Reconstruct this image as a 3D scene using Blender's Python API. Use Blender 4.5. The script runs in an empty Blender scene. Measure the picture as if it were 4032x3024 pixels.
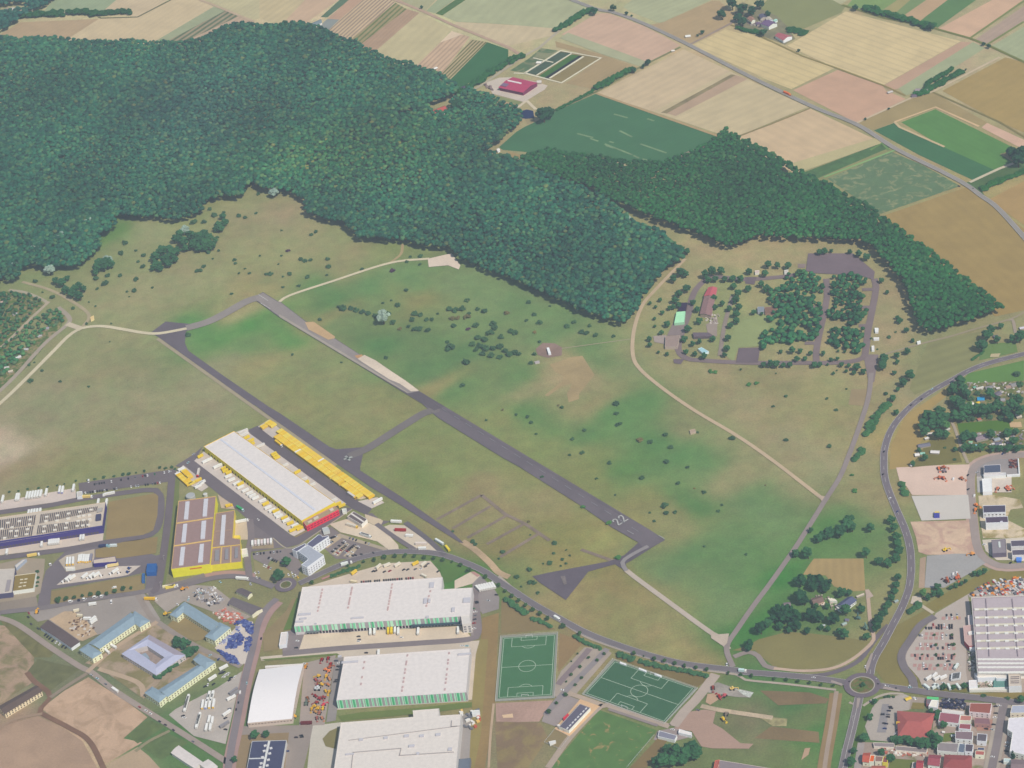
import bpy, math, random
import numpy as np
from mathutils import Matrix, Vector
random.seed(7); RNG=np.random.default_rng(7)
sc=bpy.context.scene; COL=sc.collection
# ---------------------------------------------------------------- camera, sky, sun, exposure
FOC=9318.26; TH=math.radians(34.0715); RO=math.radians(-8.6822); ALT=1657.7
cam=bpy.data.cameras.new('camera'); camo=bpy.data.objects.new('camera',cam); COL.objects.link(camo)
cam.sensor_width=36; cam.lens=36*FOC/4032; cam.clip_start=10; cam.clip_end=40000
_Lx=Vector((1,0,0)); _Ly=Vector((0,math.sin(TH),math.cos(TH))); FWD=Vector((0,math.cos(TH),-math.sin(TH)))
_c,_s=math.cos(RO),math.sin(RO)
RGT=_c*_Lx+_s*_Ly; UP=-_s*_Lx+_c*_Ly
_m=Matrix((RGT,UP,-FWD)).transposed().to_4x4(); _m.translation=(0,0,ALT); camo.matrix_world=_m
sc.camera=camo
world=bpy.data.worlds.new('World'); sc.world=world; world.use_nodes=True
_nt=world.node_tree; _sky=_nt.nodes.new('ShaderNodeTexSky'); _sky.sky_type='NISHITA'; _sky.sun_disc=False
SUN_EL=math.radians(50); SUN_AZ=math.radians(145)
_sky.sun_elevation=SUN_EL; _sky.sun_rotation=SUN_AZ
_nt.links.new(_sky.outputs[0],_nt.nodes['Background'].inputs[0]); _nt.nodes['Background'].inputs[1].default_value=0.1
_l=bpy.data.lights.new('sun','SUN'); _l.energy=4; _l.angle=math.radians(.5); _l.color=(1,.96,.9)
_lo=bpy.data.objects.new('sun',_l); COL.objects.link(_lo)
_lo.rotation_euler=Vector((math.sin(SUN_AZ)*math.cos(SUN_EL),math.cos(SUN_AZ)*math.cos(SUN_EL),math.sin(SUN_EL))).to_track_quat('Z','Y').to_euler()
_lo.location=(0,0,1500)
sc.view_settings.view_transform='Standard'; sc.view_settings.look='None'; sc.view_settings.exposure=0; sc.view_settings.gamma=1
sc.cycles.max_bounces=4; sc.cycles.diffuse_bounces=2; sc.cycles.glossy_bounces=1; sc.cycles.volume_bounces=0
# ---------------------------------------------------------------- survey: sheets of the aerial survey -> ground
SHEET=dict(F=(0,0,4032/2212),A=(0,1800,800/2212),B=(600,1600,1000/2212),C=(0,2300,1000/2212),D=(900,2200,1000/2013),E=(1800,2200,1100/2212),
 G=(2800,2200,700/2111),H=(3300,2250,732/2208),I=(3232,2600,800/2212),J=(3400,1700,632/1747),K=(2500,900,1000/2212),L=(3400,1150,632/1498),
 M=(0,0,1000/2212),N=(1000,0,1000/2212),O=(1600,200,800/2212),P=(2200,0,1000/2212),Q=(3032,0,1000/2212),R=(0,700,1300/2212),S=(1100,900,1500/2212),
 T=(1400,1700,1300/2212),U=(2500,1400,1100/2212),V=(2500,2600,800/2212),W=(2000,500,1500/2212),X=(1050,2080,250/2183),Y=(560,2520,380/1659),Z=(3000,40,160/1896),
 a=(640,1640,360/2212),b=(3780,2030,252/2200),c=(120,2230,440/2212),d=(1060,2340,340/2212),e=(3700,2740,332/1939),f=(2900,20,180/2212))
def ray(x,y):
    return RGT*(x-2016)+UP*(1512-y)+FWD*FOC
def gp(x,y,h=0.0):
    v=ray(x,y); t=(h-ALT)/v.z
    return Vector((v.x*t,v.y*t,h))
def px(c,x,y):
    o=SHEET[c]; return (o[0]+x*o[2],o[1]+y*o[2])
def at(c,x,y,h=0.0): return gp(*px(c,x,y),h)
def mpp(p):  # metres per survey pixel, across, at ground point p
    return ((Vector(p)-Vector((0,0,ALT))).dot(FWD))/FOC
def rd(s,h=0.0):
    cur='F'; out=[]
    for t in s.split():
        if ',' in t: x,y=t.split(',')[:2]; out.append(at(cur,float(x),float(y),h))
        else: cur=t
    return out
def raw(s):
    cur='F'; out=[]
    for t in s.split():
        if ',' in t: out.append((cur,[float(q) for q in t.split(',')]))
        else: cur=t
    return out
def lin(v):
    v=v/255.0
    return v/12.92 if v<=.04045 else ((v+.055)/1.055)**2.4
AIR=((1.813e-05, 0.00607), (2.233e-05, 0.008026), (2.664e-05, 0.01179)); GAIN=((1.0816, -7.479e-05), (1.1096, -7.399e-05), (1.1736, -7.259e-05))
def alb(rgb,d=2650.0,k=1.0):
    "real surface colour of a thing that the survey photo shows as rgb through d metres of hazy air"
    o=[]
    for i in range(3):
        a=AIR[i][0]*d+AIR[i][1]; g=GAIN[i][0]*math.exp(GAIN[i][1]*d)
        o.append(min(.86,max(.012,(lin(rgb[i])-a)/g*k)))
    return tuple(o)
def dist(p): return (Vector(p)-Vector((0,0,ALT))).length
# ---------------------------------------------------------------- materials
MATS={}
def nd(nt,t,**kw):
    n=nt.nodes.new(t)
    for k,v in kw.items(): setattr(n,k,v)
    return n
def mat(col,d=2650,rough=.85,k=1.0,var=.06,ns=.35,name=None,spec=.2,raw_col=False):
    key=('m',tuple(col),round(d/200),rough,k,var,ns,raw_col)
    if key in MATS: return MATS[key]
    c=tuple(col) if raw_col else alb(col,round(d/200)*200,k)
    m=bpy.data.materials.new(name or 'surface'); m.use_nodes=True; nt=m.node_tree; b=nt.nodes['Principled BSDF']
    b.inputs['Roughness'].default_value=rough; b.inputs['Specular IOR Level'].default_value=spec
    if var>0:
        tc=nd(nt,'ShaderNodeTexCoord'); n=nd(nt,'ShaderNodeTexNoise'); n.inputs['Scale'].default_value=ns; n.inputs['Detail'].default_value=4
        nt.links.new(tc.outputs['Object'],n.inputs['Vector'])
        r=nd(nt,'ShaderNodeValToRGB'); e=r.color_ramp.elements
        e[0].position=.3; e[1].position=.7
        e[0].color=(*[x*(1-var) for x in c],1); e[1].color=(*[min(.9,x*(1+var)) for x in c],1)
        nt.links.new(n.outputs['Fac'],r.inputs[0]); nt.links.new(r.outputs[0],b.inputs['Base Color'])
    else: b.inputs['Base Color'].default_value=(*c,1)
    MATS[key]=m; return m
def gmat(col,d,var=.1,ns=.03,stripe=None,col2=None,rough=.95,patch=None):
    "ground cover: two noises, optional parallel rows (angle, period m, strength, sharpness)"
    c=alb(col,d); m=bpy.data.materials.new('ground_cover'); m.use_nodes=True; nt=m.node_tree; b=nt.nodes['Principled BSDF']
    b.inputs['Roughness'].default_value=rough; b.inputs['Specular IOR Level'].default_value=.1
    tc=nd(nt,'ShaderNodeTexCoord')
    def noise(s,det=5,w=0.0):
        n=nd(nt,'ShaderNodeTexNoise'); n.inputs['Scale'].default_value=s; n.inputs['Detail'].default_value=det; n.inputs['Distortion'].default_value=w
        nt.links.new(tc.outputs['Object'],n.inputs['Vector']); return n.outputs['Fac']
    def ramp(f,lo,hi,a,bb):
        r=nd(nt,'ShaderNodeMapRange'); r.inputs['From Min'].default_value=lo; r.inputs['From Max'].default_value=hi; r.inputs['To Min'].default_value=a; r.inputs['To Max'].default_value=bb
        nt.links.new(f,r.inputs['Value']); return r.outputs[0]
    def mul(a,bb):
        q=nd(nt,'ShaderNodeMath',operation='MULTIPLY'); nt.links.new(a,q.inputs[0]); nt.links.new(bb,q.inputs[1]); return q.outputs[0]
    f=mul(ramp(noise(ns,6,.6),.3,.7,1-var,1+var),ramp(noise(ns*14,3),.3,.7,1-var*.55,1+var*.55))
    base=None
    if stripe:
        ang,per,amt,sh=stripe
        mp=nd(nt,'ShaderNodeMapping'); mp.inputs['Rotation'].default_value=(0,0,-ang); nt.links.new(tc.outputs['Object'],mp.inputs['Vector'])
        w=nd(nt,'ShaderNodeTexWave',wave_type='BANDS',bands_direction='Y'); w.inputs['Scale'].default_value=.31416/per; w.inputs['Distortion'].default_value=.35; w.inputs['Detail'].default_value=1; w.inputs['Detail Scale'].default_value=.6
        nt.links.new(mp.outputs[0],w.inputs['Vector'])
        s=ramp(w.outputs['Fac'],*((.0,sh) if sh<1 else (0,1)),0,1)
        if col2:
            mx=nd(nt,'ShaderNodeMix',data_type='RGBA'); c2=alb(col2,d)
            mx.inputs[6].default_value=(*c2,1); mx.inputs[7].default_value=(*c,1); nt.links.new(s,mx.inputs[0]); base=mx.outputs[2]
        else: f=mul(f,ramp(s,0,1,1-amt,1+amt*.25))
    elif col2:
        mx=nd(nt,'ShaderNodeMix',data_type='RGBA'); c2=alb(col2,d)
        lo,hi=patch or (.45,.6)
        mx.inputs[6].default_value=(*c,1); mx.inputs[7].default_value=(*c2,1); nt.links.new(ramp(noise(ns*1.6,7,1.0),lo,hi,0,1),mx.inputs[0]); base=mx.outputs[2]
    hv=nd(nt,'ShaderNodeVectorMath',operation='SCALE')
    if base is None: hv.inputs[0].default_value=c
    else: nt.links.new(base,hv.inputs[0])
    nt.links.new(f,hv.inputs['Scale']); nt.links.new(hv.outputs[0],b.inputs['Base Color'])
    return m
# ---------------------------------------------------------------- mesh helpers
class MB:
    def __init__(s): s.v=[]; s.f=[]; s.mi=[]
    def face(s,pts,mi=0):
        n=len(s.v); s.v+= [tuple(p) for p in pts]; s.f.append(tuple(range(n,n+len(pts)))); s.mi.append(mi)
    def box(s,x0,x1,y0,y1,z0,z1,mi=0,M=None):
        P=[Vector((x,y,z)) for z in (z0,z1) for y in (y0,y1) for x in (x0,x1)]
        if M is not None: P=[M@p for p in P]
        n=len(s.v); s.v+=[tuple(p) for p in P]
        for q in ((0,2,3,1),(4,5,7,6),(0,1,5,4),(2,6,7,3),(0,4,6,2),(1,3,7,5)): s.f.append(tuple(n+i for i in q)); s.mi.append(mi)
    def prism(s,pts,z0,z1,mi=0,top=True,topmi=None):
        n=len(pts)
        for i in range(n):
            a,b=pts[i],pts[(i+1)%n]; s.face([(a[0],a[1],z0),(b[0],b[1],z0),(b[0],b[1],z1),(a[0],a[1],z1)],mi)
        if top: s.face([(p[0],p[1],z1) for p in pts],mi if topmi is None else topmi)
    def cyl(s,c,r,z0,z1,n=16,mi=0,axis='z',r1=None):
        r1=r if r1 is None else r1; A=[];B=[]
        for i in range(n):
            t=2*math.pi*i/n; ca,sa=math.cos(t),math.sin(t)
            if axis=='z': A.append((c[0]+r*ca,c[1]+r*sa,z0)); B.append((c[0]+r1*ca,c[1]+r1*sa,z1))
            else: A.append((c[0]+r*ca,z0,c[1]+r*sa)); B.append((c[0]+r1*ca,z1,c[1]+r1*sa))
        for i in range(n): s.face([A[i],A[(i+1)%n],B[(i+1)%n],B[i]],mi)
        s.face(B,mi); s.face(A[::-1],mi)
    def mesh(s,name,mats):
        me=bpy.data.meshes.new(name); me.from_pydata(s.v,[],s.f)
        for m in mats: me.materials.append(m)
        if len(mats)>1: me.polygons.foreach_set('material_index',s.mi)
        me.update(); return me
def add(name,me,parent=None,loc=(0,0,0),rz=0.0):
    o=bpy.data.objects.new(name,me); COL.objects.link(o)
    if parent is not None: o.parent=parent
    o.location=loc; o.rotation_euler=(0,0,rz); return o
def empty(name,loc,rz=0.0):
    o=bpy.data.objects.new(name,None); COL.objects.link(o); o.location=loc; o.rotation_euler=(0,0,rz); o.empty_display_size=2; return o
def dup(o,loc,rz,sc_=None):
    c=o.copy(); COL.objects.link(c); c.location=loc; c.rotation_euler=(0,0,rz)
    if sc_ is not None: c.scale=sc_
    for ch in list(o.children):
        k=ch.copy(); COL.objects.link(k); k.parent=c
    return c
LABELS=[]
def tag(o,label=None,cat=None,group=None,kind=None,auto=None):
    if label: o['label']=label
    if cat: o['category']=cat
    if group: o['group']=group
    if kind: o['kind']=kind
    if auto: LABELS.append((o,auto))
    return o
def area2(P): return sum(P[i][0]*P[(i+1)%len(P)][1]-P[(i+1)%len(P)][0]*P[i][1] for i in range(len(P)))
def ccw(P): return list(P) if area2(P)>0 else list(P)[::-1]
def inset(P,d):
    P=[Vector((p[0],p[1])) for p in P]; n=len(P); out=[]
    for i in range(n):
        a,b,c=P[i-1],P[i],P[(i+1)%n]; e1=(b-a).normalized(); e2=(c-b).normalized()
        n1=Vector((-e1.y,e1.x)); n2=Vector((-e2.y,e2.x)); k=n1+n2
        k=k/max(.35,k.length_squared/2.0); out.append(b+k*d)
    return out
LV=.2
SLOTS={}
def level(lvl,P):
    "height for a sheet: its level, plus a few millimetres where it overlaps sheets of the same level"
    bb=(min(p[0] for p in P),max(p[0] for p in P),min(p[1] for p in P),max(p[1] for p in P)); L=SLOTS.setdefault(lvl,[])
    used={k for b,k in L if b[0]<bb[1] and b[1]>bb[0] and b[2]<bb[3] and b[3]>bb[2]}; k=0
    while k in used: k+=1
    L.append((bb,k)); return lvl*LV+min(k,18)*.008
def patch(name,lvl,s,col,label=None,var=.08,ns=.03,stripe=None,col2=None,pt=None,parent=None,kind='structure',m=None,d=None):
    P=ccw(rd(s) if isinstance(s,str) else s)
    cx=sum((p for p in P),Vector())/len(P)
    if stripe and isinstance(stripe[0],str):
        q=rd(stripe[0]); stripe=(math.atan2(q[1].y-q[0].y,q[1].x-q[0].x),)+tuple(stripe[1:])
    mm=m or gmat(col,d or dist(cx),var,ns,stripe,col2,patch=pt)
    me=bpy.data.meshes.new(name); z=level(lvl,P); me.from_pydata([(p.x,p.y,z) for p in P],[],[tuple(range(len(P)))]); me.materials.append(mm)
    o=add(name,me,parent)
    if parent is None: tag(o,label,None,None,kind)
    return o
def spline(P,step=8.0,closed=False):
    P=[Vector((p.x,p.y)) for p in P]; n=len(P); out=[]
    for i in range(n if closed else n-1):
        p1,p2=P[i],P[(i+1)%n]; p0=P[i-1] if (i>0 or closed) else p1*2-p2; p3=P[(i+2)%n] if (i+2<n or closed) else p2*2-p1
        k=max(1,int((p2-p1).length/step))
        for j in range(k):
            t=j/k; out.append(.5*((2*p1)+(p2-p0)*t+(2*p0-5*p1+4*p2-p3)*t*t+(3*p1-p0-3*p2+p3)*t**3))
    if not closed: out.append(P[-1])
    return out
def offs(P,d,closed=False):
    n=len(P); out=[]
    for i in range(n):
        a=P[i-1] if (i>0 or closed) else P[i]; b=P[(i+1)%n] if (i<n-1 or closed) else P[i]
        t=(b-a).normalized(); out.append(P[i]+Vector((-t.y,t.x))*d)
    return out
def strip_mesh(mb,P,o0,o1,z,closed=False,mi=0):
    A=offs(P,o0,closed); B=offs(P,o1,closed); n=len(P)
    for i in range(n if closed else n-1):
        j=(i+1)%n; mb.face([(*A[i],z),(*A[j],z),(*B[j],z),(*B[i],z)],mi)
def road(name,lvl,s,w,col,label=None,smooth=True,closed=False,lines=None,var=.07,edge=None,col2=None):
    P0=rd(s) if isinstance(s,str) else s
    P=spline(P0,6,closed) if smooth else [Vector((p.x,p.y)) for p in P0]
    mb=MB(); z0=level(lvl,P); strip_mesh(mb,P,-w/2,w/2,z0,closed)
    c=P0[len(P0)//2]; o=add(name,mb.mesh(name,[gmat(col,dist(c),var,.05,col2=col2)])); tag(o,label,None,None,'structure')
    if lines:
        mk=MB(); z=lvl*LV+.17
        for kind,off,lw in lines:
            if kind=='solid': strip_mesh(mk,P,off-lw/2,off+lw/2,z,closed)
            else:
                q=spline([Vector((p.x,p.y,0)) for p in P],3,closed); on,per=kind; k=0
                while k+on<len(q): strip_mesh(mk,q[k:k+on+1],off-lw/2,off+lw/2,z); k+=per
        if mk.f:
            add('road_markings',mk.mesh('road_markings',[mat((205,205,205),dist(c),var=.1)]),o)
    return o
# ---------------------------------------------------------------- terrain with the meadow's own colours
GC="""100,900,146,143,118 50,1000,152,140,115 250,780,145,143,115 300,870,148,145,118 450,850,150,146,120 350,950,150,143,118 150,1010,138,140,108 300,690,150,148,118 470,800,150,147,120 8,978,186,168,150 60,985,148,142,116
400,600,150,148,118 300,500,150,150,120 550,480,152,146,118 620,470,158,148,122 700,520,148,148,116 420,470,145,150,115 590,570,148,146,115 750,560,150,146,115 520,660,158,150,118 850,540,140,148,110 300,640,150,147,118 240,500,120,145,105 530,630,158,150,115 460,610,150,150,118
560,700,110,148,102 470,720,114,148,104 620,720,118,148,105 520,760,125,146,108 560,780,158,148,115 700,800,140,143,110 650,860,143,142,108 750,900,140,140,108 850,880,145,143,108 730,960,138,140,105 430,710,116,146,106 640,790,140,143,110
900,950,136,142,105 900,1030,130,138,100 1000,1000,138,142,105 1050,1070,150,140,110 1150,1100,150,142,110 1250,1150,142,138,100 1000,1150,142,135,105 1100,1170,140,132,100 1250,1200,145,138,100 1320,1160,152,145,105 850,1000,140,143,108
700,640,115,140,105 800,620,118,142,108 900,640,140,138,105 750,700,128,140,108 820,740,110,138,104 700,690,150,143,110 900,600,125,145,110 1000,620,130,145,112 1100,650,125,143,110 900,800,115,138,105 1000,760,115,138,105 1000,850,118,140,105 950,840,150,142,108 1100,800,120,140,105 1080,900,140,142,105 1200,830,165,150,122 1210,790,162,150,120 1290,870,150,145,112 1300,760,125,143,108 1200,700,125,145,110 1150,900,113,140,103 1250,950,110,138,102 1350,900,112,140,103 1400,950,108,140,102 1450,1000,112,140,103 1350,1000,112,138,100 1300,1020,140,140,102 1200,1000,142,143,105 1400,1090,140,140,102 1150,970,140,145,105 1430,1130,145,140,108
1500,1080,108,138,100 1500,1200,118,142,105 1600,1200,118,142,105 1650,1100,122,142,108 1450,1230,125,142,108 1550,1300,125,143,108 1700,1090,120,140,105 1400,870,112,140,103 1380,790,135,145,112 1500,1000,115,140,104
1500,850,148,142,112 1600,870,155,145,118 1650,830,148,142,112 1750,870,150,145,112 1600,1000,150,145,115 1700,950,158,147,120 1800,900,150,145,112 1770,1000,155,148,120 1550,800,160,148,120 1700,1020,150,145,115 1430,800,150,146,115 1600,1030,148,143,113 1500,940,140,141,110
1880,900,160,148,118 1850,1000,150,145,115 1900,1030,152,142,112 1870,1080,150,142,112 1930,800,165,150,120 1870,720,155,145,118 1900,650,160,148,120 2000,780,140,143,112 1960,850,150,145,118 2050,740,145,143,115 1980,930,165,148,108 1960,980,165,150,110 2100,730,150,145,115
1480,600,160,150,120 1600,530,168,155,125 1700,540,165,152,122 1420,650,155,150,118 1400,700,150,148,115 1640,640,160,155,120 1620,700,145,155,118 1560,650,145,150,115 1440,760,155,148,116 1750,760,160,150,120
1250,1300,150,138,105 1350,1300,148,138,105 1450,1380,150,142,108 1300,1250,145,135,100 1200,1320,150,140,108 1500,1420,158,146,110 1150,1300,150,138,110 1100,1350,140,132,105 1080,1300,115,133,96 1040,1450,150,140,108 1060,1600,138,130,108 1220,1420,150,138,110 980,1235,100,132,92 600,1330,140,135,108
1750,1400,140,140,108 1700,1250,92,135,92 1650,1380,92,132,90 1780,1150,108,138,98 1850,1120,118,140,104 1940,1400,140,135,102 1960,1440,140,135,100 1800,1420,145,140,110 1740,1330,110,132,98 1620,1350,95,132,92
1700,1500,95,130,95 1650,1550,130,125,105 1750,1550,118,128,98 1720,1620,122,128,98 1780,1600,95,135,92 1600,1480,100,130,95 1550,1500,120,128,100 1900,1330,150,142,112 2000,1330,140,138,105 1820,1520,125,135,100 1880,1600,110,132,98 2000,1560,120,125,105 2100,1620,125,122,108
100,1420,125,128,108 50,1350,112,125,98 300,1580,108,128,100 400,1600,103,128,96 150,1300,140,135,110 230,1460,118,125,105 580,1370,140,135,105 290,1420,128,128,112 200,1600,190,165,140 60,1600,165,140,125
1200,250,168,156,128 1100,30,192,182,150 1800,380,150,150,118 2000,300,165,152,122 1350,230,168,156,128 2150,450,165,152,115 300,80,192,180,150 700,40,195,180,152 1500,100,185,168,138 2100,150,178,165,138 1350,30,178,170,140"""
def _gc(x,y,r,g,b):
    t=min(1,max(0,(g-r)/25)); return (x,y,r+3-9*t,g+5-5*t,b+6-6*t)
GCP=[_gc(*v) for v in (tuple(float(v) for v in t.split(',')) for t in GC.split())]
def build_ground():
    cp=[]; cc=[]
    for x,y,r,g,b in GCP:
        p=at('F',x,y); cp.append((p.x,p.y)); cc.append(alb((r,g,b),dist(p)))
    cp=np.array(cp); cc=np.array(cc)
    xs=np.arange(-1050,1051,10.0); ys=np.arange(1640,4001,10.0)
    gx,gy=np.meshgrid(xs,ys); P=np.stack([gx.ravel(),gy.ravel()],1)
    col=np.zeros((len(P),3))
    for i in range(0,len(P),4000):
        q=P[i:i+4000]+0; q=q+14*np.stack([np.sin(q[:,1]*.045+q[:,0]*.02),np.sin(q[:,0]*.05-q[:,1]*.03)],1)
        dd=((q[:,None,:]-cp[None])**2).sum(2)+300.0; w=1/dd**1.7
        col[i:i+4000]=(w[:,:,None]*cc[None]).sum(1)/w.sum(1)[:,None]
    nx,ny=len(xs),len(ys); V=[(x,y,0.0) for x,y in P]; idx=np.arange(nx*ny).reshape(ny,nx)
    F=np.stack([idx[:-1,:-1],idx[:-1,1:],idx[1:,1:],idx[1:,:-1]],-1).reshape(-1,4).tolist()
    # outer skirt to the horizon
    n=len(V); B=6000.0; x0,x1,y0,y1=xs[0],xs[-1],ys[0],ys[-1]
    V+=[(-B,-B,0),(B,-B,0),(B,B+2500,0),(-B,B+2500,0)]; c=[0,nx-1,nx*ny-1,nx*ny-nx]
    bot=list(idx[0,:]); rgt=list(idx[:,-1]); top=list(idx[-1,::-1]); lef=list(idx[::-1,0])
    F+= [[n,n+1]+[int(i) for i in bot[::-1]],[n+1,n+2]+[int(i) for i in rgt[::-1]],[n+2,n+3]+[int(i) for i in top[::-1]],[n+3,n]+[int(i) for i in lef[::-1]]]
    me=bpy.data.meshes.new('ground'); me.from_pydata(V,[],F)
    a=me.color_attributes.new('grass','FLOAT_COLOR','POINT'); full=np.ones((len(V),4)); full[:len(P),:3]=col; full[len(P):,:3]=col.mean(0); a.data.foreach_set('color',full.ravel())
    m=bpy.data.materials.new('meadow'); m.use_nodes=True; nt=m.node_tree; b=nt.nodes['Principled BSDF']; b.inputs['Roughness'].default_value=1; b.inputs['Specular IOR Level'].default_value=.05
    at_=nd(nt,'ShaderNodeAttribute',attribute_name='grass'); tc=nd(nt,'ShaderNodeTexCoord'); prev=None
    for s,amp,dt in ((.012,.09,6),(.06,.10,5),(.5,.16,3)):
        n1=nd(nt,'ShaderNodeTexNoise'); n1.inputs['Scale'].default_value=s; n1.inputs['Detail'].default_value=dt; n1.inputs['Distortion'].default_value=.5; nt.links.new(tc.outputs['Object'],n1.inputs['Vector'])
        r=nd(nt,'ShaderNodeMapRange'); r.inputs['From Min'].default_value=.3; r.inputs['From Max'].default_value=.7; r.inputs['To Min'].default_value=1-amp; r.inputs['To Max'].default_value=1+amp; nt.links.new(n1.outputs['Fac'],r.inputs['Value'])
        if prev is None: prev=r.outputs[0]
        else:
            q=nd(nt,'ShaderNodeMath',operation='MULTIPLY'); nt.links.new(prev,q.inputs[0]); nt.links.new(r.outputs[0],q.inputs[1]); prev=q.outputs[0]
    # dry and lush tufts shift the hue
    n2=nd(nt,'ShaderNodeTexNoise'); n2.inputs['Scale'].default_value=.022; n2.inputs['Detail'].default_value=8; n2.inputs['Roughness'].default_value=.65; nt.links.new(tc.outputs['Object'],n2.inputs['Vector'])
    rr=nd(nt,'ShaderNodeValToRGB'); e=rr.color_ramp.elements; e[0].position=.36; e[0].color=(.92,1.03,.95,1); e[1].position=.66; e[1].color=(1.07,.99,1.03,1); nt.links.new(n2.outputs['Fac'],rr.inputs[0])
    mx=nd(nt,'ShaderNodeMix',data_type='RGBA',blend_type='MULTIPLY'); mx.inputs[0].default_value=1; nt.links.new(at_.outputs['Color'],mx.inputs[6]); nt.links.new(rr.outputs[0],mx.inputs[7])
    sv=nd(nt,'ShaderNodeVectorMath',operation='SCALE'); nt.links.new(mx.outputs[2],sv.inputs[0]); nt.links.new(prev,sv.inputs['Scale']); nt.links.new(sv.outputs[0],b.inputs['Base Color'])
    me.materials.append(m); o=add('ground',me); tag(o,'dry meadow and open ground of the old airfield',None,None,'structure')
build_ground()
# ---------------------------------------------------------------- fields beyond the wood
def field(s,col,stripe=None,label=None,lvl=1,**k):
    m=sum(col)/3; q=.8 if col[1]>=col[0] else .88; col=tuple(m+(c-m)*q for c in col); col=tuple(c*(.965 if m>140 else 1) for c in col)
    if stripe and 'col2' not in k: stripe=tuple(stripe[:2])+(stripe[2]*.75,)+tuple(stripe[3:])
    return patch('field',lvl,s,col,label,stripe=stripe,**k)
sA='M 860,165 520,380'; sN='N 950,0 610,300'; sP='P 1090,430 330,810'; sQ='Q 1660,360 985,740'; sQ2='Q 570,590 985,740'
field('M -60,340 175,195 860,165 520,385 520,440 -60,440',(188,168,142),(sA,9,.05,1))
field('M 520,385 870,160 1200,153 1490,0 1520,-40 1700,-40 1860,60 1300,390 1230,440 520,440',(208,191,160),(sA,12,.05,1))
field('M 1300,390 1860,60 1965,92 1380,400 1300,440',(166,176,146))
field('M 1380,400 1965,92 2085,140 1480,425 1380,440',(108,128,112),(sA,11,.2,1),col2=(165,155,138))
field('M 1480,425 2085,140 2215,192 2215,250 1750,400 1600,460',(195,174,154),(sA,10,.12,1))
field('M 370,112 500,-40 1060,-40 890,104',(160,178,148),(sA,8,.06,1))
field('M 890,104 1060,-40 1520,-40 1430,20 1200,150 1130,140',(206,189,161),(sA,8,.06,1))
field('M 1720,-40 2260,-40 2260,160 2212,172 1880,42',(197,190,156),(sA,10,.06,1))
field('N 0,-60 500,-60 230,225 0,135',(203,189,155),(sA,14,.1,1))
field('N 500,-60 790,-60 740,0 500,165 420,260 230,228',(207,181,157),(sA,12,.04,1))
field('N 580,150 790,-40 880,-40 640,152',(108,134,118))
field('N 530,262 640,165 745,172 610,300',(150,160,160),(sN,4,.06,1),label='pale plastic covered seed beds')
field('N 640,165 870,-40 990,-40 745,172',(196,166,146),(sN,6,.06,1))
field('N 610,300 990,-40 1150,-40 1232,24 780,400',(206,186,157),(sN,7,.2,.6),col2=(150,135,130))
field('N 780,400 1232,24 1332,80 880,425',(170,160,130),(sN,9,.2,.7),col2=(118,132,108))
field('N 880,425 1332,80 1442,112 1025,475',(186,161,141),(sN,7,.1,1))
field('N 1025,475 1442,112 1720,250 1620,372 1385,600',(199,189,154),(sN,16,.06,1))
field('N 1622,368 1722,272 1822,302 1702,392',(221,201,176))
field('N 1385,600 1622,372 1812,302 1880,322 1600,695',(208,182,157),(sN,8,.2,.6),col2=(176,155,140))
field('N 1590,695 1890,345 2032,368 1680,725',(190,175,145),(sN,6,.2,.8),col2=(110,118,95))
field('N 1680,725 2032,368 2215,432 2215,565 1870,725 1790,790',(84,129,104),(sN,5,.08,1))
field('N 1210,-40 1620,-40 1490,96 1400,70',(180,180,146)); field('N 1500,96 1640,-40 1800,-40 1580,116',(166,179,146))
field('N 1582,118 1810,-40 1905,-40 1640,136',(102,133,104)); field('N 1642,138 1910,-40 2300,-40 P 135,0 290,82 120,180 -10,250 N 2215,215 1762,190',(180,186,151),(sN,18,.06,1))
field('N 1762,192 2215,218 P 60,235 -10,300 N 2215,402 1742,218',(206,191,161),(sN,15,.06,1))
field('P 25,300 330,118 430,115 740,225 1060,395 730,580 400,432',(208,179,159),(sP,14,.05,1))
field('P 10,332 80,286 400,402 785,545 715,582 380,475',(178,182,150),lvl=2)
field('P -30,360 380,478 700,592 330,785 60,725 370,508 -20,410',(178,160,130),('P 700,590 330,785',9,.04,1))
field('P 330,812 1090,432 1492,620 820,972',(208,189,159),(sP,15,.07,1))
field('P 820,972 1492,620 1622,682 2172,932 1540,1197 1440,1182',(204,189,156),('P 1540,1195 2172,932',16,.06,1))
field('P 890,982 1500,650 1542,656 945,990',(148,140,118),lvl=2,var=.2); field('P 945,988 1542,656 1645,690 1020,1012',(188,165,145),lvl=2)
field('Q -300,1207 350,947 972,1242 215,1512 -60,1372',(212,188,156),('Q 350,947 972,1242',15,.06,1))
field('Q 140,1440 950,1192 978,1246 226,1516',(195,186,146),lvl=2)
field('O 1010,1050 1200,882 1290,828 1420,768 1600,668 2060,470 P 330,822 1392,1192 1180,1312 1060,1382 960,1452 800,1476 0,1350 O 1050,1080',(90,133,109),(sP,7,.06,1),var=.07)
for s in ('P 480,995 600,1028','P 770,1035 830,1055','P 530,1140 640,1195','P 275,1208 345,1232','P 410,1268 480,1292','P 710,1255 940,1335','P 650,1355 700,1380','P 730,1385 840,1420','P 440,1235 480,1245','P 160,1165 300,1200','P 400,1255 640,1350'):
    road('field_streak',2,s,3.4,(128,152,126),smooth=False,var=.2)
for s in ('P 240,1365 420,1395','P 420,1400 700,1440','P 480,1425 640,1450'): road('field_streak',2,s,8,(172,166,140),smooth=False,var=.25)
field('P 560,60 690,-40 1420,-40 912,192 872,200 640,110',(181,187,152),('P 1390,0 912,192',12,.07,1))
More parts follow.
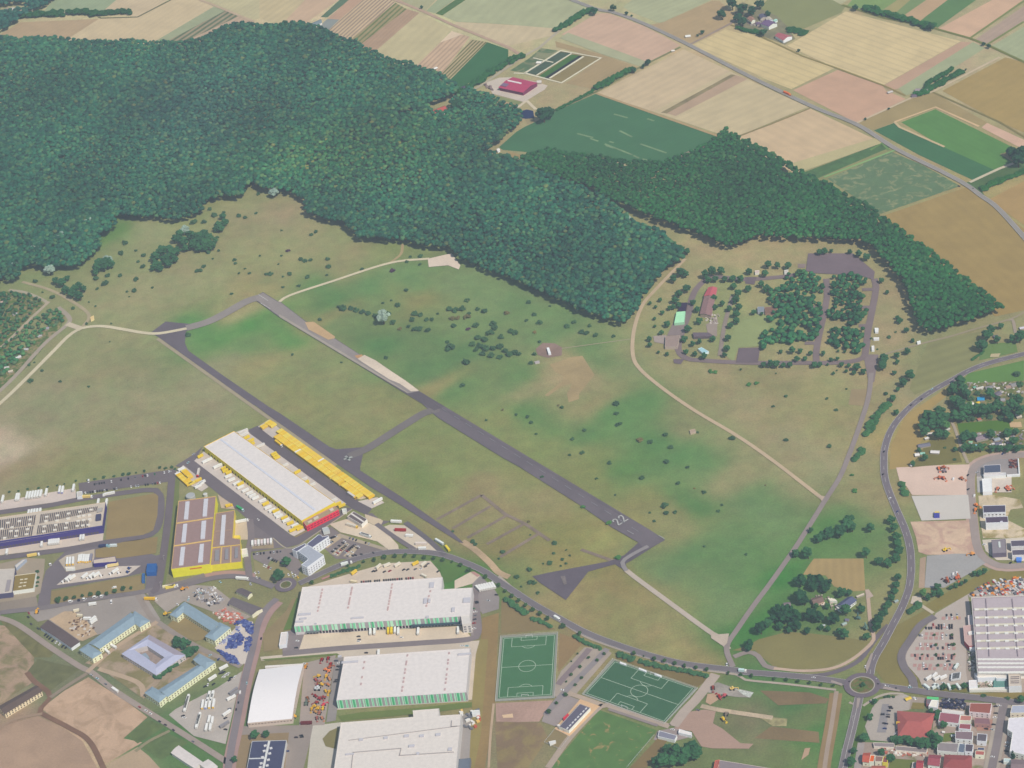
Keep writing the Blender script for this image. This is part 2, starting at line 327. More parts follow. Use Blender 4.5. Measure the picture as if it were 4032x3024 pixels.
field('P 872,204 912,194 1340,5 1400,10 1540,130 1500,205 1140,382 760,222',(186,166,136),('P 1390,0 912,192',12,.03,1))
field('P 1165,396 1450,257 1590,296 1640,282 Q 560,596 185,777 -10,702',(213,195,152),(sQ2,13,.12,.35))
field('Q 150,400 660,100 1662,360 988,742 570,592',(214,196,156),(sQ2,13,.12,.35))
field('Q 200,787 590,610 985,752 1010,792 1185,862 752,1072',(206,171,149),(sQ2,20,.03,1))
field('Q 988,746 1664,364 1765,370 1120,772 1050,792',(196,166,146)); field('Q 1120,772 1768,366 1872,420 1252,812 1180,832',(171,181,146))
field('Q 760,1076 1250,856 1420,806 1900,1072 1820,1106 1450,930 1090,1062 900,1132',(172,157,123))
field('Q 905,1136 1085,1070 1210,1152 1530,1290 2022,1512 1772,1572 1300,1352',(87,131,105),('Q 905,1136 1772,1572',8,.05,1))
field('Q 1142,1066 1440,952 2152,1302 2002,1342 2112,1412 1892,1502 1520,1286',(104,150,101),('Q 1440,952 2152,1302',10,.05,1))
field('Q 1500,792 2050,500 2300,570 2300,1190 1992,1062',(178,158,116),('Q 2050,500 1500,792',14,.04,1))
field('Q 1470,250 2010,-40 2260,-40 1742,332',(214,181,156)); field('Q 1790,342 2260,20 2260,170 1902,382',(184,165,152),('Q 2212,60 1790,342',9,.06,1))
field('Q 1930,402 2260,205 2260,560',(172,182,148),('Q 2212,230 1930,402',12,.06,1))
field('Q 1298,192 1590,-40 1850,-40 1460,242',(108,144,109)); field('Q 1150,152 1410,-40 1600,-40 1290,195',(196,169,141))
field('Q 1070,132 1270,-40 1420,-40 1140,152',(130,155,116)); field('Q 980,102 1160,-40 1280,-40 1060,142',(172,166,127)); field('Q 660,62 750,-40 1165,-40 960,102 860,82',(134,164,114))
field('P 1740,72 1860,-40 Q 470,-40 655,62 620,110 200,292 60,205 -60,110',(150,158,121),var=.05); field('Q 470,-40 740,-40 612,42',(186,186,152))
field('Q 1842,1112 1890,1072 2260,1240 2260,1310 2150,1272',(214,180,160))
field('Q 270,1512 962,1250 1052,1282 420,1552 330,1562',(97,130,102),var=.2,ns=.1); field('Q 420,1552 1052,1282 1102,1322 560,1542 400,1592',(152,156,116))
field('F 1788,386 1925,328 1990,355 2074,402 1900,463',(110,138,113),col2=(150,155,128),pt=(.52,.7),ns=.05)
field('F 1905,467 2090,404 2260,530 2260,660 2150,684',(172,152,111),('F 2090,404 2212,500',14,.04,1)); field('F 2135,432 2260,366 2260,520',(182,156,116))
field('F 2076,398 2108,388 2250,322 2250,352 2120,410 2130,428',(100,128,100),var=.2)
field('O 1290,250 1690,0 2120,78 1690,352',(150,140,112)); field('O 1130,215 1340,80 1470,-30 1650,0 1290,240',(105,132,110),var=.15,col2=(140,145,125))
for s,c in (('O 1310,240 1660,12 1800,30 1420,268',(95,115,108)),('O 1440,280 1800,42 1930,62 1560,302',(92,130,88)),('O 1500,298 1880,55 1935,64 1562,304',(62,74,98))): field(s,c,lvl=2,var=.2,ns=.1)
for s,w in (('O 1290,246 1690,352 2120,80 1680,2 1290,246',4),('O 1420,268 1800,32',3),('O 1560,302 1930,64',4),('O 1170,245 1290,250',3),('O 1380,80 1600,130',2.5)): road('field_path',3,s,w,(214,210,190),smooth=False)
field('O 830,362 1010,295 1150,290 1420,340 1540,382 1505,425 1310,545 1280,560 940,470 900,400',(208,197,185),lvl=2,label='pale gravel farmyard')
field('O 830,440 890,470 1240,572 1230,600 1180,640 860,560 740,440',(190,168,138),lvl=1); road('path',2,'O 890,490 1240,575',9,(140,150,120),smooth=False)
for s in ('O 1310,545 1410,640','O 1300,550 1190,640'): road('path',2,s,5,(205,195,175),smooth=False)
patch('pond',2,'O 1230,700 1265,655 1310,640 1380,655 1395,735 1300,742 1260,735',(66,92,118),'small dark blue pond beside the wood',var=.1,ns=.1)
field('O 1290,745 1390,740 1400,770 1320,800',(170,160,130),lvl=2)
field('W 0,140 170,190 120,240 0,250',(168,152,120),lvl=2); field('P 1080,1340 1175,1305 1160,1385 1060,1380',(188,160,150),lvl=2); field('P 1350,1245 1390,1235 1380,1265 1345,1285',(195,170,150),lvl=2)
# lanes and the country road
road('road',5,'P 60,-20 330,82 480,112 750,212 1130,392 1650,662 2212,932 Q 760,1090 1100,1302 1480,1490 1700,1608 1840,1710 F 2160,455 2240,545',7.6,(154,152,150),'grey country road crossing the fields',lines=[('solid',-3.2,.25),('solid',3.2,.25)])
for s,w,c in (('M 1690,-20 1870,50 2212,190',5,(186,170,152)),('N 1180,-20 1480,102 1740,222 2215,412 O 1260,55 1290,52',6,(182,162,148)),('O 600,500 830,370 1280,60 1460,-40 P 100,185',5.5,(178,172,158)),
  ('P 1140,392 1500,205 1560,150',4.5,(160,148,142)),('P 330,800 0,950 O 1600,665',4,(120,130,108)),('P 1060,412 720,580 330,800',4,(135,140,115)),('P 330,816 1400,1192',4.5,(176,158,130)),('P 1500,220 1700,290 2120,490 Q 600,602 985,745 1180,835',3.5,(150,142,112)),
  ('Q 752,1075 1240,850 1420,800 2000,500',4,(196,182,160)),('Q 1420,805 1995,1062 2250,1215',3.5,(140,135,108)),('Q 1085,1065 1440,935 1820,1104',4,(206,182,150)),('Q 1085,1065 1130,1110 1520,1282',4,(196,180,150)),('Q 350,945 0,1087 P 1540,1197',3,(148,140,115)),
  ('Q 1740,1590 2000,1470 2230,1385',5,(196,188,168)),('Q 630,45 1000,160 1400,240 1740,335 1930,410 2250,560',5,(128,135,105)),('Q 1742,335 2212,10',4,(135,145,112)),('Q 1900,385 2212,190',4,(135,145,112)),('M 860,150 880,160 1200,150 1490,0',3.5,(120,125,112)),('Q 470,1545 1090,1310',3,(140,178,130)),
  ('F 1920,325 1905,310 1880,325',4,(120,150,110))): road('lane',3,s,w,c,smooth=False)
# ---------------------------------------------------------------- the old airfield
P_=patch
P_('runway',4,'R 1690,812 1762,768 1860,830 S 10,430 150,538 320,638 470,735 810,945 1990,1655 T 1980,665 2075,728 2000,772 1945,800 1895,745 1720,645 1500,492 1100,240 S 1300,1335 920,1100 830,1020 440,782 0,517 R 1740,842',(121,118,126),'dark asphalt runway of the old airfield',var=.1)
P_('runway_worn_asphalt',5,'R 1700,812 1762,774 1855,832 S 10,434 150,542 320,642 470,738 810,948 745,960 440,776 0,513 R 1742,838',(152,147,147),var=.1)
P_('runway_shoulder',6,'S 0,500 440,765 740,950 748,962 440,781 0,517',(168,162,155),var=.1)
P_('runway_sand',6,'S 150,548 200,545 325,632 320,642 285,650 200,605 170,590',(193,168,138),var=.1); P_('runway_sand',6,'S 438,742 480,735 492,752 452,757',(194,156,124))
P_('runway_stone',6,'S 455,760 495,738 560,770 650,832 735,888 812,946 765,950 700,905 640,880 480,778',(214,201,186),'pale crushed stone over the torn up runway',var=.12)
P_('dark_patch',5,'S 745,962 812,950 960,1035 900,1060',(112,110,118))
road('runway_centreline',6,'S 905,1020 1990,1668',.9,(121,118,126),smooth=False)
def dashes(s,n,frac,w,lvl,col):
    a,b=rd(s); a=Vector((a.x,a.y)); b=Vector((b.x,b.y)); mb=MB()
    for i in range(n):
        p=a.lerp(b,(i+.5-frac/2)/n); q=a.lerp(b,(i+.5+frac/2)/n); strip_mesh(mb,[p,q],-w/2,w/2,lvl*LV+.1)
    o=add('runway_marking',mb.mesh('runway_marking',[mat(col,2600,var=.2)])); tag(o,None,None,None,'structure')
dashes('S 930,1040 T 1920,690',16,.5,.9,7,(140,140,146)); dashes('R 1730,786 1800,832',1,.9,1.2,7,(190,188,186)); dashes('R 1742,842 1815,886',1,.9,1.2,7,(185,182,180)); dashes('T 1815,665 1870,695',1,.8,1,7,(160,160,165)); dashes('T 2030,700 2072,724',1,.9,1,7,(170,172,172))
# the painted number 22
def number():
    a=at('T',1500,370); b=at('T',1900,620); u=Vector(((a-b).x,(a-b).y)).normalized(); r=Vector((u.y,-u.x)); c=at('T',1772,599)
    c=Vector((c.x,c.y)); mb=MB()
    def stroke(off,P,w=1.5):
        Q=[c+(r*(off+x)+u*y)*.88 for x,y in P]
        for i in range(len(Q)-1):
            t=(Q[i+1]-Q[i]).normalized(); A,B=Q[i]-t*w*.45,Q[i+1]+t*w*.45; n=Vector((-t.y,t.x))*w/2; z=8*LV+.01*i
            mb.face([(*(A-n),z),(*(B-n),z),(*(B+n),z),(*(A+n),z)])
    two=[(-2.6,4.2),(-2.1,6.2),(0,7),(2.2,6.2),(2.6,3.6),(1.4,.8),(-2.6,-5.6),(-2.6,-6.6),(2.9,-6.6)]
    stroke(-5,two); stroke(5,two)
    o=add('runway_number',mb.mesh('runway_number',[mat((182,184,182),2500,var=.2)])); tag(o,'large white 22 painted on the near runway end','runway number',None,'structure')
number()
P_('taxiway',3,'R 1010,1040 1110,965 1285,982 1245,1040 1240,1110 1262,1160 1500,1330 1800,1535 S 0,1072 290,1268 330,1283 480,1272 485,1320 470,1385 T 32,262 310,440 540,600 640,668 725,748 700,745 600,682 300,492 0,312 B 1900,705 1600,500 1080,130 890,-10 R 1700,1525 1060,1068',(118,115,124),'dark taxiway running beside the meadow',var=.09)
road('taxiway_link',4,'S 405,1325 510,1280 640,1198 760,1122 850,1070 930,1050',13,(130,127,129)); road('taxiway_link',4,'R 1250,1010 1400,965 1530,900 1650,832 1750,800',15,(150,146,145))
road('taxiway_verge',2,'R 1055,1078 1700,1538 B 1075,145 1600,515',5,(166,158,140),smooth=False)
dashes('S 375,1345 425,1330',1,1,3,6,(170,175,172)); dashes('S 385,1325 412,1352',1,1,3,6,(165,170,168))
P_('apron',3,'T 1895,745 2000,770 1930,815 1850,865 1812,885 1818,935 1760,905 1740,890 1560,940 1410,1130 1230,1010 1185,970 1300,945 1700,870 1800,830',(113,110,120),'dark triangular apron joined to the runway end',var=.12)
road('path',5,'T 1815,935 1788,880 1840,835 1960,770',5,(150,147,150))
P_('apron_marking',5,'E 820,145 855,140 870,205 845,210',(135,130,132),var=.3)
for s in ('T 545,590 845,425','T 845,425 1000,552 1140,620 1300,730','T 650,650 905,500','T 750,712 1012,563','T 880,755 1122,622','T 970,840 1222,688','T 1510,790 1720,865'): road('old_path',2,s,4.5,(141,131,124),smooth=False,var=.25)
road('dirt_track',2,'T 715,735 800,790 900,880 960,945 1030,975',8,(184,164,140),var=.2)
road('gravel_path',3,'R -40,1550 100,1422 350,1172 460,1062 550,1010 680,996 820,1016 960,1040 1070,1044 1260,1010',6,(203,195,172)); road('gravel_path',2,'R -40,1465 100,1332 300,1112 450,985 462,935 390,868',6.5,(168,160,150))
road('gravel_path',3,'R 450,980 550,1015',9,(196,186,168)); road('gravel_path',2,'R 550,1005 598,935 560,880 450,810 330,750 150,698',5,(172,163,142)); road('gravel_path',2,'R 330,830 220,932 80,1070 -40,1180',5,(178,168,152)); road('gravel_path',2,'R 320,842 300,825 180,772 60,752',5,(170,165,150))
P_('bare_soil',1,'R 130,1240 200,1130 330,1000 400,985 300,1110 160,1260',(175,155,135),var=.15)
road('gravel_path',3,'F 1480,560 1420,622 1388,660 1370,712 1367,765 1382,797 U 220,262 480,442 800,632 1090,832 1490,1140',5,(192,175,153)); P_('gravel',4,'U 1440,1105 1530,1125 1490,1170',(185,170,155))
road('lane',4,'U 1872,140 1850,330 1790,530 1700,780 1620,970 1500,1160 1300,1480 1170,1670 G 680,330 500,570 300,860 200,1010 190,1120 260,1290',6,(151,143,143),'grey asphalt lane across the meadow')
road('gravel_path',3,'T 1815,930 E 1400,142 1600,290 1900,510 2080,640 2150,720',6,(187,177,167)); P_('gravel',5,'G 0,860 90,905 215,895 190,1010 150,1050 60,990 0,950',(190,178,166))
road('gravel_path',3,'S -5,432 60,390 300,310 640,202 870,176',5,(206,197,173)); road('gravel_path',2,'S 640,202 705,150 716,90',4,(172,158,130)); P_('gravel_square',4,'S 862,178 1000,146 1052,216 1042,240 980,216 868,226',(216,202,188),'pale gravel square at the wood edge')
P_('bare_soil',2,'S 1488,700 1530,665 1600,668 1642,692 1640,738 1560,752 1500,735',(150,133,128),var=.15); road('path',2,'S 1640,697 2060,640',1.6,(165,160,140),smooth=False)
P_('bare_soil',1,'S 1570,790 1700,745 1760,740 1830,850 1790,900 1740,960 1740,990 1680,1010 1670,960 1700,900 1640,915 1560,975 1540,968 1640,890 1650,860 1600,830',(168,153,125),var=.15)
P_('bare_soil',1,'U 1690,390 1715,265 1850,265 1820,400',(158,145,122)); P_('bare_soil',1,'G 1220,0 1810,0 1830,380 1660,390 1460,330 1360,200 1090,190 1160,80',(170,152,118),stripe=('G 1700,0 1720,380',9,.06,1))
P_('meadow',1,'G 250,1090 440,1030 560,960 900,870 1200,890 1620,940 1890,980 1700,1160 1400,1290 1100,1320 750,1290 640,1200 520,1090 440,1100',(139,135,104))
# ---------------------------------------------------------------- roads and roundabouts
AS=(128,125,131)
road('road',4,'D 560,200 700,135 880,55 1010,5 T 200,812 400,806 560,822 700,866 850,932 E 300,162 450,262 620,372 800,472 1000,580 1200,662 1500,762 1800,836 2212,888 G 400,1352 800,1382 1200,1420 1600,1475',9,AS,'asphalt road between the meadow and the sports pitches',lines=[('solid',-4.1,.25),('solid',4.1,.25)])
road('pavement',3,'E 330,140 620,385 800,490 1000,610 1200,690 1500,785 1800,862 2212,920 V 1200,215 1650,262 2190,325',3,(178,168,158))
road('road',4,'L 1580,560 1100,690 800,838 550,985 380,1130 260,1290 200,1460 J 222,330 228,470 262,610 350,830 450,1060 505,1260 520,1480 505,1659 H 830,250 760,430 640,660 540,850 450,1000 400,1120 380,1230',8.5,(128,124,132),'curving main road beside the building plots',lines=[('solid',-4.0,.3),('solid',4.0,.3),((2,6),0,.3)])
road('road',3,'G 820,1372 1250,1392 1560,1318 1760,1210 H 350,940 480,760 600,640',5.5,(122,118,126)); road('road',4,'I 420,395 395,520 340,760 280,1000 230,1230',9,(133,129,134),lines=[('solid',0,.35),('solid',-4.2,.25),('solid',4.2,.25)])
road('road',4,'H 470,1360 850,1412 1300,1472 1700,1512 2380,1600',9,(130,126,132),lines=[('solid',4.2,.25)])
road('road',3,'J 1900,245 1760,252 1500,272 1330,312 1220,372 1172,480 1170,700 1200,1000 1232,1230 1290,1350 1410,1435 1560,1470 1900,1445',9,(164,154,152),'pinkish grey loop street round the new plots'); road('pavement',2,'J 1900,240 1500,262 1320,300 1205,365 1155,480 1155,700 1185,1000 1218,1240 1280,1360 1400,1450 1560,1482 1900,1460',13,(186,165,158))
road('road',4,'H 1150,540 980,642 850,832 772,950 752,1050 800,1172 880,1280 905,1410',8.5,(130,126,132))
def roundabout(s,r0,r1,lab):
    c=rd(s)[0]; c=Vector((c.x,c.y)); C=[c+Vector((math.cos(t),math.sin(t))) *(r0+r1)/2 for t in np.linspace(0,2*math.pi,49)[:-1]]
    def ring(nm,a,b,col,l):
        mb=MB(); m=(r0+r1)/2; strip_mesh(mb,C,m-b,m-a,l*LV,True); o=add(nm,mb.mesh(nm,[gmat(col,2500,.06,.1)])); tag(o,lab if nm=='roundabout' else None,None,None,'structure')
    ring('roundabout',r0,r1,(124,118,128),6); ring('kerb_ring',r0-1.2,r0,(172,168,160),7)
    me=MB(); me.face([(*(c+Vector((math.cos(t),math.sin(t)))*(r0-1.2)),6*LV+.05) for t in np.linspace(0,2*math.pi,41)[:-1]]); o=add('roundabout_island',me.mesh('roundabout_island',[gmat((124,118,98),2500,.15,.1,col2=(105,122,92))])); tag(o,None,None,None,'structure')
roundabout('H 288,1360',13.0,18.8,'round junction with a planted island'); roundabout('D 455,212',7,12.5,'small roundabout with a grassy island')
for s in ('G 1430,1450 1560,1495 1555,1520 1420,1475','G 1830,1290 1900,1130 1925,1140 1880,1290 1850,1360','I 690,290 860,330 860,350 670,320','I 395,420 432,425 410,520 385,540'): P_('splitter_island',6,s,(165,155,152))
road('pavement',3,'G 745,1306 1100,1336 1450,1302 1700,1182 1900,1010 1930,920 1890,750 1868,500 1850,370',4,(192,172,157)); road('pavement',3,'I 310,460 350,480 440,400',3,(175,165,155)); road('pavement',3,'I 460,500 620,400 760,365 900,372',3,(178,170,160))
road('lane',3,'G 270,1170 440,1112 560,1160 640,1272 770,1310',6,(152,144,142)); road('lane',3,'V 2195,340 2150,650 2090,1000 2060,1220',4.5,(168,154,144)); road('verge',2,'V 2190,360 2148,650 2085,1000 2050,1220',13,(152,134,110)); P_('gravel',4,'G 1840,380 1870,368 1930,450 1890,470 1840,480',(188,172,162))
road('road',4,'B -30,1650 200,1585 500,1505 700,1483 880,1512 1060,1575',8.5,(132,128,134)); road('cycle_path',3,'B -30,1625 200,1562 500,1482 720,1462 900,1490',12,(172,146,142))
road('road',4,'D 385,320 300,400 235,520 190,720 130,960 75,1240 25,1500 -10,1720',8,(140,135,140)); road('cycle_path',3,'D 395,340 310,430 245,560 195,760 135,1000 85,1260 20,1560 0,1740',14,(170,146,144)); road('road',4,'B 845,1490 830,1300 862,1150 850,990',8,(136,130,134))
road('road',4,'A 2230,1288 1900,1395 1500,1480 1000,1550 500,1640 0,1700 C -60,300',8,(135,131,135)); road('road',4,'A 1880,150 1840,600 1790,1000 1725,1400 1650,1480',9,(124,119,126),'dark street between the solar hall and the yellow building'); road('road',4,'D 1010,12 760,110 620,180',8,AS)
# ---------------------------------------------------------------- yards of the parcel depots
CON=(203,194,188)
P_('yard',2,'B 200,520 360,420 440,350 375,470 1200,1122 1245,1140 1500,1010 1680,880 1745,890 1275,1205 1170,1232 1050,1150 860,1010 570,760 420,640 330,560',(124,120,127),'dark asphalt yard along the parcel hall'); P_('yard',2,'B 815,215 920,170 1000,200 1070,300 1810,835 1915,890 1870,950 1740,892 1680,850',(118,115,123))
P_('concrete_apron',3,'B 365,478 450,395 1310,1015 1330,1085 1235,1135 1205,1120',CON,'pale concrete loading apron of the parcel hall'); P_('concrete_apron',3,'B 700,235 820,195 850,240 1690,852 1640,880 1590,850',CON); P_('concrete_apron',3,'B 1790,830 1960,795 2022,842 1912,892',CON); P_('concrete_apron',3,'B 200,580 270,515 380,600 490,705 430,745 330,690',(196,188,182)); P_('concrete_apron',3,'B 920,180 1010,120 1110,195 1075,290 1050,280',(196,188,182)); P_('concrete_apron',3,'B 1060,265 1110,195 1945,775 1820,815 1780,810',(196,184,165))
P_('grass_verge',3,'B 1205,1130 1250,1145 1500,1015 1640,905 1520,960 1330,1090 1240,1140',(155,140,118)); road('kerb',4,'B 1050,1150 1170,1240 1280,1212 1400,1130 1740,900',1.5,(180,172,160))
P_('yard',2,'B 860,1000 1050,1150 1150,1230 850,1270',(132,127,132)); P_('yard',3,'B 720,1010 850,985 850,1165 720,1165',(200,185,165)); P_('yard',3,'B 860,1150 1050,1160 1060,1240 860,1245',(160,148,130)); P_('yard',3,'B 570,770 700,860 720,900 600,890',(190,175,160))
P_('yard',2,'B 870,1280 1210,1230 1300,1380 1270,1480 1040,1330 1000,1390 880,1330',(142,136,138)); P_('yard',2,'B 1450,1080 1560,1050 1640,1110 2060,1250 1980,1290 1750,1330 1600,1330 1500,1240',(138,132,134)); P_('yard',3,'B 1540,1030 1740,970 1890,1020 2020,1080 2140,1210 2150,1265 2070,1262 1960,1180 1640,1100',(212,198,180),'pale gravel lorry park behind the white office'); P_('yard',3,'B 880,1340 1000,1400 1090,1340 1240,1480 1060,1540 900,1500',(150,145,118))
P_('car_park_bays',3,'B 1480,1170 1640,1110 1650,1150 1520,1240',(185,170,150)); P_('car_park_bays',3,'B 1560,1290 1690,1190 1720,1205 1620,1310',(180,168,150)); P_('car_park_bays',3,'B 1660,1310 1760,1210 1800,1225 1730,1320',(182,170,152)); P_('car_park_bays',3,'B 1640,1115 2050,1240 2030,1262 1630,1142',(176,165,150))
P_('yard',2,'T 110,545 170,595 235,600 150,640 130,625 60,560',(128,122,128)); P_('yard',3,'T 175,645 230,625 330,630 570,800 500,810 400,790',(206,195,180)); road('road',4,'T 140,620 250,700 400,795',6,(128,124,130)); road('road',4,'T 335,610 480,720 600,830',6.5,(120,118,125)); P_('yard',2,'B 1850,940 1990,985 2010,1000 1980,1060 1860,1000',(200,185,165))
P_('yard',2,'A 855,285 1340,215 1915,130 1890,262 1300,345 870,405',(124,120,126),'dark staff car park beside the meadow'); road('road',3,'A -60,612 500,535 900,458 1600,360 1715,388 1752,470 1742,680 1690,812 1560,872 1200,922 700,1010 0,1102 -60,1112',9,(124,120,127)); P_('yard',2,'A -80,500 820,338 835,460 -80,590',(203,192,186),'pale concrete trailer park'); P_('yard',2,'A -80,995 1130,825 1120,915 700,985 -80,1080',(205,193,182)); P_('yard',2,'A 440,1440 500,1240 680,1060 720,1020 1300,920 1700,1075 1790,1045 1740,1420 1700,1490 1580,1455 1600,1250 1400,1300 560,1445 540,1660 400,1660',(127,123,130)); P_('yard',3,'A 640,1130 720,1075 1030,1005 1030,1085 1005,1200 830,1235 720,1250 690,1200',(186,176,164)); P_('yard',3,'A 615,1398 760,1275 860,1262 1290,1192 1535,1185 1400,1285 1330,1300',(203,193,184)); P_('lawn',3,'A 1190,490 1690,398 1725,430 1715,640 1670,800 1560,850 1150,905',(153,139,112),'square of dry grass inside the ring road'); P_('lawn',3,'A 1040,1010 1350,925 1720,868 1700,1050 1300,1105 1040,1095',(151,137,110)); P_('lawn',2,'A 560,1462 1380,1312 1565,1282 1575,1445 1000,1520 555,1610',(150,138,112)); P_('yard',2,'A -80,1180 280,1100 490,1110 480,1250 440,1480 380,1520 -80,1600',(165,155,142)); P_('yard',2,'A 0,1560 400,1480 380,1640 0,1690',(150,142,135)); P_('verge',1,'A 1910,140 1960,110 1950,440 1870,1000 1790,1430 1740,1420 1850,700',(125,135,103))
# ---------------------------------------------------------------- barracks quarter
P_('brownfield',1,'C 360,1085 560,930 770,812 1100,1022 1285,1160 1075,1345 1240,1380 930,1560 740,1360',(193,168,148),'levelled pinkish building land',var=.1,col2=(178,155,136)); P_('brownfield',1,'C -60,1260 330,1150 560,1260 720,1370 900,1700 -60,1700',(172,150,134),var=.12); P_('brownfield',1,'C -60,350 100,370 300,640 280,860 0,1040 -60,1060',(172,152,136),var=.14,col2=(140,135,112)); P_('brownfield',1,'C 960,1560 1200,1420 1300,1500 1500,1720 900,1720',(178,160,140))
P_('rough_grass',1,'C 240,760 330,650 700,740 440,930 380,880',(118,122,102),var=.2,ns=.08); P_('rough_grass',1,'C 1110,1320 1290,1180 1440,1240 1200,1390',(110,125,98),var=.2,ns=.08); P_('rough_grass',1,'C 1230,1420 1420,1280 1640,1380 1500,1480 1400,1530',(108,125,98),var=.2,ns=.08); P_('rough_grass',1,'C 0,320 100,330 480,590 440,640 300,640 150,480',(125,125,102),var=.2,ns=.08)
road('road',3,'C -40,285 150,352 450,560 700,722 800,772 1000,930 1300,1122 1700,1372 1990,1560',7,(162,152,147)); road('dirt_track',3,'C 235,770 300,850 420,940 440,990 360,1080 350,1120 600,1252 780,1372 920,1640',6,(134,114,106),var=.12); road('lane',3,'C 760,780 600,880 440,990',5,(150,140,130)); road('lane',3,'C 1480,1280 1300,1370 1180,1460',4,(150,145,125)); road('lane',3,'C 370,1130 100,1190 -40,1300',4,(160,142,128))
P_('yard',2,'C 230,240 900,140 1250,70 1400,310 1330,350 1150,240 900,430 720,480 690,500 420,310 330,330',(160,154,151)); P_('bare_soil',3,'C 430,310 560,240 640,240 760,330 850,440 720,500 690,490 560,400',(188,168,146),var=.15); P_('yard',2,'C 1250,60 1700,10 1860,20 2200,280 2120,320 1900,260 1600,150 1450,250',(168,160,154)); P_('yard',3,'C 1870,560 2120,318 2205,330 2150,690 2080,712',(205,196,188)); P_('yard',2,'C 1470,1140 1530,1090 1900,900 2110,760 1965,1395 1690,1325',(180,174,169),'grey lorry park with white box bodies'); P_('yard',2,'C 740,690 1330,345 1500,380 1900,640 1250,1000 850,720',(168,153,138),var=.12,col2=(140,135,110)); road('lane',3,'C 1200,100 1300,260 1370,330 1700,540 2100,720',6.5,(156,148,144)); road('lane',3,'C 1370,330 1000,560 760,770',6,(182,164,148)); road('lane',3,'C 860,740 1200,860 1250,980',6,(184,166,148)); P_('lawn',3,'C 1440,380 1560,270 1610,260 1830,420 1800,480 1700,500',(150,138,112)); P_('yard',2,'C 0,190 320,120 330,190 0,270',(150,142,135))
# ---------------------------------------------------------------- warehouses
P_('yard',2,'D 540,605 1850,535 1925,625 560,722',(213,198,180),'sandy loading yard of the striped warehouse'); road('road',3,'D 430,755 900,712 1500,672 1900,642 1975,590 1965,420 1950,290 1990,230',8.5,(138,132,136)); P_('yard',2,'D 1900,240 2010,250 1980,600 1930,640 1910,560',(150,144,146)); P_('yard',2,'D 420,590 530,560 600,600 560,720 430,760',(140,134,138)); P_('yard',2,'D 250,780 900,720 1990,650 1960,760 1930,1120 860,1200 870,760 260,810',(198,187,174)); P_('yard',2,'D 600,830 850,765 760,1320 560,1325',(167,157,152),'machinery yard with brownish paving'); P_('yard',3,'D 845,790 912,780 850,1285 775,1300',(152,148,148)); P_('yard',2,'D 750,185 1000,108 1250,38 1600,18 1672,100 1695,155 590,235',(206,193,179)); P_('lawn',3,'D 1675,60 1785,50 1880,92 1760,190 1700,195',(104,131,94)); P_('lawn',3,'D 870,1250 1050,1220 1460,1190 1800,1150 1930,1140 1930,1180 1670,1215 900,1290',(118,132,96)); P_('lawn',3,'D 540,310 580,330 500,560 430,570 480,440',(112,132,95)); P_('lawn',3,'D 455,420 500,330 540,310 430,580 400,720 280,740 270,600',(150,138,115)); P_('lawn',3,'D 260,800 860,752 880,765 300,810',(118,132,96))
P_('yard',2,'D 660,1325 895,1298 830,1800 610,1800',(198,193,183)); P_('lawn',3,'D 880,1335 800,1370 745,1430 770,1490 850,1510',(138,133,105)); P_('yard',2,'D 70,1330 670,1320 640,1480 560,1800 430,1800 480,1380 80,1400',(155,147,143)); P_('lawn',2,'D 30,1400 480,1380 430,1800 0,1800',(150,135,115)); P_('yard',2,'D 1840,1240 1990,1200 1980,1360 1920,1400 1900,1800 1820,1800',(160,156,155)); P_('verge',2,'D 1940,760 2000,640 2060,640 2000,1400 1920,1800 1900,1800 1930,1150',(150,140,105)); P_('yard',2,'E 120,185 170,120 300,250 335,310 330,400 200,440 130,330',(150,145,146)); P_('yard',2,'E -20,175 110,105 185,135 120,200 -20,240',(212,198,182)); P_('cycle_path',4,'E 105,108 135,105 185,135 160,148',(186,150,146)); P_('cycle_path',4,'D 735,160 830,122 835,132 745,172',(178,140,138))
# ---------------------------------------------------------------- sports ground
def pitch(s,inner,label,col):
    P_('pitch_surround',2,s,(150,156,148),var=.05); Q=rd(inner); o=P_('football_pitch',3,inner,col,label,var=.05,ns=.08)
    A,B,C,D=[Vector((p.x,p.y)) for p in Q]; z=3*LV+.17; mb=MB(); W=.24
    L=((D-A).length+(C-B).length)/2; Wd=((B-A).length+(C-D).length)/2
    def f(u,v): return (A*(1-u)+B*u)*(1-v)+(D*(1-u)+C*u)*v   # u across, v along
    def line(p,q): strip_mesh(mb,[f(*p),f(*q)],-W,W,z)
    m=1.4
    def U(a): return a/Wd
    def V(a): return a/L
    u0,u1,v0,v1=U(m),1-U(m),V(m),1-V(m)
    for p,q in (((u0,v0),(u1,v0)),((u0,v1),(u1,v1)),((u0,v0),(u0,v1)),((u1,v0),(u1,v1)),((u0,.5),(u1,.5))): line(p,q)
    for v,sg in ((v0,1),(v1,-1)):
        for w,dp in ((18.5,14.5),(8.6,5)):
            a,b=.5-U(w),.5+U(w); vv=v+sg*V(dp); line((a,v),(a,vv)); line((b,v),(b,vv)); line((a,vv),(b,vv))
        c=f(.5,v+sg*V(10)); n=(f(.5,v+sg*V(20))-c).normalized(); t=Vector((-n.y,n.x))
        strip_mesh(mb,[c+n*math.cos(x)*8.2+t*math.sin(x)*8.2 for x in np.linspace(-.95,.95,9)],-W,W,z)
    c=f(.5,.5); strip_mesh(mb,[c+Vector((math.cos(t),math.sin(t)))*9.0 for t in np.linspace(0,2*math.pi,41)[:-1]],-W,W,z,True)
    add('pitch_markings',mb.mesh('pitch_markings',[mat((188,206,188),2480,var=.05)]),o)
    return f
PF1=pitch('E 345,618 798,588 772,1105 303,1132','E 362,630 782,603 752,1085 322,1110','upright artificial football pitch with white lines',(91,127,104))
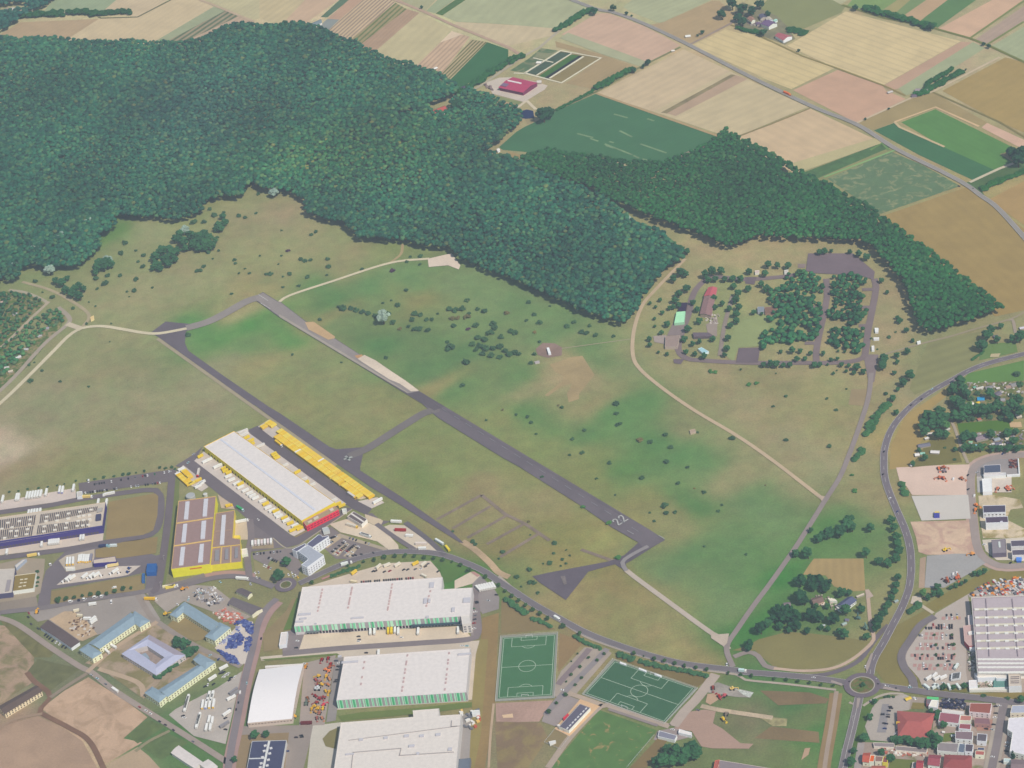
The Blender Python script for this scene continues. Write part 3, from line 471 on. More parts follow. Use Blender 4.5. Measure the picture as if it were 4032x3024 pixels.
PF2=pitch('E 1232,800 1905,1030 1640,1312 992,1078','E 1248,812 1880,1028 1640,1300 1010,1072','slanted artificial football pitch with white lines',(86,117,101))
P_('yard',2,'E 825,890 1010,702 1060,705 1180,720 1225,750 950,1065 860,1110 760,1090 790,960',(170,160,152)); road('lane',3,'E 1050,715 960,820 850,940 800,1000',7,(142,132,136)); road('lane',3,'E 1190,715 1080,830 960,950 850,1060 700,1240',7,(150,145,148)); road('gravel_path',3,'E 720,1659 900,1410 1140,1170 1250,1190 1480,1265 1680,1330',7,(176,163,152)); road('lane',4,'E 1200,1195 1590,1325',3.5,(150,142,142)); road('lane',3,'E 880,1065 1150,1160',6,(180,165,152))
P_('yard',2,'E 690,1230 860,1080 970,1120 780,1330 670,1290',(158,150,150)); P_('terrace',3,'E 975,1115 1130,1170 890,1410 770,1350',(214,182,150)); P_('bare_soil',1,'E 305,1145 760,1122 650,1290 310,1300',(176,151,142),var=.15); P_('bare_soil',1,'E 300,1290 660,1300 720,1420 560,1659 320,1659',(140,125,110),var=.12,col2=(150,138,110)); P_('bare_soil',2,'E 355,1240 440,1228 445,1260 365,1262',(222,195,165)); P_('lawn',2,'E 1128,1200 1580,1362 1340,1680 720,1680',(104,133,97),'worn green training ground',var=.12,ns=.06,col2=(160,146,112),pt=(.60,.7)); road('gravel_path',3,'E 250,1659 265,1400 290,1150',2.6,(185,165,145)); P_('verge',1,'E 200,470 330,430 300,1150 220,1659 90,1659 170,900',(150,132,105),var=.12); P_('lawn',2,'E 690,1455 770,1350 890,1410 815,1510',(145,135,112)); P_('meadow',1,'E 350,330 780,560 350,590',(142,130,107)); P_('meadow',1,'E 815,590 1000,660 800,900',(150,132,108)); P_('meadow',1,'E 1270,770 1990,950 1900,1020 1250,790',(132,122,98))
road('gravel_path',3,'V 880,155 770,300 650,450 540,560 420,720',11,(180,168,160)); P_('bare_soil',2,'V 500,575 760,538 880,560 850,690 950,745 1150,905 1290,912 1240,965 840,962 725,940 620,775 430,745',(172,149,139),'bare pinkish building plot',var=.08); road('gravel_path',3,'V 720,500 900,540 1150,580 1500,630',6,(192,176,156),var=.2); P_('gravel',2,'V 820,280 900,240 1070,300 1290,350 1260,410 1090,400 780,350',(165,160,155),var=.2); P_('bare_soil',3,'V 790,370 910,362 960,400 820,490 770,460',(185,160,140)); P_('rubble',3,'V 1090,310 1295,355 1250,410 1180,380',(190,195,190),var=.35,ns=.6); P_('bare_soil',2,'V 1290,600 1660,640 1650,720 1500,720 1400,650',(160,155,125),var=.3,ns=.2); P_('bare_soil',1,'V 1360,330 1900,350 2110,420 2080,470 1560,490',(135,122,105),var=.15); P_('bare_soil',1,'V 1480,720 2000,780 2010,900 1300,850',(138,125,106),var=.15); P_('bare_soil',2,'V 1850,960 1910,955 1890,1030 1810,1090',(185,160,140)); P_('yard',2,'V 250,770 460,730 640,830 440,880 200,870',(160,150,150)); P_('lawn',2,'V -60,1180 250,850 360,870 130,1172',(135,122,100))
# ---------------------------------------------------------------- plots, store and town
P_('sand_plot',2,'J 355,392 860,365 1155,358 1142,692 530,692 470,600 400,565',(214,192,180),'levelled pink sand plot with diggers',var=.06); P_('concrete_slab',3,'J 522,702 1140,690 1166,950 632,972',(201,197,192),'large pale concrete slab',var=.03); P_('sand_plot',2,'J 510,982 1165,966 1205,1200 1222,1342 690,1342 600,1312 570,1150',(205,182,162),var=.1,col2=(190,162,150)); P_('asphalt_plot',2,'J 690,1352 1000,1330 1240,1332 1335,1425 1180,1530 880,1700 665,1700',(166,166,167),var=.08); P_('bare_soil',1,'J 615,1380 680,1360 665,1700 600,1700',(178,158,142))
P_('yard',2,'J 1232,318 1480,300 1690,288 1702,470 1232,492',(158,154,156)); P_('yard',2,'J 1232,492 1612,490 1612,662 1240,664',(206,197,188)); P_('sand_plot',2,'J 1250,700 1420,690 1700,740 1740,830 1600,850 1560,960 1760,1060 1790,1160 1300,1160 1260,900',(204,190,168),var=.14,col2=(160,150,115)); P_('yard',2,'J 1290,1180 1800,1150 1800,1420 1600,1400 1450,1400 1330,1300',(206,198,186)); P_('yard',3,'J 1240,500 1290,500 1300,660 1240,660',(180,180,180))
P_('car_park',2,'H 1125,560 1160,500 1540,275 1605,640 1620,900 1530,1200 1545,1330 1010,1392 960,1272 785,1075 795,950',(184,175,169),'large paved car park of the ribbed store',var=.04)
for y,x0,x1 in ((560,1170,1500),(660,1060,1330),(745,970,1400),(795,960,1420),(870,900,1420),(920,860,1420),(1000,800,1430),(1040,850,1430),(1120,830,1440),(1160,880,1440)):
    n=int((x1-x0)/62)
    for i in range(n):
        if (i*7+y)%5!=0:
            x=x0+i*62; P_('parking_bay',3,'H %d,%d %d,%d %d,%d %d,%d'%(x,y-18,x+40,y-18,x+38,y+18,x-2,y+18),(184,150,147),var=.05,m=mat((184,150,147),2450,var=.08))
P_('lawn',1,'H 480,1000 700,640 1110,420 1130,480 960,600 760,930 740,1100 880,1390 560,1330 440,1160',(138,132,100)); road('path',3,'H 960,390 1130,500',4,(190,180,165)); P_('gravel',3,'H 880,300 980,290 1000,370 940,400 860,385',(198,188,175)); P_('lawn',1,'H 1000,420 1500,130 1830,-20 2300,-60 2300,60 1560,270 1130,490',(140,134,100)); P_('yard',2,'H 1540,275 1640,225 2100,90 2300,80 2300,300 1560,310',(175,168,164)); P_('yard',2,'H 1520,640 1640,620 1660,1230 2300,1200 2300,1450 1560,1430 1520,1200',(165,155,148)); P_('lawn',3,'H 1560,1450 2300,1440 2300,1560 1800,1500 1560,1480',(140,130,98)); P_('lawn',3,'H 950,1270 1010,1390 1540,1350 1530,1440 1000,1410 940,1380',(130,128,95))
P_('car_park',2,'I 480,722 560,520 640,430 900,368 985,400 960,545 840,560 825,640 855,830 790,892 540,872',(175,168,162),'paved supermarket car park'); P_('yard',1,'I 985,395 1140,410 1140,470 960,540',(165,155,148)); P_('town_ground',1,'I 1130,415 2230,520 2230,1240 400,1240 430,890 780,905 1200,965 1235,560',(166,153,146),'paved yards and streets of the town edge',var=.1,col2=(130,132,108),pt=(.55,.65)); road('road',4,'I 1995,470 1962,650 1920,900 1850,1240',8,(140,134,138)); road('pavement',3,'I 1990,480 1958,650 1915,900 1845,1240',15,(172,164,156)); P_('lawn',2,'I 1000,460 1140,470 1120,535 980,530',(140,132,100)); P_('lawn',2,'I 1340,800 1460,790 1440,880 1330,890',(115,128,90)); P_('lawn',2,'I 760,1070 1040,1090 1000,1240 720,1240',(118,128,92)); P_('lawn',1,'I 440,480 560,430 600,450 480,720 420,900 300,1172 240,1240 380,800',(102,125,90),var=.15); P_('cobbles',3,'I 500,700 560,700 600,450',(175,168,162)); P_('brick_yard',2,'I 1690,700 1880,640 1900,770 1700,770',(176,142,132)); P_('yard',3,'I 670,480 745,480 710,790 610,790',(150,148,152)); road('lane',2,'I 440,900 410,1100 390,1240',7,(165,158,158))
# ---------------------------------------------------------------- depot, allotments
DR=(136,127,131)
road('depot_road',3,'K 2085,440 2100,520 2070,700 2030,900 2012,1060 1985,1130 1880,1160 1700,1172 1400,1172 1000,1172 600,1152 450,1132 380,1060 400,930 470,740 500,600 560,500 680,425 960,445 1300,420 1490,385',8.5,DR); road('depot_road',3,'K 1668,440 1672,600 1640,780 1602,950 1580,1080 1582,1165',8,DR); road('depot_road',3,'K 850,590 780,850 740,1110',5.5,(150,142,138)); P_('apron',4,'K 1510,220 1900,220 2090,380 2080,450 1960,412 1560,392 1488,370',(129,121,129),'dark apron at the corner of the old depot'); P_('apron',4,'K 905,1045 1092,1040 1072,1172 880,1172',(124,117,125)); P_('apron',3,'K 960,425 1062,425 1040,490 962,482',(124,117,125)); P_('apron',3,'K 1990,1100 2122,1100 2085,1340 2035,1340',(140,131,134)); P_('apron',3,'K 330,830 440,825 420,930 280,935',(145,136,138)); P_('apron',3,'K 160,940 270,930 260,1010 170,990',(168,158,155)); P_('apron',3,'K 335,1140 430,1140 400,1185 340,1175',(125,118,126)); P_('apron',3,'K 620,840 720,780 715,940 640,945',(160,150,145)); P_('lawn',2,'K 870,860 960,800 1170,750 1200,790 1090,1025 900,1040 860,1160 790,1110',(151,162,124)); P_('apron',3,'K 1420,310 1490,310 1480,345 1420,345',(150,138,138))
for s in ('K 2095,530 1980,535','K 2060,690 1950,685','K 2040,845 1950,850','K 1660,690 1550,690','K 1610,830 1510,835','K 1600,1000 1480,1000'): road('depot_road',3,s,7,DR,smooth=False)
road('lane',3,'L 1500,190 1370,255 1000,360 800,420 520,490 140,600',3.2,(160,152,135)); road('lane',3,'L 1330,265 1390,260 1420,385',4,(165,155,145)); P_('meadow',1,'L 600,470 1090,370 1050,540 1080,660 850,790 480,960 430,900',(143,145,115),stripe=('L 500,640 950,500',16,.08,1)); road('lane',3,'L 820,1210 850,1270 920,1470 975,1600',3.5,(172,162,150)); P_('lawn',2,'L 870,1215 1370,1180 1400,1290 900,1330',(100,130,88)); P_('lawn',2,'L 650,1380 840,1350 920,1590 440,1640 600,1400',(128,126,98)); P_('lawn',2,'L 980,760 1498,640 1498,850 900,860',(110,142,100)); P_('lawn',2,'L 1180,480 1420,470 1440,560 1080,640 1090,560',(118,142,105)); P_('meadow',1,'L 240,1659 260,1420 400,1150 780,890 790,960 640,1080 500,1240 560,1350 420,1630',(168,150,112)); P_('garden_soil',2,'L 790,860 1498,830 1498,1180 860,1230 770,1010',(112,125,98),var=.2,ns=.1,col2=(145,138,115)); P_('garden_soil',2,'L 900,1320 1498,1280 1498,1480 930,1490',(105,120,92),var=.2,ns=.1,col2=(150,138,115)); P_('bare_soil',3,'L 1360,1220 1470,1215 1480,1265 1370,1265',(200,175,145)); P_('bare_soil',3,'L 1190,580 1280,575 1260,610 1180,610',(190,178,150)); P_('garden_soil',1,'R -40,760 200,770 300,850 200,930 120,1050 30,1180 150,1180 420,870 440,960 200,1250 -40,1480',(105,125,98),var=.2,ns=.08,col2=(150,142,120))
P_('garden_soil',1,'P 1540,60 1600,20 1740,70 1900,140 2000,240 2060,340 1970,390 1840,340 1650,270 1530,190',(140,140,125),var=.2,ns=.08)
# ---------------------------------------------------------------- woods, trees, bushes
def ico(sub=1):
    t=(1+5**.5)/2; v=[(-1,t,0),(1,t,0),(-1,-t,0),(1,-t,0),(0,-1,t),(0,1,t),(0,-1,-t),(0,1,-t),(t,0,-1),(t,0,1),(-t,0,-1),(-t,0,1)]
    f=[(0,11,5),(0,5,1),(0,1,7),(0,7,10),(0,10,11),(1,5,9),(5,11,4),(11,10,2),(10,7,6),(7,1,8),(3,9,4),(3,4,2),(3,2,6),(3,6,8),(3,8,9),(4,9,5),(2,4,11),(6,2,10),(8,6,7),(9,8,1)]
    v=[np.array(p)/np.linalg.norm(p) for p in v]
    for _ in range(sub-1):
        c={}; nf=[]
        def m(a,b):
            k=(min(a,b),max(a,b))
            if k not in c: q=v[a]+v[b]; v.append(q/np.linalg.norm(q)); c[k]=len(v)-1
            return c[k]
        for a,b,d in f: ab,bd,da=m(a,b),m(b,d),m(d,a); nf+=[(a,ab,da),(b,bd,ab),(d,da,bd),(ab,bd,da)]
        f=nf
    return np.array(v),np.array(f)
IV1,IF1=ico(1); IV2,IF2=ico(2)
def lump(rng,c,r,sub=2,jit=.22,flat=.8):
    V,F=(IV2,IF2) if sub==2 else (IV1,IF1)
    q=V*(1+rng.normal(0,jit,(len(V),1)).clip(-.4,.45)); return q*np.array([r,r,r*flat])+np.array(c),F
def join(parts):
    V=[];F=[];n=0
    for v,f in parts: V.append(v); F.append(f+n); n+=len(v)
    return np.concatenate(V),np.concatenate(F)
def leaf_mat(col,d,k=1.5,attr=False,vary=.25):
    c=alb(col,d,k); m=bpy.data.materials.new('foliage'); m.use_nodes=True; nt=m.node_tree; b=nt.nodes['Principled BSDF']; b.inputs['Roughness'].default_value=.8; b.inputs['Specular IOR Level'].default_value=.15
    tc=nd(nt,'ShaderNodeTexCoord'); n=nd(nt,'ShaderNodeTexNoise'); n.inputs['Scale'].default_value=.9; n.inputs['Detail'].default_value=3; nt.links.new(tc.outputs['Object'],n.inputs['Vector'])
    r=nd(nt,'ShaderNodeMapRange'); r.inputs['From Min'].default_value=.3; r.inputs['From Max'].default_value=.7; r.inputs['To Min'].default_value=1-vary; r.inputs['To Max'].default_value=1+vary; nt.links.new(n.outputs['Fac'],r.inputs['Value'])
    s=nd(nt,'ShaderNodeVectorMath',operation='SCALE'); nt.links.new(r.outputs[0],s.inputs['Scale'])
    if attr: a=nd(nt,'ShaderNodeAttribute',attribute_name='leaf'); nt.links.new(a.outputs['Color'],s.inputs[0])
    else:
        oi=nd(nt,'ShaderNodeObjectInfo'); rp=nd(nt,'ShaderNodeValToRGB'); e=rp.color_ramp.elements
        e[0].color=(c[0]*.8,c[1]*.82,c[2]*.85,1); e[1].color=(c[0]*1.25,c[1]*1.15,c[2]*1.1,1); nt.links.new(oi.outputs['Random'],rp.inputs[0]); nt.links.new(rp.outputs[0],s.inputs[0])
    nt.links.new(s.outputs[0],b.inputs['Base Color']); return m
def inpoly(P,x,y):
    r=np.zeros(len(x),bool); n=len(P)
    for i in range(n):
        x0,y0=P[i][0],P[i][1]; x1,y1=P[(i+1)%n][0],P[(i+1)%n][1]
        if y0==y1: continue
        r^=((y0>y)!=(y1>y))&(x<(x1-x0)*(y-y0)/(y1-y0)+x0)
    return r
def tree_variants(n,seed,low=False):
    out=[]
    for k in range(n):
        rng=np.random.default_rng(seed+k); parts=[lump(rng,(0,0,.0),.85,2,.12,.75)]
        for j in range(3):
            a=rng.uniform(0,6.28); parts.append(lump(rng,(.5*math.cos(a),.5*math.sin(a),rng.uniform(-.1,.25)),rng.uniform(.38,.55),1,.16))
        out.append(join(parts))
    return out
FV=tree_variants(10,100)
def wood(name,label,polys,spacing,rad,hgt,colf,holes=(),keep=1.0,cat=None):
    "a closed canopy, one mesh: every tree a lumpy crown of its own size, height and green"
    VV=[];FF=[];CC=[];n=0
    for s in polys:
        P=rd(s) if isinstance(s,str) else s; xs=[p.x for p in P]; ys=[p.y for p in P]
        gx,gy=np.meshgrid(np.arange(min(xs),max(xs),spacing),np.arange(min(ys),max(ys),spacing*.87)); gx=gx+(np.arange(gx.shape[0])%2)[:,None]*spacing/2
        x=gx.ravel()+RNG.uniform(-.38,.38,gx.size)*spacing; y=gy.ravel()+RNG.uniform(-.38,.38,gx.size)*spacing
        ok=inpoly(P,x,y)
        for h in holes: ok&=~inpoly(h,x,y)
        ok&=RNG.random(len(x))<keep
        x=x[ok]; y=y[ok]
        big=np.sin(x*.021+y*.013)*.5+np.sin(x*.009-y*.017+1.3)*.5
        R=RNG.uniform(rad[0],rad[1],len(x))*(1+.12*big); Hh=RNG.uniform(hgt[0],hgt[1],len(x))*(1+.10*big)
        col=colf(x,y,len(x)); var=RNG.integers(0,len(FV),len(x)); rot=RNG.uniform(0,6.28,len(x))
        for k in range(len(FV)):
            i=np.where(var==k)[0]
            if not len(i): continue
            v,f=FV[k]; c,sn=np.cos(rot[i]),np.sin(rot[i])
            X=(v[None,:,0]*c[:,None]-v[None,:,1]*sn[:,None])*R[i,None]+x[i,None]; Y=(v[None,:,0]*sn[:,None]+v[None,:,1]*c[:,None])*R[i,None]+y[i,None]
            Z=v[None,:,2]*R[i,None]*1.05+(Hh[i]-R[i])[:,None]
            VV.append(np.stack([X,Y,Z],-1).reshape(-1,3)); FF.append((f[None]+(np.arange(len(i))*len(v))[:,None,None]).reshape(-1,3)+n); n+=len(i)*len(v)
            CC.append(np.repeat(col[i],len(v),0))
    V=np.concatenate(VV).astype(np.float32); F=np.concatenate(FF).astype(np.int32); C=np.concatenate(CC)
    me=bpy.data.meshes.new(name); me.vertices.add(len(V)); me.vertices.foreach_set('co',V.ravel()); me.loops.add(F.size); me.loops.foreach_set('vertex_index',F.ravel()); me.polygons.add(len(F)); me.polygons.foreach_set('loop_start',np.arange(0,F.size,3,dtype=np.int32))
    a=me.color_attributes.new('leaf','FLOAT_COLOR','POINT'); full=np.ones((len(V),4),np.float32); full[:,:3]=C; a.data.foreach_set('color',full.ravel())
    me.materials.append(leaf_mat((80,110,100),3000,attr=True,vary=.22)); me.update(); me.validate()
    return tag(add(name,me),label,cat,None,'stuff')
def greens(cols,w,d,k=1.55,reg=None,amp=.2):
    A=np.array([alb(c,d,k) for c in cols]); w=np.array(w)/sum(w)
    def f(x,y,n):
        i=RNG.choice(len(A),n,p=w); c=A[i]*(1+RNG.normal(0,amp,(n,1)).clip(-.4,.5))
        s=1+.12*(np.sin(x*.012+y*.02)+np.sin(x*.03-y*.011))[:,None]; c=c*s
        if reg is not None: c=reg(x,y,c)
        return c.clip(.004,.6)
    return f
WOOD1='M -60,385 60,372 200,400 320,385 470,385 560,395 700,420 860,405 1000,410 1150,395 1230,405 1400,415 1560,415 1750,395 1950,300 2100,250 2200,270 N 100,275 420,255 600,300 700,345 800,400 900,405 960,460 1060,490 1120,540 1240,580 1370,600 1430,640 1540,670 1620,700 1680,740 1760,770 1780,830 O 540,520 420,590 260,640 290,720 480,700 500,620 560,560 700,470 800,520 900,545 1000,600 1200,660 1260,720 1290,790 1200,900 1060,1010 960,1080 950,1160 760,1150 W 60,232 200,314 440,390 560,446 660,524 740,600 900,650 960,720 1010,765 1040,800 980,830 920,860 850,950 790,1030 740,1120 S 2030,572 1985,592 1900,560 1750,510 1500,392 1350,332 1200,270 1060,215 1010,152 870,140 720,98 640,108 560,95 480,100 420,40 380,0 R 2100,300 2040,240 2060,190 1950,140 1900,120 1780,130 1700,60 1660,110 1620,170 1500,170 1400,190 1360,260 1300,300 1170,325 1030,300 940,310 840,290 780,300 790,370 720,410 680,440 690,500 620,560 540,640 400,640 300,660 260,620 160,640 140,710 80,720 -60,740'
WOOD2='W 60,225 160,190 240,170 400,200 580,215 700,235 900,240 1060,190 1180,130 1230,80 1270,50 1340,100 1420,130 1560,210 1640,260 1740,320 1800,350 1870,380 1990,460 2110,500 2140,540 2260,620 L 1320,235 1200,260 1090,310 960,335 850,385 690,420 610,420 530,415 500,330 460,230 420,100 395,-10 K 2080,230 1980,165 1870,150 1700,150 1560,140 1380,140 1180,130 1050,130 960,170 890,205 800,205 W 1180,690 1100,655 1020,625 880,575 700,498 590,455 450,375 230,315'
CLEARS=[rd(s) for s in ('W 1575,300 1600,270 1680,310 1660,330 1600,320','W 660,500 720,520 830,590 760,580','N 1250,1040 1440,1010 1440,1030 1270,1070','O 250,640 300,620 480,590 500,660 450,720 300,750 250,700')]
def reg1(x,y,c):
    q=at('N',900,1350); g=np.exp(-(((x-q.x)/170)**2+((y-q.y)/110)**2)); c=c*(1+np.stack([.75*g,.28*g,-.12*g],1))
    q=at('M',1750,1000); g=np.exp(-(((x-q.x)/110)**2+((y-q.y)/170)**2)); c=c*(1+np.stack([.4*g,-.02*g,.25*g],1)); return c
GR=[(76,108,102),(83,115,104),(70,101,100),(92,119,104),(105,120,102)]
wood('forest','large dark green mixed wood filling the upper part of the view',[WOOD1],5.4,(3.1,4.5),(15,19),greens(GR,(5,4,3,1.6,.15),3250,1.25,reg1,.17),CLEARS)
wood('woodland','dense even green wood between the farmland and the old depot',[WOOD2],5.2,(3.0,4.1),(15.5,18.5),greens([(72,106,93),(78,112,95),(68,101,92),(86,115,97)],(5,4,3,1),3150,1.25,None,.1),CLEARS)
wood('copse','dark trees round the houses in the far corner of the fields',['M -60,-60 520,-60 500,0 440,60 380,105 300,112 190,190 100,250 -60,350'],6.5,(3.6,5.2),(12,18),greens([(76,108,108),(86,116,112)],(1,1),3700,1.4),[rd('M -20,80 150,60 290,60 200,120 -20,140')])
wood('grove','dense young trees covering the western half of the old depot',['K 1490,395 1640,450 1640,560 1590,640 1630,700 1620,810 1590,960 1480,985 1400,1000 1380,1040 1180,1010 1120,1080 1090,1000 1110,930 1250,870 1290,800 1150,870 1160,800 1240,720 1150,640 1180,560 1300,500 1330,420'],6.5,(2.9,4.4),(6,10),greens([(76,110,96),(84,118,98),(70,104,94)],(4,2,2),2900,1.3,None,.14),[rd('K 1200,900 1280,830 1260,900'),rd('K 1400,900 1500,880 1520,920 1480,950')],.92)
wood('grove','dense young trees between the two inner roads of the depot',['K 1700,420 1900,410 2020,440 2000,500 1950,540 2000,620 1960,680 2020,720 2010,800 1930,850 1930,890 1990,900 1980,1000 1990,1060 1930,1120 1830,1060 1690,1040 1680,960 1720,890 1900,860 1780,820 1670,780 1690,700 1850,720 1760,690 1720,620 1700,520'],6.5,(2.9,4.2),(6,10),greens([(76,110,96),(84,118,98),(70,104,94)],(4,2,2),2900,1.3,None,.14),[rd('K 1770,940 1820,920 1840,970 1790,985')],.9)
wood('orchard_trees','crowded fruit trees of the garden plots by the gravel fork',['R -60,760 60,765 180,775 280,830 200,930 130,1010 60,1060 -60,1180','R 230,930 330,870 430,900 430,960 330,1020 200,1150 90,1260 -60,1440 -60,1200 100,1060'],6.2,(2.2,3.8),(4,7),greens([(80,114,98),(90,122,100),(96,116,102)],(3,2,1),2950,1.25,None,.14),[],.72)
# ---- single trees and bushes
def crown_mesh(seed,kind,m):
    rng=np.random.default_rng(seed); parts=[]
    nn={'round':26,'bush':16,'cone':22,'wide':34}[kind]
    for j in range(nn):
        d=rng.normal(size=3); d/=np.linalg.norm(d); rr=rng.uniform(.35,.78)
        if kind=='bush': c=np.array([d[0]*rr,d[1]*rr,abs(d[2])*rr*.75+.25]); r=rng.uniform(.26,.4)
        elif kind=='cone':
            h=rng.uniform(0,1); q=(1-h)*.62; c=np.array([d[0]*q,d[1]*q,h*2.3+.3]); r=rng.uniform(.2,.34)*(1.25-h*.6)
        else: c=np.array([d[0]*rr,d[1]*rr,d[2]*rr*(.85 if kind=='round' else .6)+1.35]); r=rng.uniform(.24,.42)
        parts.append(lump(rng,c,r,2 if j%3==0 else 1,.24,.8))
    V,F=join(parts); me=bpy.data.meshes.new('crown'); me.from_pydata(V.tolist(),[],F.tolist()); me.materials.append(m); return me
def trunk_mesh(m):
    mb=MB(); mb.cyl((0,0),.09,-.02,.75,7,0,'z',.06)
    for a in (.4,2.4,4.5): 
        c=Vector((math.cos(a),math.sin(a))); mb.face([(.03*c.y,-.03*c.x,.6),(-.03*c.y,.03*c.x,.6),(.45*c.x,.45*c.y,1.2)]); mb.face([(.03*c.y,-.03*c.x,.6),(.45*c.x,.45*c.y,1.2),(0,0,.75)])
    return mb.mesh('trunk',[m])
BARK=mat((105,95,88),2600,k=1,var=.2)
TM=trunk_mesh(BARK)
KINDS={}
def proto(key,kind,col,k,n=5,d=2550):
    m=leaf_mat(col,d,k); KINDS[key]=[crown_mesh(900+hash(key)%50*0+i*7+len(KINDS)*31,kind,m) for i in range(n)]
for key,kind,col,k in (('bush','bush',(80,104,92),1.25),('brown','bush',(108,108,92),1.4),('purple','bush',(92,84,98),1.2),('green','bush',(86,124,92),1.25),('silver','wide',(130,150,142),1.45),('tree','round',(74,102,90),1.5),('dark','round',(66,92,86),1.5),('street','round',(76,98,86),1.5),('light','round',(88,122,94),1.3),('blue','cone',(98,124,122),1.4),('conifer','cone',(66,94,88),1.3)): proto(key,kind,col,k)
DESC=dict(bush='dark green bush',brown='brownish green bush',purple='purple leaved bush',green='fresh green bush',silver='silvery green tree',tree='green tree',dark='dark green tree',street='young street tree',light='bright green tree',blue='bluish conifer',conifer='dark conifer')
TREES=[]
def tree(key,c,x,y,r,where,nm=None,cat=None,grp=None):
    kind='bush' if key in('bush','brown','purple','green') else 'tree'
    g0=at(c,x,y); R=max(.9,r*SHEET[c][2]*mpp(g0))*(1.14 if kind=='bush' else 1.08); zc=R*(.6 if kind=='bush' else 1.3)
    p=at(c,x,y,zc); p.z=0
    nm=nm or {'street':'street_tree','blue':'conifer','conifer':'conifer','silver':'silver_tree'}.get(key,kind)
    rz=random.uniform(0,6.28); scl=(R,R*random.uniform(.9,1.1),R*random.uniform(.9,1.1))
    if kind=='bush': e=add(nm,random.choice(KINDS[key]),None,p,rz)
    else: e=empty(nm,p,rz); add('crown',random.choice(KINDS[key]),e); add('trunk',TM,e)
    e.scale=scl
    size='tiny' if R<1.8 else 'small' if R<3 else 'middling' if R<4.6 else 'broad' if R<7 else 'very large'
    tag(e,None,cat or nm.replace('_',' ').replace('street tree','tree').replace('silver tree','tree'),grp or where[1],None,auto=(size+' '+DESC[key]+' '+where[0],))
    TREES.append((p.x,p.y,R)); return e
def many(key,s,where,rdef=None,**k):
    for c,v in raw(s): tree(key,c,v[0],v[1],v[2] if len(v)>2 else rdef,where,**k)
MEA=('on the meadow','bushes scattered over the airfield meadow')
many('bush','R 810,500,22 835,430,22 960,515,20 955,590,20 910,485,12 925,560,12 720,650,18 640,670,22 700,700,28 805,650,18 910,675,20 900,750,20 850,760,10 1020,733,10 865,795,7 650,740,14 1405,205,16 1365,290,20 1295,290,28 1435,245,22 1500,230,14 1600,250,18 1640,262,16 1715,235,12 1730,105,14 1455,395,14 1465,485,12 1395,495,18 1425,540,9 1320,620,18 1345,618,16 1365,590,15 1570,545,16 1575,570,14 1640,607,9 1600,637,11 1670,637,12 1785,642,16 1812,640,18 1940,640,18 2060,660,18 2000,720,14 1895,730,12 2015,540,18 2045,552,18 2080,548,16 2085,378,14 2115,358,16 1885,350,9 1550,775,12 1740,520,9 1885,520,9 2195,540,18 2200,590,20 2190,650,10 1895,660,9 1865,577,8 1260,1048,22 745,975,8 490,870,15 350,795,20 640,858,9 595,830,8 735,1097,6 403,1363,12 593,1397,10 205,1355,20 280,1290,13 195,1250,13 230,1235,8 580,975,12 235,688,20 285,765,9 2140,945,11 1960,1180,9',MEA)
many('bush','S 480,232,12 740,190,12 815,205,12 820,155,16 760,160,10 735,355,14 687,440,18 650,415,8 600,430,9 920,492,9 1090,412,16 370,455,26 345,450,14 415,460,18 445,470,18 480,480,18 515,488,18 560,500,22 635,490,18 660,540,20 785,490,20 820,497,18 770,525,18 855,525,16 885,525,14 985,462,20 1020,468,22 1060,460,20 1100,490,14 1150,465,14 1190,475,20 1010,560,18 785,580,20 815,576,20 860,585,20 750,567,12 1140,558,22 1240,545,22 1250,570,22 1220,600,24 1150,628,22 1190,640,22 1285,625,18 1120,665,20 1160,675,22 1200,690,24 1240,690,22 1280,680,22 1140,700,18 1180,722,20 1230,732,22 1280,742,18 1335,725,22 1365,715,24 1310,705,20 1390,725,16 1345,590,20 1370,600,20 1435,530,12 1480,495,16 1510,540,20 1447,423,15 1670,562,18 1710,540,15 1755,598,18 1785,602,17 1835,615,17 1800,562,13 1940,622,13 990,682,30 975,655,13 1085,770,26 618,747,14 1062,905,17 235,525,13 1955,1012,20 1955,1070,15 1960,1137,14 1978,1130,14 1770,1168,13 1700,1218,13 1757,1298,15 1685,1312,10 1915,1357,15 1840,1450,10 1490,1190,9 1460,1122,14 1440,1090,13 1375,1078,11 1200,1110,9 1640,1035,13 2155,1235,17 2105,1445,16 1480,725,15 1460,778,15 1510,655,11 1570,448,8 360,775,8 75,730,10',MEA)
many('brown','S 1035,515,18 1000,518,16 1090,508,20 700,578,15 1483,597,13 1317,485,17 2090,1225,18 1297,1050,9 1618,1025,9 1090,415,12 U 40,660,22 1035,1025,10 470,1050,10 T 1157,600,11',MEA)
many('purple','R 1930,485,16 S 657,240,15 1097,580,14',MEA)
many('silver','S 600,505,42',MEA); many('green','T 1697,607,22 1755,835,24 1525,500,18 U 600,120,20 640,125,20 1745,1062,26 1720,942,18 900,222,20 960,215,20',MEA)
many('bush','T 1247,300,14 1333,742,20 1327,812,12 1410,790,9 1385,853,13 1435,828,9 1300,875,20 1257,882,8 1410,880,11 1375,897,9 1165,918,22 1080,968,18 1170,1003,20 1195,1008,18 1110,1035,10 1220,1075,15 985,800,19 960,848,10 1170,690,8 652,665,11 785,730,19 802,752,15 2070,490,27 2080,540,21 2140,535,16 1970,540,10 2000,595,12 1740,422,9 U 240,622,24 283,722,22 248,835,25 415,880,17 340,1007,20 545,1077,19 690,1180,13 660,1228,15 550,1508,12 880,1570,14 770,650,26 1197,665,20 1540,713,22 1593,427,17 1520,338,14 1195,317,17 1093,400,14 1675,262,11 495,605,13',MEA)
EDG=('by the wood edge','trees along the wood edges and clearings')
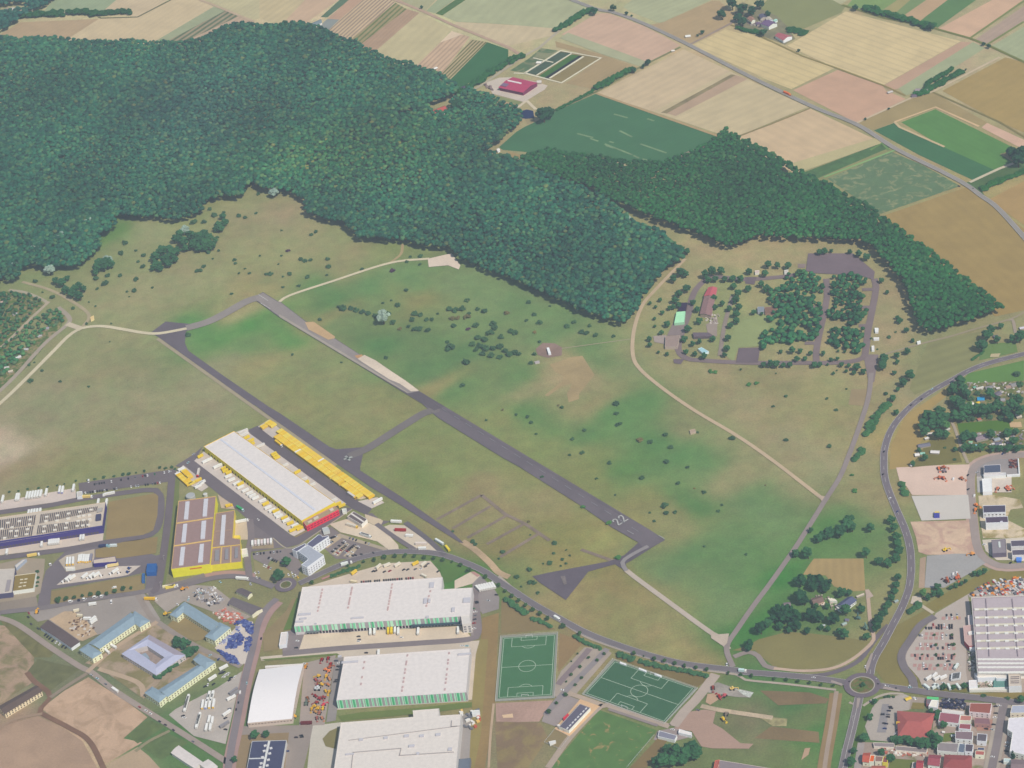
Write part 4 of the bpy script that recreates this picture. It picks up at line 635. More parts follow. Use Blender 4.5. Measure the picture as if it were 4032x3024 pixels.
many('tree','R 1180,405,32 1230,425,36 1290,445,34 1310,395,36 1360,375,36 1380,430,36 1420,455,28 1330,470,28 1270,380,34 1340,420,34 1400,395,30 1240,465,26 1440,420,22 1370,470,24 1200,370,28 1040,530,34 1090,485,34 1100,540,36 1150,505,36 1185,490,28 1050,580,30 1130,570,28 1020,600,22 1075,600,24 1170,545,26 1065,495,28 1130,470,26 650,600,34 690,590,34 740,575,30 665,565,30 710,560,34 640,630,22 370,690,25 410,700,30 450,670,20 480,770,32 530,790,30 530,720,26 560,740,22 440,750,26 500,740,26 1490,255,24 1460,310,30 1500,300,26 1480,335,26 1450,340,22 1520,290,18 W 1000,700,22 960,680,22 1040,720,20 1000,840,26 960,880,24 1030,850,22 50,180,14 1200,172,12',EDG)
many('silver','R 1240,350,28 725,545,32 330,610,38 1835,90,34 590,300,36 410,390,36 240,470,34 100,590,30 W 690,530,26 770,735,18',EDG)
many('dark','W 980,185,26 1110,130,26 1185,105,12 P 1470,1225,40 1240,1310,34',EDG)
FAR=('beyond the wood','trees between the far fields')
many('dark','P 1420,120,40 310,92,32 475,65,28 1250,275,20 1510,20,55 1600,70,50 1680,90,45 1560,150,40 1600,190,38 1750,30,40 1780,280,32 1820,120,28 590,115,16 635,135,10 1210,305,12 775,540,26 735,575,18 655,605,24 Q 745,60,28 1400,230,34 1905,400,20 1860,380,18 1705,605,10 1035,945,10 830,1035,12 250,437,14 O 740,520,60 910,590,55 560,600,70 680,560,45 1490,680,80 1560,660,60 F 2205,330,16 2185,328,12 2200,345,14 N 260,220,50 120,260,40 350,240,30 420,260,26 1460,60,14',FAR)
TOWN=('in the town gardens','trees of the town edge gardens')
STR=('beside the road','young trees lining the roads')
many('street','E 225,137,19 328,207,19 380,250,17 435,290,19 487,328,17 540,365,18 596,400,19 654,433,19 716,468,20 835,530,22 967,590,21 1398,745,18 1477,770,8 1560,790,19 1640,805,18 1722,825,18 1800,848,17 1890,860,17 1977,875,17 V 1015,135,20 1150,155,20 1270,165,22 1520,195,20 1650,205,21 1778,225,20 1900,240,20 2030,260,20 2160,270,20 T 125,855,15 193,835,16 262,830,14 330,828,15 395,830,14 460,838,14 524,845,14 583,855,14 645,870,10 703,890,15 762,920,16 B 1700,1385,14 1390,1530,20 1840,1350,14 1930,1330,14',STR)
many('street','A 630,1545,36 717,1535,28 806,1520,24 895,1502,22 982,1487,26 1073,1475,28 1160,1480,24 1250,1450,28 1340,1428,28 1425,1422,18',('by the depot gate','trees in the grass strip by the depot gate'))
many('street','E 1110,800,13 1040,780,13 975,850,15 905,915,14 985,940,13 865,970,10 935,995,13 860,1075,18 785,1140,14 725,1210,20 1165,750,14 905,810,8 955,750,8 H 1145,750,18 1165,870,20 1380,865,22 1350,865,18 1185,1110,18 1390,1110,18 1000,985,13 1165,985,18 1380,985,15 1350,750,18',('in the car park','small trees standing in the car parks'))
many('bush','A 950,245,14 1030,235,18 1130,215,22 1240,205,18 1340,182,24 1400,178,24 1480,165,14 1570,148,20 1740,110,20 1800,118,20 1870,105,22 1905,125,18 100,375,18 200,365,14 300,345,16 420,335,18 520,320,14 620,305,14 700,290,12 825,255,16 405,1240,24 410,1310,22 405,1360,20 400,1400,18 D 1895,85,12 1880,100,12',('at the car park edge','bushes along the car park edge'))
many('tree','B 1165,1345,46 1095,1465,54 D 205,1395,36 300,1385,30 45,1585,26 C 1540,480,38 1600,505,42 1530,530,33 1600,540,30 1645,510,24 1700,565,30 1670,590,24',('in the works quarter','trees between the halls'))
FARM=('round the blue roofed farm','trees round the blue roofed farm')
many('dark','G 1060,250,72 1200,250,66 1280,265,72 1210,330,56 1380,290,64 1360,340,60 1060,430,90 1110,490,60 800,590,72 900,600,80 870,690,80 990,680,80 1180,650,84 1270,680,70 1000,780,74 750,700,56 590,810,80 1450,700,70 1140,850,46 1970,740,66 1960,810,52 450,1010,54 440,1060,42',FARM)
many('tree','G 1540,385,66 1630,395,44 1600,610,64 1310,815,32 1390,830,36 1580,890,62 1520,860,40 1790,600,48 1845,920,46 2090,560,40 2060,640,44 1380,560,36 1250,560,34 680,760,50 820,800,50 930,840,44',FARM); many('blue','G 1745,680,40 1830,800,44 1320,360,32',FARM)
BELT=('beside the curving road','tree belt beside the curving road')
many('tree','U 2030,1300,32 2050,1360,36 2070,1425,38 2080,1485,38 2090,1545,38 2060,1600,40 2000,1640,36 1930,1620,36 1865,1360,36 1680,1340,54 1620,1390,48 1720,1350,42 1540,1400,46 1480,1425,40 1450,1445,36 1370,1560,44 1270,1565,32 1830,1560,40 1390,1380,22 1700,1300,40 H 560,440,44 600,385,46 640,310,48 665,230,48 690,150,46 710,70,44 520,510,44 475,560,56 460,640,48 1180,180,40 1210,245,48 1130,260,40 1065,310,36 1400,165,30 1460,140,28 1510,115,26 1340,190,26 1620,20,36 1680,10,40 1740,-10,40',BELT); many('light','H 1015,250,52',BELT)
GARD=('in the garden colony','trees and shrubs of the garden colony')
many('tree','L 1100,490,60 1150,400,50 1190,350,42 1285,315,28 1460,410,56 1390,430,38 1250,440,38 900,830,54 830,900,54 930,900,54 960,950,42 850,1000,50 900,1040,54 960,1090,62 1040,1100,60 1110,1095,60 1180,1080,54 1250,1060,54 1320,1100,54 1390,1060,60 1450,1000,54 1450,1100,54 850,1150,54 920,1160,50 1370,1170,42 710,1100,52 750,1160,54 640,1160,58 590,1140,50 560,1220,54 560,1290,50 650,1220,54 720,1225,52 700,1330,50 770,1330,42 1180,950,50 960,1330,46 930,1370,42 1030,1340,40 1190,1330,44 1340,1310,46 1420,1300,36 1400,1380,42 950,1450,38 1020,1455,42 1090,1450,38 1200,1460,34 1270,1458,34 1350,1458,38 1430,1455,38 570,1540,34 460,1600,26 855,1465,24 520,1470,24',GARD,nm='garden_tree',cat='tree')
many('bush','L 1000,1170,44 1060,940,30 1250,980,30 1380,960,30 1000,990,32 1100,1150,36 1180,1160,34 1280,1170,34 1430,760,40 1460,850,40 850,1560,18 760,1450,14',GARD)
many('light','L 770,1235,44 990,1040,26 1130,1430,22',GARD)
DEP=('beside the curving track','trees round the curving track and depot')
many('tree','L 270,990,32 320,905,24 430,770,52 375,840,42 290,750,22 310,590,30 405,545,34 190,620,42 180,690,38 315,650,22 400,350,28 460,450,20 340,265,28 315,235,20 305,1120,28 U 1990,300,14',DEP); many('bush','L 240,415,22 215,945,18 200,940,14 70,430,14 130,530,12 300,370,12',DEP)
DE2=('in the old depot','trees in the old depot')
many('tree','K 610,400,36 680,370,38 750,370,34 640,440,30 700,440,28 780,440,28 850,430,30 920,440,30 1000,370,30 1130,390,32 1160,310,34 1240,320,30 1330,320,32 1430,380,30 1100,480,32 1150,520,34 990,515,32 860,500,30 900,560,34 880,620,34 900,680,34 880,740,34 890,800,32 820,700,26 830,840,28 810,950,30 800,1040,30 780,1100,22 500,640,28 540,700,28 560,800,30 460,870,32 430,960,28 500,1000,26 560,980,24 600,1110,30 520,1090,24 440,1070,24 690,600,26 760,650,26 700,680,24 680,960,26 380,560,36 450,520,36 350,620,32 330,680,26 300,690,22 380,660,28 240,730,20 170,780,16 180,680,16 220,620,20 130,650,16 175,850,14 280,830,30 230,900,24 130,960,24 130,1010,24 205,1075,14 280,1090,18 1035,725,26 1105,740,16 1270,1070,18 1370,1060,30 1440,1060,26 1530,1080,22 1410,1130,28 1480,1130,22 1350,1185,26 1290,1185,24 1230,1180,34 1180,1170,34 1120,1185,26 1560,1185,28 1605,1180,26 1640,1085,22 1770,1065,12 1830,1070,14 1710,1140,20 1760,1130,20 1680,1185,12 1800,1185,22 1860,1190,22 1930,1200,36 1910,1250,22 1990,1240,26 1840,1240,16 1730,1260,14 1760,1235,8 1610,200,30 1650,195,30 1710,190,20 1870,200,24 1950,220,30 2020,245,34 2150,450,24 2200,550,20 K 2160,1120,34 2160,1180,34 920,1225,10 1230,1260,7',DE2) 
many('tree','I 580,445,32 535,615,36 470,830,54 360,980,36 330,1100,54 1250,840,66 1200,810,54 1290,870,54 1340,700,42 860,870,42 960,870,54 1080,900,62 1150,905,54 830,880,38 1260,620,32 1270,560,36 1200,550,28 2180,420,46 660,1000,40 1250,930,34 760,1060,50 V 620,970,96 560,1000,86 660,1000,80 450,990,80 350,960,60 300,1080,80 400,1090,72 230,1100,62 520,1070,72 H 1255,1370,38 1365,1370,34 1500,1355,38 295,1345,30',TOWN); many('conifer','I 2090,1030,36 2125,1010,26 G 1770,560,34',TOWN); many('bush','H 265,1290,20 340,1320,13 175,1310,11 230,1310,14 1720,1470,30 2010,1500,30 I 740,390,24 700,395,20 790,395,20 1780,380,26',TOWN)
# hedges: one long clipped or wild row each
def hedge(s,w,h,lab,col=(78,106,92),dens=1.0):
    P=spline(rd(s),max(2.0,w*.42/dens)); rng=np.random.default_rng(len(P)); c0=P[len(P)//2]; parts=[]
    for p in P:
        for j in range(2):
            r=w*.5*rng.uniform(.7,1.15); parts.append(lump(rng,(p.x-c0.x+rng.normal(0,w*.15),p.y-c0.y+rng.normal(0,w*.15),h*rng.uniform(.35,.75)),r,1,.2,h/w if h/w<1.3 else 1.3))
    V,F=join(parts); me=bpy.data.meshes.new('hedge'); me.from_pydata(V.tolist(),[],F.tolist()); me.materials.append(leaf_mat(col,dist((c0.x,c0.y,0)),1.45))
    o=add('hedge',me,None,(c0.x,c0.y,0)); tag(o,lab,'hedge','hedges and wild rows along lanes and plots')
for a in (('M 210,150 400,140 650,125 850,130',15,9,'long dark hedgerow behind the dull brown field in the far corner'),('M 880,128 960,125 1060,120 1130,125',13,8,'short dark hedgerow continuing towards the pale fields'),('P -20,275 100,205 200,140 290,95',11,7,'bushy hedge between the pale field and the pink field'),('P 340,782 420,745 480,700 560,660 640,615',9,7,'dark hedge beside the beige field above the green field'),
  ('Q 830,85 960,125 1150,175 1330,225 1420,245',13,8,'long dark hedge above the biggest yellow field'),('Q 1360,745 1480,680 1580,615',9,6,'left hand tree row of the double hedge by the tan field'),('Q 1400,775 1520,720 1660,640',11,6,'right hand tree row of the double hedge by the tan field'),('Q 1290,830 1330,815 1390,790',12,5,'short round hedge at the foot of the double tree row'),('Q 2090,1330 2140,1370 2212,1360',12,6,'dark bushes round the pond by the bright green field'),('Q 1870,1640 1990,1590 2060,1560 2212,1500',14,5,'broad hedge between the lane and the orange tan field'),
  ('O 600,470 860,300 1060,170 1250,80',12,8,'tree row beside the lane to the magenta barn'),('O 2060,410 2212,340',8,7,'short hedge meeting the corner of the green field'),('O 1640,650 1850,540 2050,430',6,3,'low hedge along the upper edge of the green field'),('E 380,330 430,350 480,400 550,440',7,4,'dense hedge row between the road and the upright pitch'),('E 600,475 680,510 740,540',6,3,'thin hedge continuing above the upright pitch'),('E 930,620 1000,660 1060,690 1130,715',5,3,'low hedge at the head of the pitch car park'),('E 1270,765 1340,780 1390,800',7,4,'hedge by the corner of the slanted pitch'),('E 1450,820 1560,850 1700,880 1860,910 1970,935',6,3.5,'long hedge between the road and the slanted pitch'),
  ('C 1690,580 1600,640 1500,720 1380,810',11,6,'dense hedge behind the lilac courtyard building'),('I 790,870 880,880 1000,890 1150,920 1200,930',9,6,'dark hedge in front of the red roofed supermarket'),('L 1180,1450 1300,1455 1490,1450',5,3,'clipped hedge at the foot of the garden colony'),('L 20,1340 80,1230 160,1120 230,1050',9,4,'wild bushes along the ditch beside the curving road'),('H 870,490 960,410',8,4,'short hedge beside the octagonal gravel square'),('P 1560,250 1620,270 1750,300',9,5,'garden hedge of the hilltop farm'),('J 430,580 440,640 455,690',9,4,'bushes between the road and the pink sand plot'),('Q 150,265 220,265 300,290',14,4,'orchard row beside the hilltop farm'),
  ('L 1010,640 1120,560',4,2,'thin hedge running down to the road from the dark tree group'),('U 1870,600 1920,500 1960,420',7,4,'scrub row in the dry ditch above the lone round tree'),('U 1750,830 1800,760',9,4,'low green scrub patch beside the asphalt lane'),('B 1560,1480 1800,1400',5,2,'low hedge strip in front of the first striped warehouse')): hedge(*a)
# ---------------------------------------------------------------- buildings
ROOF={}
def cen(P): return sum((Vector((p[0],p[1],0)) for p in P),Vector())/len(P)
BLD={}
def rel(P,c): return [Vector((p[0]-c.x,p[1]-c.y)) for p in P]
def flat_parts(root,P,h,wm,rm,par=.5,z0=0,trim=None,nm=('wall','roof')):
    P=ccw(P); Q=ccw(inset(P,.35)); mb=MB(); n=len(P)
    mb.prism(P,z0,h+par,0,False)
    for i in range(n):
        j=(i+1)%n; mb.face([(*P[i],h+par),(*P[j],h+par),(*Q[j],h+par),(*Q[i],h+par)],1); mb.face([(*Q[j],h),(*Q[i],h),(*Q[i],h+par),(*Q[j],h+par)][::-1],1)
    w=add(nm[0],mb.mesh('wall',[wm,trim or wm]),root); mb=MB(); mb.face([(*p,h+.02) for p in Q]); mb.face([(*p,h-.3) for p in Q][::-1]); r=add(nm[1],mb.mesh('roof',[rm]),root); ROOF.setdefault(root.name,r); return w,r
def gable_parts(root,P,h,rise,wm,rm,hip=0.0,over=.5,z0=0,nm=('wall','roof')):
    P=[Vector((p[0],p[1])) for p in P]   # ridge parallel to P0-P1
    m0=(P[0]+P[3])/2; m1=(P[1]+P[2])/2; d=(m1-m0).normalized(); L=(m1-m0).length
    r0=m0+d*hip*L; r1=m1-d*hip*L; mb=MB(); zr=h+rise
    C=ccw(P); mb.prism(C,z0,h,0,False)
    if hip==0: mb.face([(*P[3],h),(*P[0],h),(*m0,zr)]); mb.face([(*P[1],h),(*P[2],h),(*m1,zr)])
    w=add(nm[0],mb.mesh('wall',[wm]),root)
    Pc=(m0+m1)/2; wid=((P[0]-P[3]).length)/2; k=over/max(wid,1); O=[p+(p-(m0 if i in(0,3) else m1))*k+(-d if i in (0,3) else d)*over for i,p in enumerate(P)]
    ze=h-rise*k; a,b=(r0-d*over*(hip==0)),(r1+d*over*(hip==0)); mb=MB()
    for up in (.12,-.06):
        F=[[(*O[0],ze+up),(*O[1],ze+up),(*b,zr+up),(*a,zr+up)],[(*O[2],ze+up),(*O[3],ze+up),(*a,zr+up),(*b,zr+up)]]
        if hip>0: F+= [[(*O[3],ze+up),(*O[0],ze+up),(*a,zr+up)],[(*O[1],ze+up),(*O[2],ze+up),(*b,zr+up)]]
        for f in F: mb.face(f)
    for i,j in ((0,1),(2,3),(1,2),(3,0)):
        if hip>0 or (i,j) in((0,1),(2,3)): mb.face([(*O[i],ze-.06),(*O[j],ze-.06),(*O[j],ze+.12),(*O[i],ze+.12)])
    r=add(nm[1],mb.mesh('roof',[rm]),root); ROOF.setdefault(root.name,r); return w,r
WINM={}
def win_mesh(w,h,frame,pane):
    k=(w,h,frame.name,pane.name)
    if k not in WINM:
        mb=MB(); mb.box(-w/2-.12,w/2+.12,-.02,.06,-h/2-.12,h/2+.12,0); mb.face([(-w/2,.063,-h/2),(-w/2,.063,h/2),(w/2,.063,h/2),(w/2,.063,-h/2)][::-1],1); WINM[k]=mb.mesh('window',[frame,pane])
    return WINM[k]
def windows(root,P,edges,rows,w=1.5,h=1.5,gap=3.2,frame=(215,212,205),pane=(86,88,100),lim=100,nm='window'):
    P=ccw(P); me=win_mesh(w,h,mat(frame,2500,var=0),mat(pane,2500,rough=.25,var=0,spec=.5)); cnt=0
    for i in range(len(P)):
        a,b=P[i],P[(i+1)%len(P)]; e=Vector((b[0]-a[0],b[1]-a[1])); L=e.length; nrm=Vector((e.y,-e.x))/L; mid=cen([a,b])
        if edges!='all' and i not in edges: continue
        if edges=='all':
            wp=Vector((mid.x+root.location.x,mid.y+root.location.y)); 
            if nrm.dot(-wp)<=0.1*wp.length: continue
        n=int((L-1.5)/gap)
        for z in rows:
            for k in range(n):
                if cnt>=lim: return
                t=(k+.5)/n; q=Vector((a[0],a[1]))+e*t+nrm*.04; add(nm,me,root,(q.x,q.y,z),math.atan2(nrm.y,nrm.x)-math.pi/2); cnt+=1
def house(name,label,cat,s,h,wall,roof,typ='flat',rise=2.5,par=.5,hip=0.0,trim=None,win=None,group=None,k=1.35,rk=1.0,extra=None,over=.5,rr=.85,wk={}):
    W=rd(s,h); c=cen(W); d=dist(c); r=empty(name,(c.x,c.y,0)); P=rel(W,c)
    wm=mat(wall,d,k=k,var=.05); rm=mat(roof,d,k=rk,var=.06,ns=.25,rough=rr); tm=mat(trim,d,var=.04) if trim else None
    if typ=='flat': flat_parts(r,P,h,wm,rm,par,0,tm)
    else: gable_parts(r,P,h,rise,wm,rm,hip,over)
    if win: windows(r,P,'all',win,**wk)
    tag(r,label,cat,group); BLD[label]=(r,c,P,h,d); return r,c,P,h,d
def on_roof(b,nm,s,h0,h1,col,var=.05,each=False,rough=.8):
    r,c,P,h,d=b
    Q=rel(rd(s,h0),c); mb=MB(); Q=ccw(Q); mb.prism(Q,h0,h1,0,True); return add(nm,mb.mesh(nm,[mat(col,d,var=var,rough=rough)]),ROOF.get(r.name,r) if h0>=h-.6 else r)
def box_at(b,nm,cr,x,y,w,l,z0,z1,ang,col):
    r,c,P,h,d=b; q=at(cr,x,y,z1); mb=MB(); mb.box(-l/2,l/2,-w/2,w/2,z0,z1); return add(nm,mb.mesh(nm,[mat(col,d,var=.04)]),ROOF.get(r.name,r),(q.x-c.x,q.y-c.y,0),ang)
def dirang(s):
    a,b=rd(s)[:2]; return math.atan2(b.y-a.y,b.x-a.x)
YEL=(238,196,84); RW=(222,217,215)
# long parcel hall
b=house('parcel_hall','long parcel hall with pale roof and yellow walls beside the taxiway','warehouse','B 447,352 712,218 1590,838 1300,1000',9,YEL,RW,par=.6,trim=(232,198,110))
on_roof(b,'skylight_strip','B 588,292 602,284 1425,898 1408,908',9.05,9.5,(208,212,224))
for i in range(14):
    t=(i+.5)/14; x0,y0=447+(1300-447)*t,352+(1000-352)*t
    if i%2==0:
        P0=at('B',x0,y0,9); P1=at('B',712+(1590-712)*t,218+(838-218)*t,9); mb=MB(); u=(P1-P0); u.z=0; A=P0+u*.04; B=P1-u*.04; c=b[1]; strip_mesh(mb,[Vector((A.x-c.x,A.y-c.y)),Vector((B.x-c.x,B.y-c.y))],-.12,.12,9.06); add('roof_seam',mb.mesh('roof_seam',[mat((206,203,203),2650,var=0)]),ROOF[b[0].name])
def docks(b,s,n,w=3.0,hh=3.2,col=(92,88,96),canopy=None):
    "row of loading doors along the wall foot from px a to px b"
    r,c,P,h,d=b; a,e=rd(s); D=(e-a); L=D.length; u=D/L; m=mat(col,d,var=.05); mb=MB(); mb.box(-w/2,w/2,-.15,.12,.2,hh); me=mb.mesh('dock_door',[m])
    for i in range(n):
        q=a+D*((i+.5)/n); add('dock_door',me,r,(q.x-c.x,q.y-c.y,1.0),math.atan2(u.y,u.x))
def wall_line(b,i,off=0.0):
    P=ccw(b[2]); return P[i],P[(i+1)%len(P)]
def wall_docks(b,pick,n,w=3.0,hh=3.2,z=1.0,col=(92,88,96),t0=.03,t1=.97,nm='dock_door',out=.1):
    P=ccw(b[2]); r=b[0]; best=None
    for i in range(len(P)):
        a,e=P[i],P[(i+1)%len(P)]; m=(a+e)/2; nrm=Vector((e.y-a.y,-(e.x-a.x))).normalized(); s=nrm.dot(pick)
        if best is None or s>best[0]: best=(s,a,e,nrm)
    _,a,e,nrm=best; me=MB(); me.box(-w/2,w/2,-.05,out,0,hh); me=me.mesh(nm,[mat(col,b[4],var=.04)]); rz=math.atan2(nrm.y,nrm.x)-math.pi/2
    for i in range(n):
        q=a.lerp(e,t0+(t1-t0)*(i+.5)/n); add(nm,me,r,(q.x,q.y,z),rz)
    return a,e,nrm
wall_docks(b,Vector((-.8,-.6)),30); wall_docks(b,Vector((.8,.6)),28)
b=house('office_annex','red office wing at the end of the long parcel hall','office','B 1312,1008 1592,868 1622,902 1342,1045',8,(206,72,98),(172,155,132),trim=(214,150,150)); windows(b[0],b[2],'all',(3,5.8),3.0,1.2,4.2,(206,90,110),(150,80,100),40); on_roof(b,'roof_plant','B 1400,980 1440,960 1450,972 1410,992',8,9.2,(205,200,190)); on_roof(b,'roof_plant','B 1540,905 1570,890 1580,902 1552,917',8,9.4,(210,205,195)); on_roof(b,'roof_plant','B 1350,1010 1385,992 1392,1002 1358,1020',8,9,(200,195,180))
# brown roofed works
b=house('sorting_works','yellow works with big brown roof and long white skylights','factory','B 228,828 555,785 502,1378 165,1422',12,(250,202,84),(158,138,138),trim=(222,190,130),par=.8)
for s in ('290,835 325,832 312,987 275,988','450,810 487,807 475,960 438,962','270,1030 305,1026 290,1186 253,1188','430,1003 470,999 458,1156 420,1159','250,1230 287,1227 270,1386 232,1390','415,1205 450,1201 440,1360 398,1363'): on_roof(b,'skylight','B '+s,12.05,13,(205,206,214))
for s in ('213,1018 528,970 527,976 212,1024','190,1215 515,1166 514,1172 189,1222'): on_roof(b,'fire_wall','B '+s,12.05,12.9,(222,192,130))
def facade_sign(b,pick,t,z,w,h,col):
    a,e,n=wall_docks(b,pick,1,w,h,z,col,t-.001,t+.001,'sign',.15); return a,e,n
facade_sign(b,Vector((-.2,-1)),.62,8.6,14,1.7,(214,132,72))
b2=house('works_annex','lower brown roofed part with one long skylight beside the yellow works','factory','B 555,932 718,906 700,1148 766,1158 768,1206 520,1232',9,(232,190,100),(156,138,134),trim=(222,190,130)); on_roof(b2,'skylight','B 607,952 642,948 625,1205 588,1208',9.05,10,(206,207,214)); on_roof(b2,'fire_wall','B 548,1090 696,1072 696,1078 548,1096',9.05,9.6,(170,150,140))
b3=house('works_annex','brown roofed part with three rows of roof vents beside the yellow works','factory','B 522,1236 768,1207 776,1356 506,1386',9,(245,198,84),(160,142,138),trim=(226,192,110)); 
for s in ('548,1260 585,1256 580,1345 545,1350','636,1250 664,1246 662,1335 632,1338','722,1238 748,1236 746,1322 718,1326'): on_roof(b3,'roof_vent','B '+s,9.05,10.4,(150,150,156))
for s in ('598,1228 610,1227 600,1372 588,1374','680,1218 690,1217 688,1362 676,1364'): on_roof(b3,'fire_wall','B '+s,9.05,9.8,(212,184,130))
b=house('loading_shed','small white loading shed beside the brown roofed works','shed','B 772,1245 825,1238 832,1288 776,1295',4,(225,215,205),(226,220,214)); b=house('lean_to','narrow yellow lean to on the yard side of the works','shed','B 700,1128 765,1126 766,1150 700,1152',3.5,(240,200,90),(240,206,110))
c=at('B',330,775,5); t=empty('water_tank',(c.x,c.y,0)); mb=MB(); mb.cyl((0,0),5.6,0,5,28,0); add('shell',mb.mesh('shell',[mat((178,180,184),2650)]),t); mb=MB(); mb.cyl((0,0),5.75,5,5.5,28,0,'z',5.2); add('cover',mb.mesh('cover',[mat((176,180,182),2650,rough=.5)]),t); tag(t,'round grey water tank by the corner of the yellow works','tank')
c=at('B',460,765,3); t=empty('water_tank',(c.x,c.y,0)); mb=MB(); mb.cyl((0,0),2.6,0,3.5,20,0); add('shell',mb.mesh('shell',[mat((200,200,195),2650)]),t); mb=MB(); mb.cyl((0,0),2.7,3.5,3.9,20,0,'z',1.2); add('cover',mb.mesh('cover',[mat((205,208,205),2650)]),t); tag(t,'small pale tank between the grey tank and the trailers','tank')
# solar hall
b=house('solar_hall','long hall covered in rows of solar panels with dark blue eaves','warehouse','A -420,716 1150,492 1112,765 -420,1002',9,(86,86,132),(200,190,178),par=.5,trim=(206,190,170))
def panels(b,s,n,h,frac=.55,col=(106,103,112)):
    r,c,P,_,d=b; A,B,C,D=rel(rd(s,h),c); mb=MB()
    for i in range(n):
        t0,t1=(i+.5-frac/2)/n,(i+.5+frac/2)/n; a,e,f,g=A.lerp(B,t0),A.lerp(B,t1),D.lerp(C,t1),D.lerp(C,t0); mb.face([(*a,h+.5),(*e,h+1.0),(*f,h+1.0),(*g,h+.5)]); mb.face([(*e,h+1.0),(*e,h+.02),(*f,h+.02),(*f,h+1.0)])
    o=add('solar_panels',mb.mesh('solar_panels',[mat(col,d,rough=.35,var=.05,spec=.4)]),ROOF[r.name])
panels(b,'A -400,742 395,634 380,738 -400,842',34,9); panels(b,'A 440,628 1070,540 1050,590 425,728',30,9); panels(b,'A -400,850 370,752 350,858 -400,955',34,9); panels(b,'A 410,750 970,690 960,765 395,845',28,9)
for x,y in ((85,710),(210,692),(328,674),(508,645),(625,630),(745,610),(868,590),(990,568),(500,690),(20,775),(120,800),(180,798),(300,780),(480,750),(605,735),(725,712),(50,875),(170,855),(290,835),(475,805),(595,788),(715,765),(620,685),(740,662),(130,760),(320,728),(850,690),(910,682),(975,672),(840,745),(900,740),(960,732),(860,640),(910,632),(975,625)): box_at(b,'roof_light','A',x,y,2.4,4.2,9.05,10.9,dirang('A 0,700 1100,545'),(224,220,212))
on_roof(b,'eaves','A -420,985 1125,752 1122,770 -420,1004',8.2,9.6,(88,88,136)); wall_docks(b,Vector((-.1,-1)),44,2.6,3.2,1.0,(110,106,112)); on_roof(b,'plant_room','A 1065,570 1118,562 1112,600 1060,610',9.05,11,(175,172,170)); on_roof(b,'plant_room','A 1050,640 1105,632 1100,690 1045,700',9.05,11.5,(92,96,120))
for lab,s,h,wc,rc,tr in (('pale flat roofed office at the lower depot corner','A -60,1228 166,1215 132,1478 -60,1500',7,(96,98,122),(196,190,184),(205,200,195)),('low office with a brown planted roof framed in white','A 160,1292 396,1262 366,1432 130,1466',5,(220,216,206),(146,132,98),(226,222,205))):
    b=house('depot_office',lab,'office',s,h,wc,rc,trim=tr,par=.7)
    if h==5:
        for x,y in ((235,1330),(282,1325),(230,1366),(272,1362),(218,1408),(265,1398)): box_at(b,'roof_light','A',x,y,1.6,3.4,5.05,5.7,dirang('A 160,1292 396,1262'),(214,208,190))
    else: on_roof(b,'roof_plant','A 80,1345 122,1340 100,1460 58,1466',7.05,8.2,(160,155,160))
house('corner_pavilion','slim pale pavilion at the bend of the depot road','office','A 165,1180 250,1118 290,1112 175,1215',4,(150,160,175),(206,202,196)); house('weigh_house','small grey and white kiosk between car park and trailer yard','kiosk','A 835,380 895,372 895,430 838,438',4,(226,224,220),(200,198,195))
b=house('gate_canopy','bright blue canopy over the depot gate','canopy','A 1602,1160 1706,1158 1695,1250 1592,1256',6,(70,106,160),(74,112,166),par=.2); house('gate_house','narrow blue gatehouse beside the canopy','kiosk','A 1548,1268 1576,1266 1572,1352 1544,1356',3.2,(80,112,160),(84,120,166)); b=house('container_store','row of containers with pale roof and dark blue front by the gate road','shed','A 1016,1118 1255,1080 1268,1138 1016,1160',6,(82,82,132),(203,190,178),par=.15)
house('trailer_shelter','white stepped rack shelter on the rounded island','shed','A 712,1200 815,1196 815,1222 716,1226',2.5,(215,212,205),(222,218,212))
# white office
def volume(root,c,nm,s,h,wm,rm,par=.4,z0=0,trim=None): 
    P=rel(rd(s,h),c); flat_parts(root,P,h,wm,rm,par,z0,trim,nm); return P
c=cen(rd('X 1420,900 1500,900',0)); r=empty('office_block',(c.x,c.y,0)); wm=mat((232,228,228),2620,var=.03,k=1.4); lg=mat((172,178,190),2620); dk=mat((112,114,136),2620)
P1=volume(r,c,('wall','roof'),'X 1075,790 1420,568 1570,690 1965,930 1392,1352 1188,1262 1408,1090 1420,1042',13,wm,lg); windows(r,P1,'all',(3,6,9),1.4,1.5,3.4,(232,228,228),(150,152,166),72)
P2=volume(r,c,('wing_wall','wing_roof'),'X 1360,560 1775,225 1870,235 1925,300 2115,255 2140,290 1580,668',11.5,wm,dk); P3=volume(r,c,('wing_wall','wing_roof'),'X 872,735 1335,520 1330,610 1065,792 1010,800',11,wm,dk); windows(r,P2,'all',(3,6,9),1.4,1.5,3.4,(232,228,228),(150,152,166),28); tag(r,'white L shaped office block with grey and dark roofs','office')
BLD['office']=(r,c,P1,13,2620)
b=house('gate_house','white framed gatehouse with dark sunken roof beside the lorry park','kiosk','B 1698,962 1752,918 1872,988 1822,1034',5,(214,206,202),(120,114,118),trim=(226,220,216),par=.9); on_roof(b,'roof_bar','B 1728,942 1738,934 1850,1008 1840,1016',5.1,5.9,(222,216,212)); house('entrance_pavilion','grey pavilion between the red wing and the white office','kiosk','B 1478,1062 1530,1050 1545,1085 1490,1100',4,(180,185,186),(186,192,194)); house('site_cabin','white cabin beside the parcel yard corner','cabin','B 1650,895 1690,890 1690,918 1655,922',3.5,(210,212,206),(206,210,204))
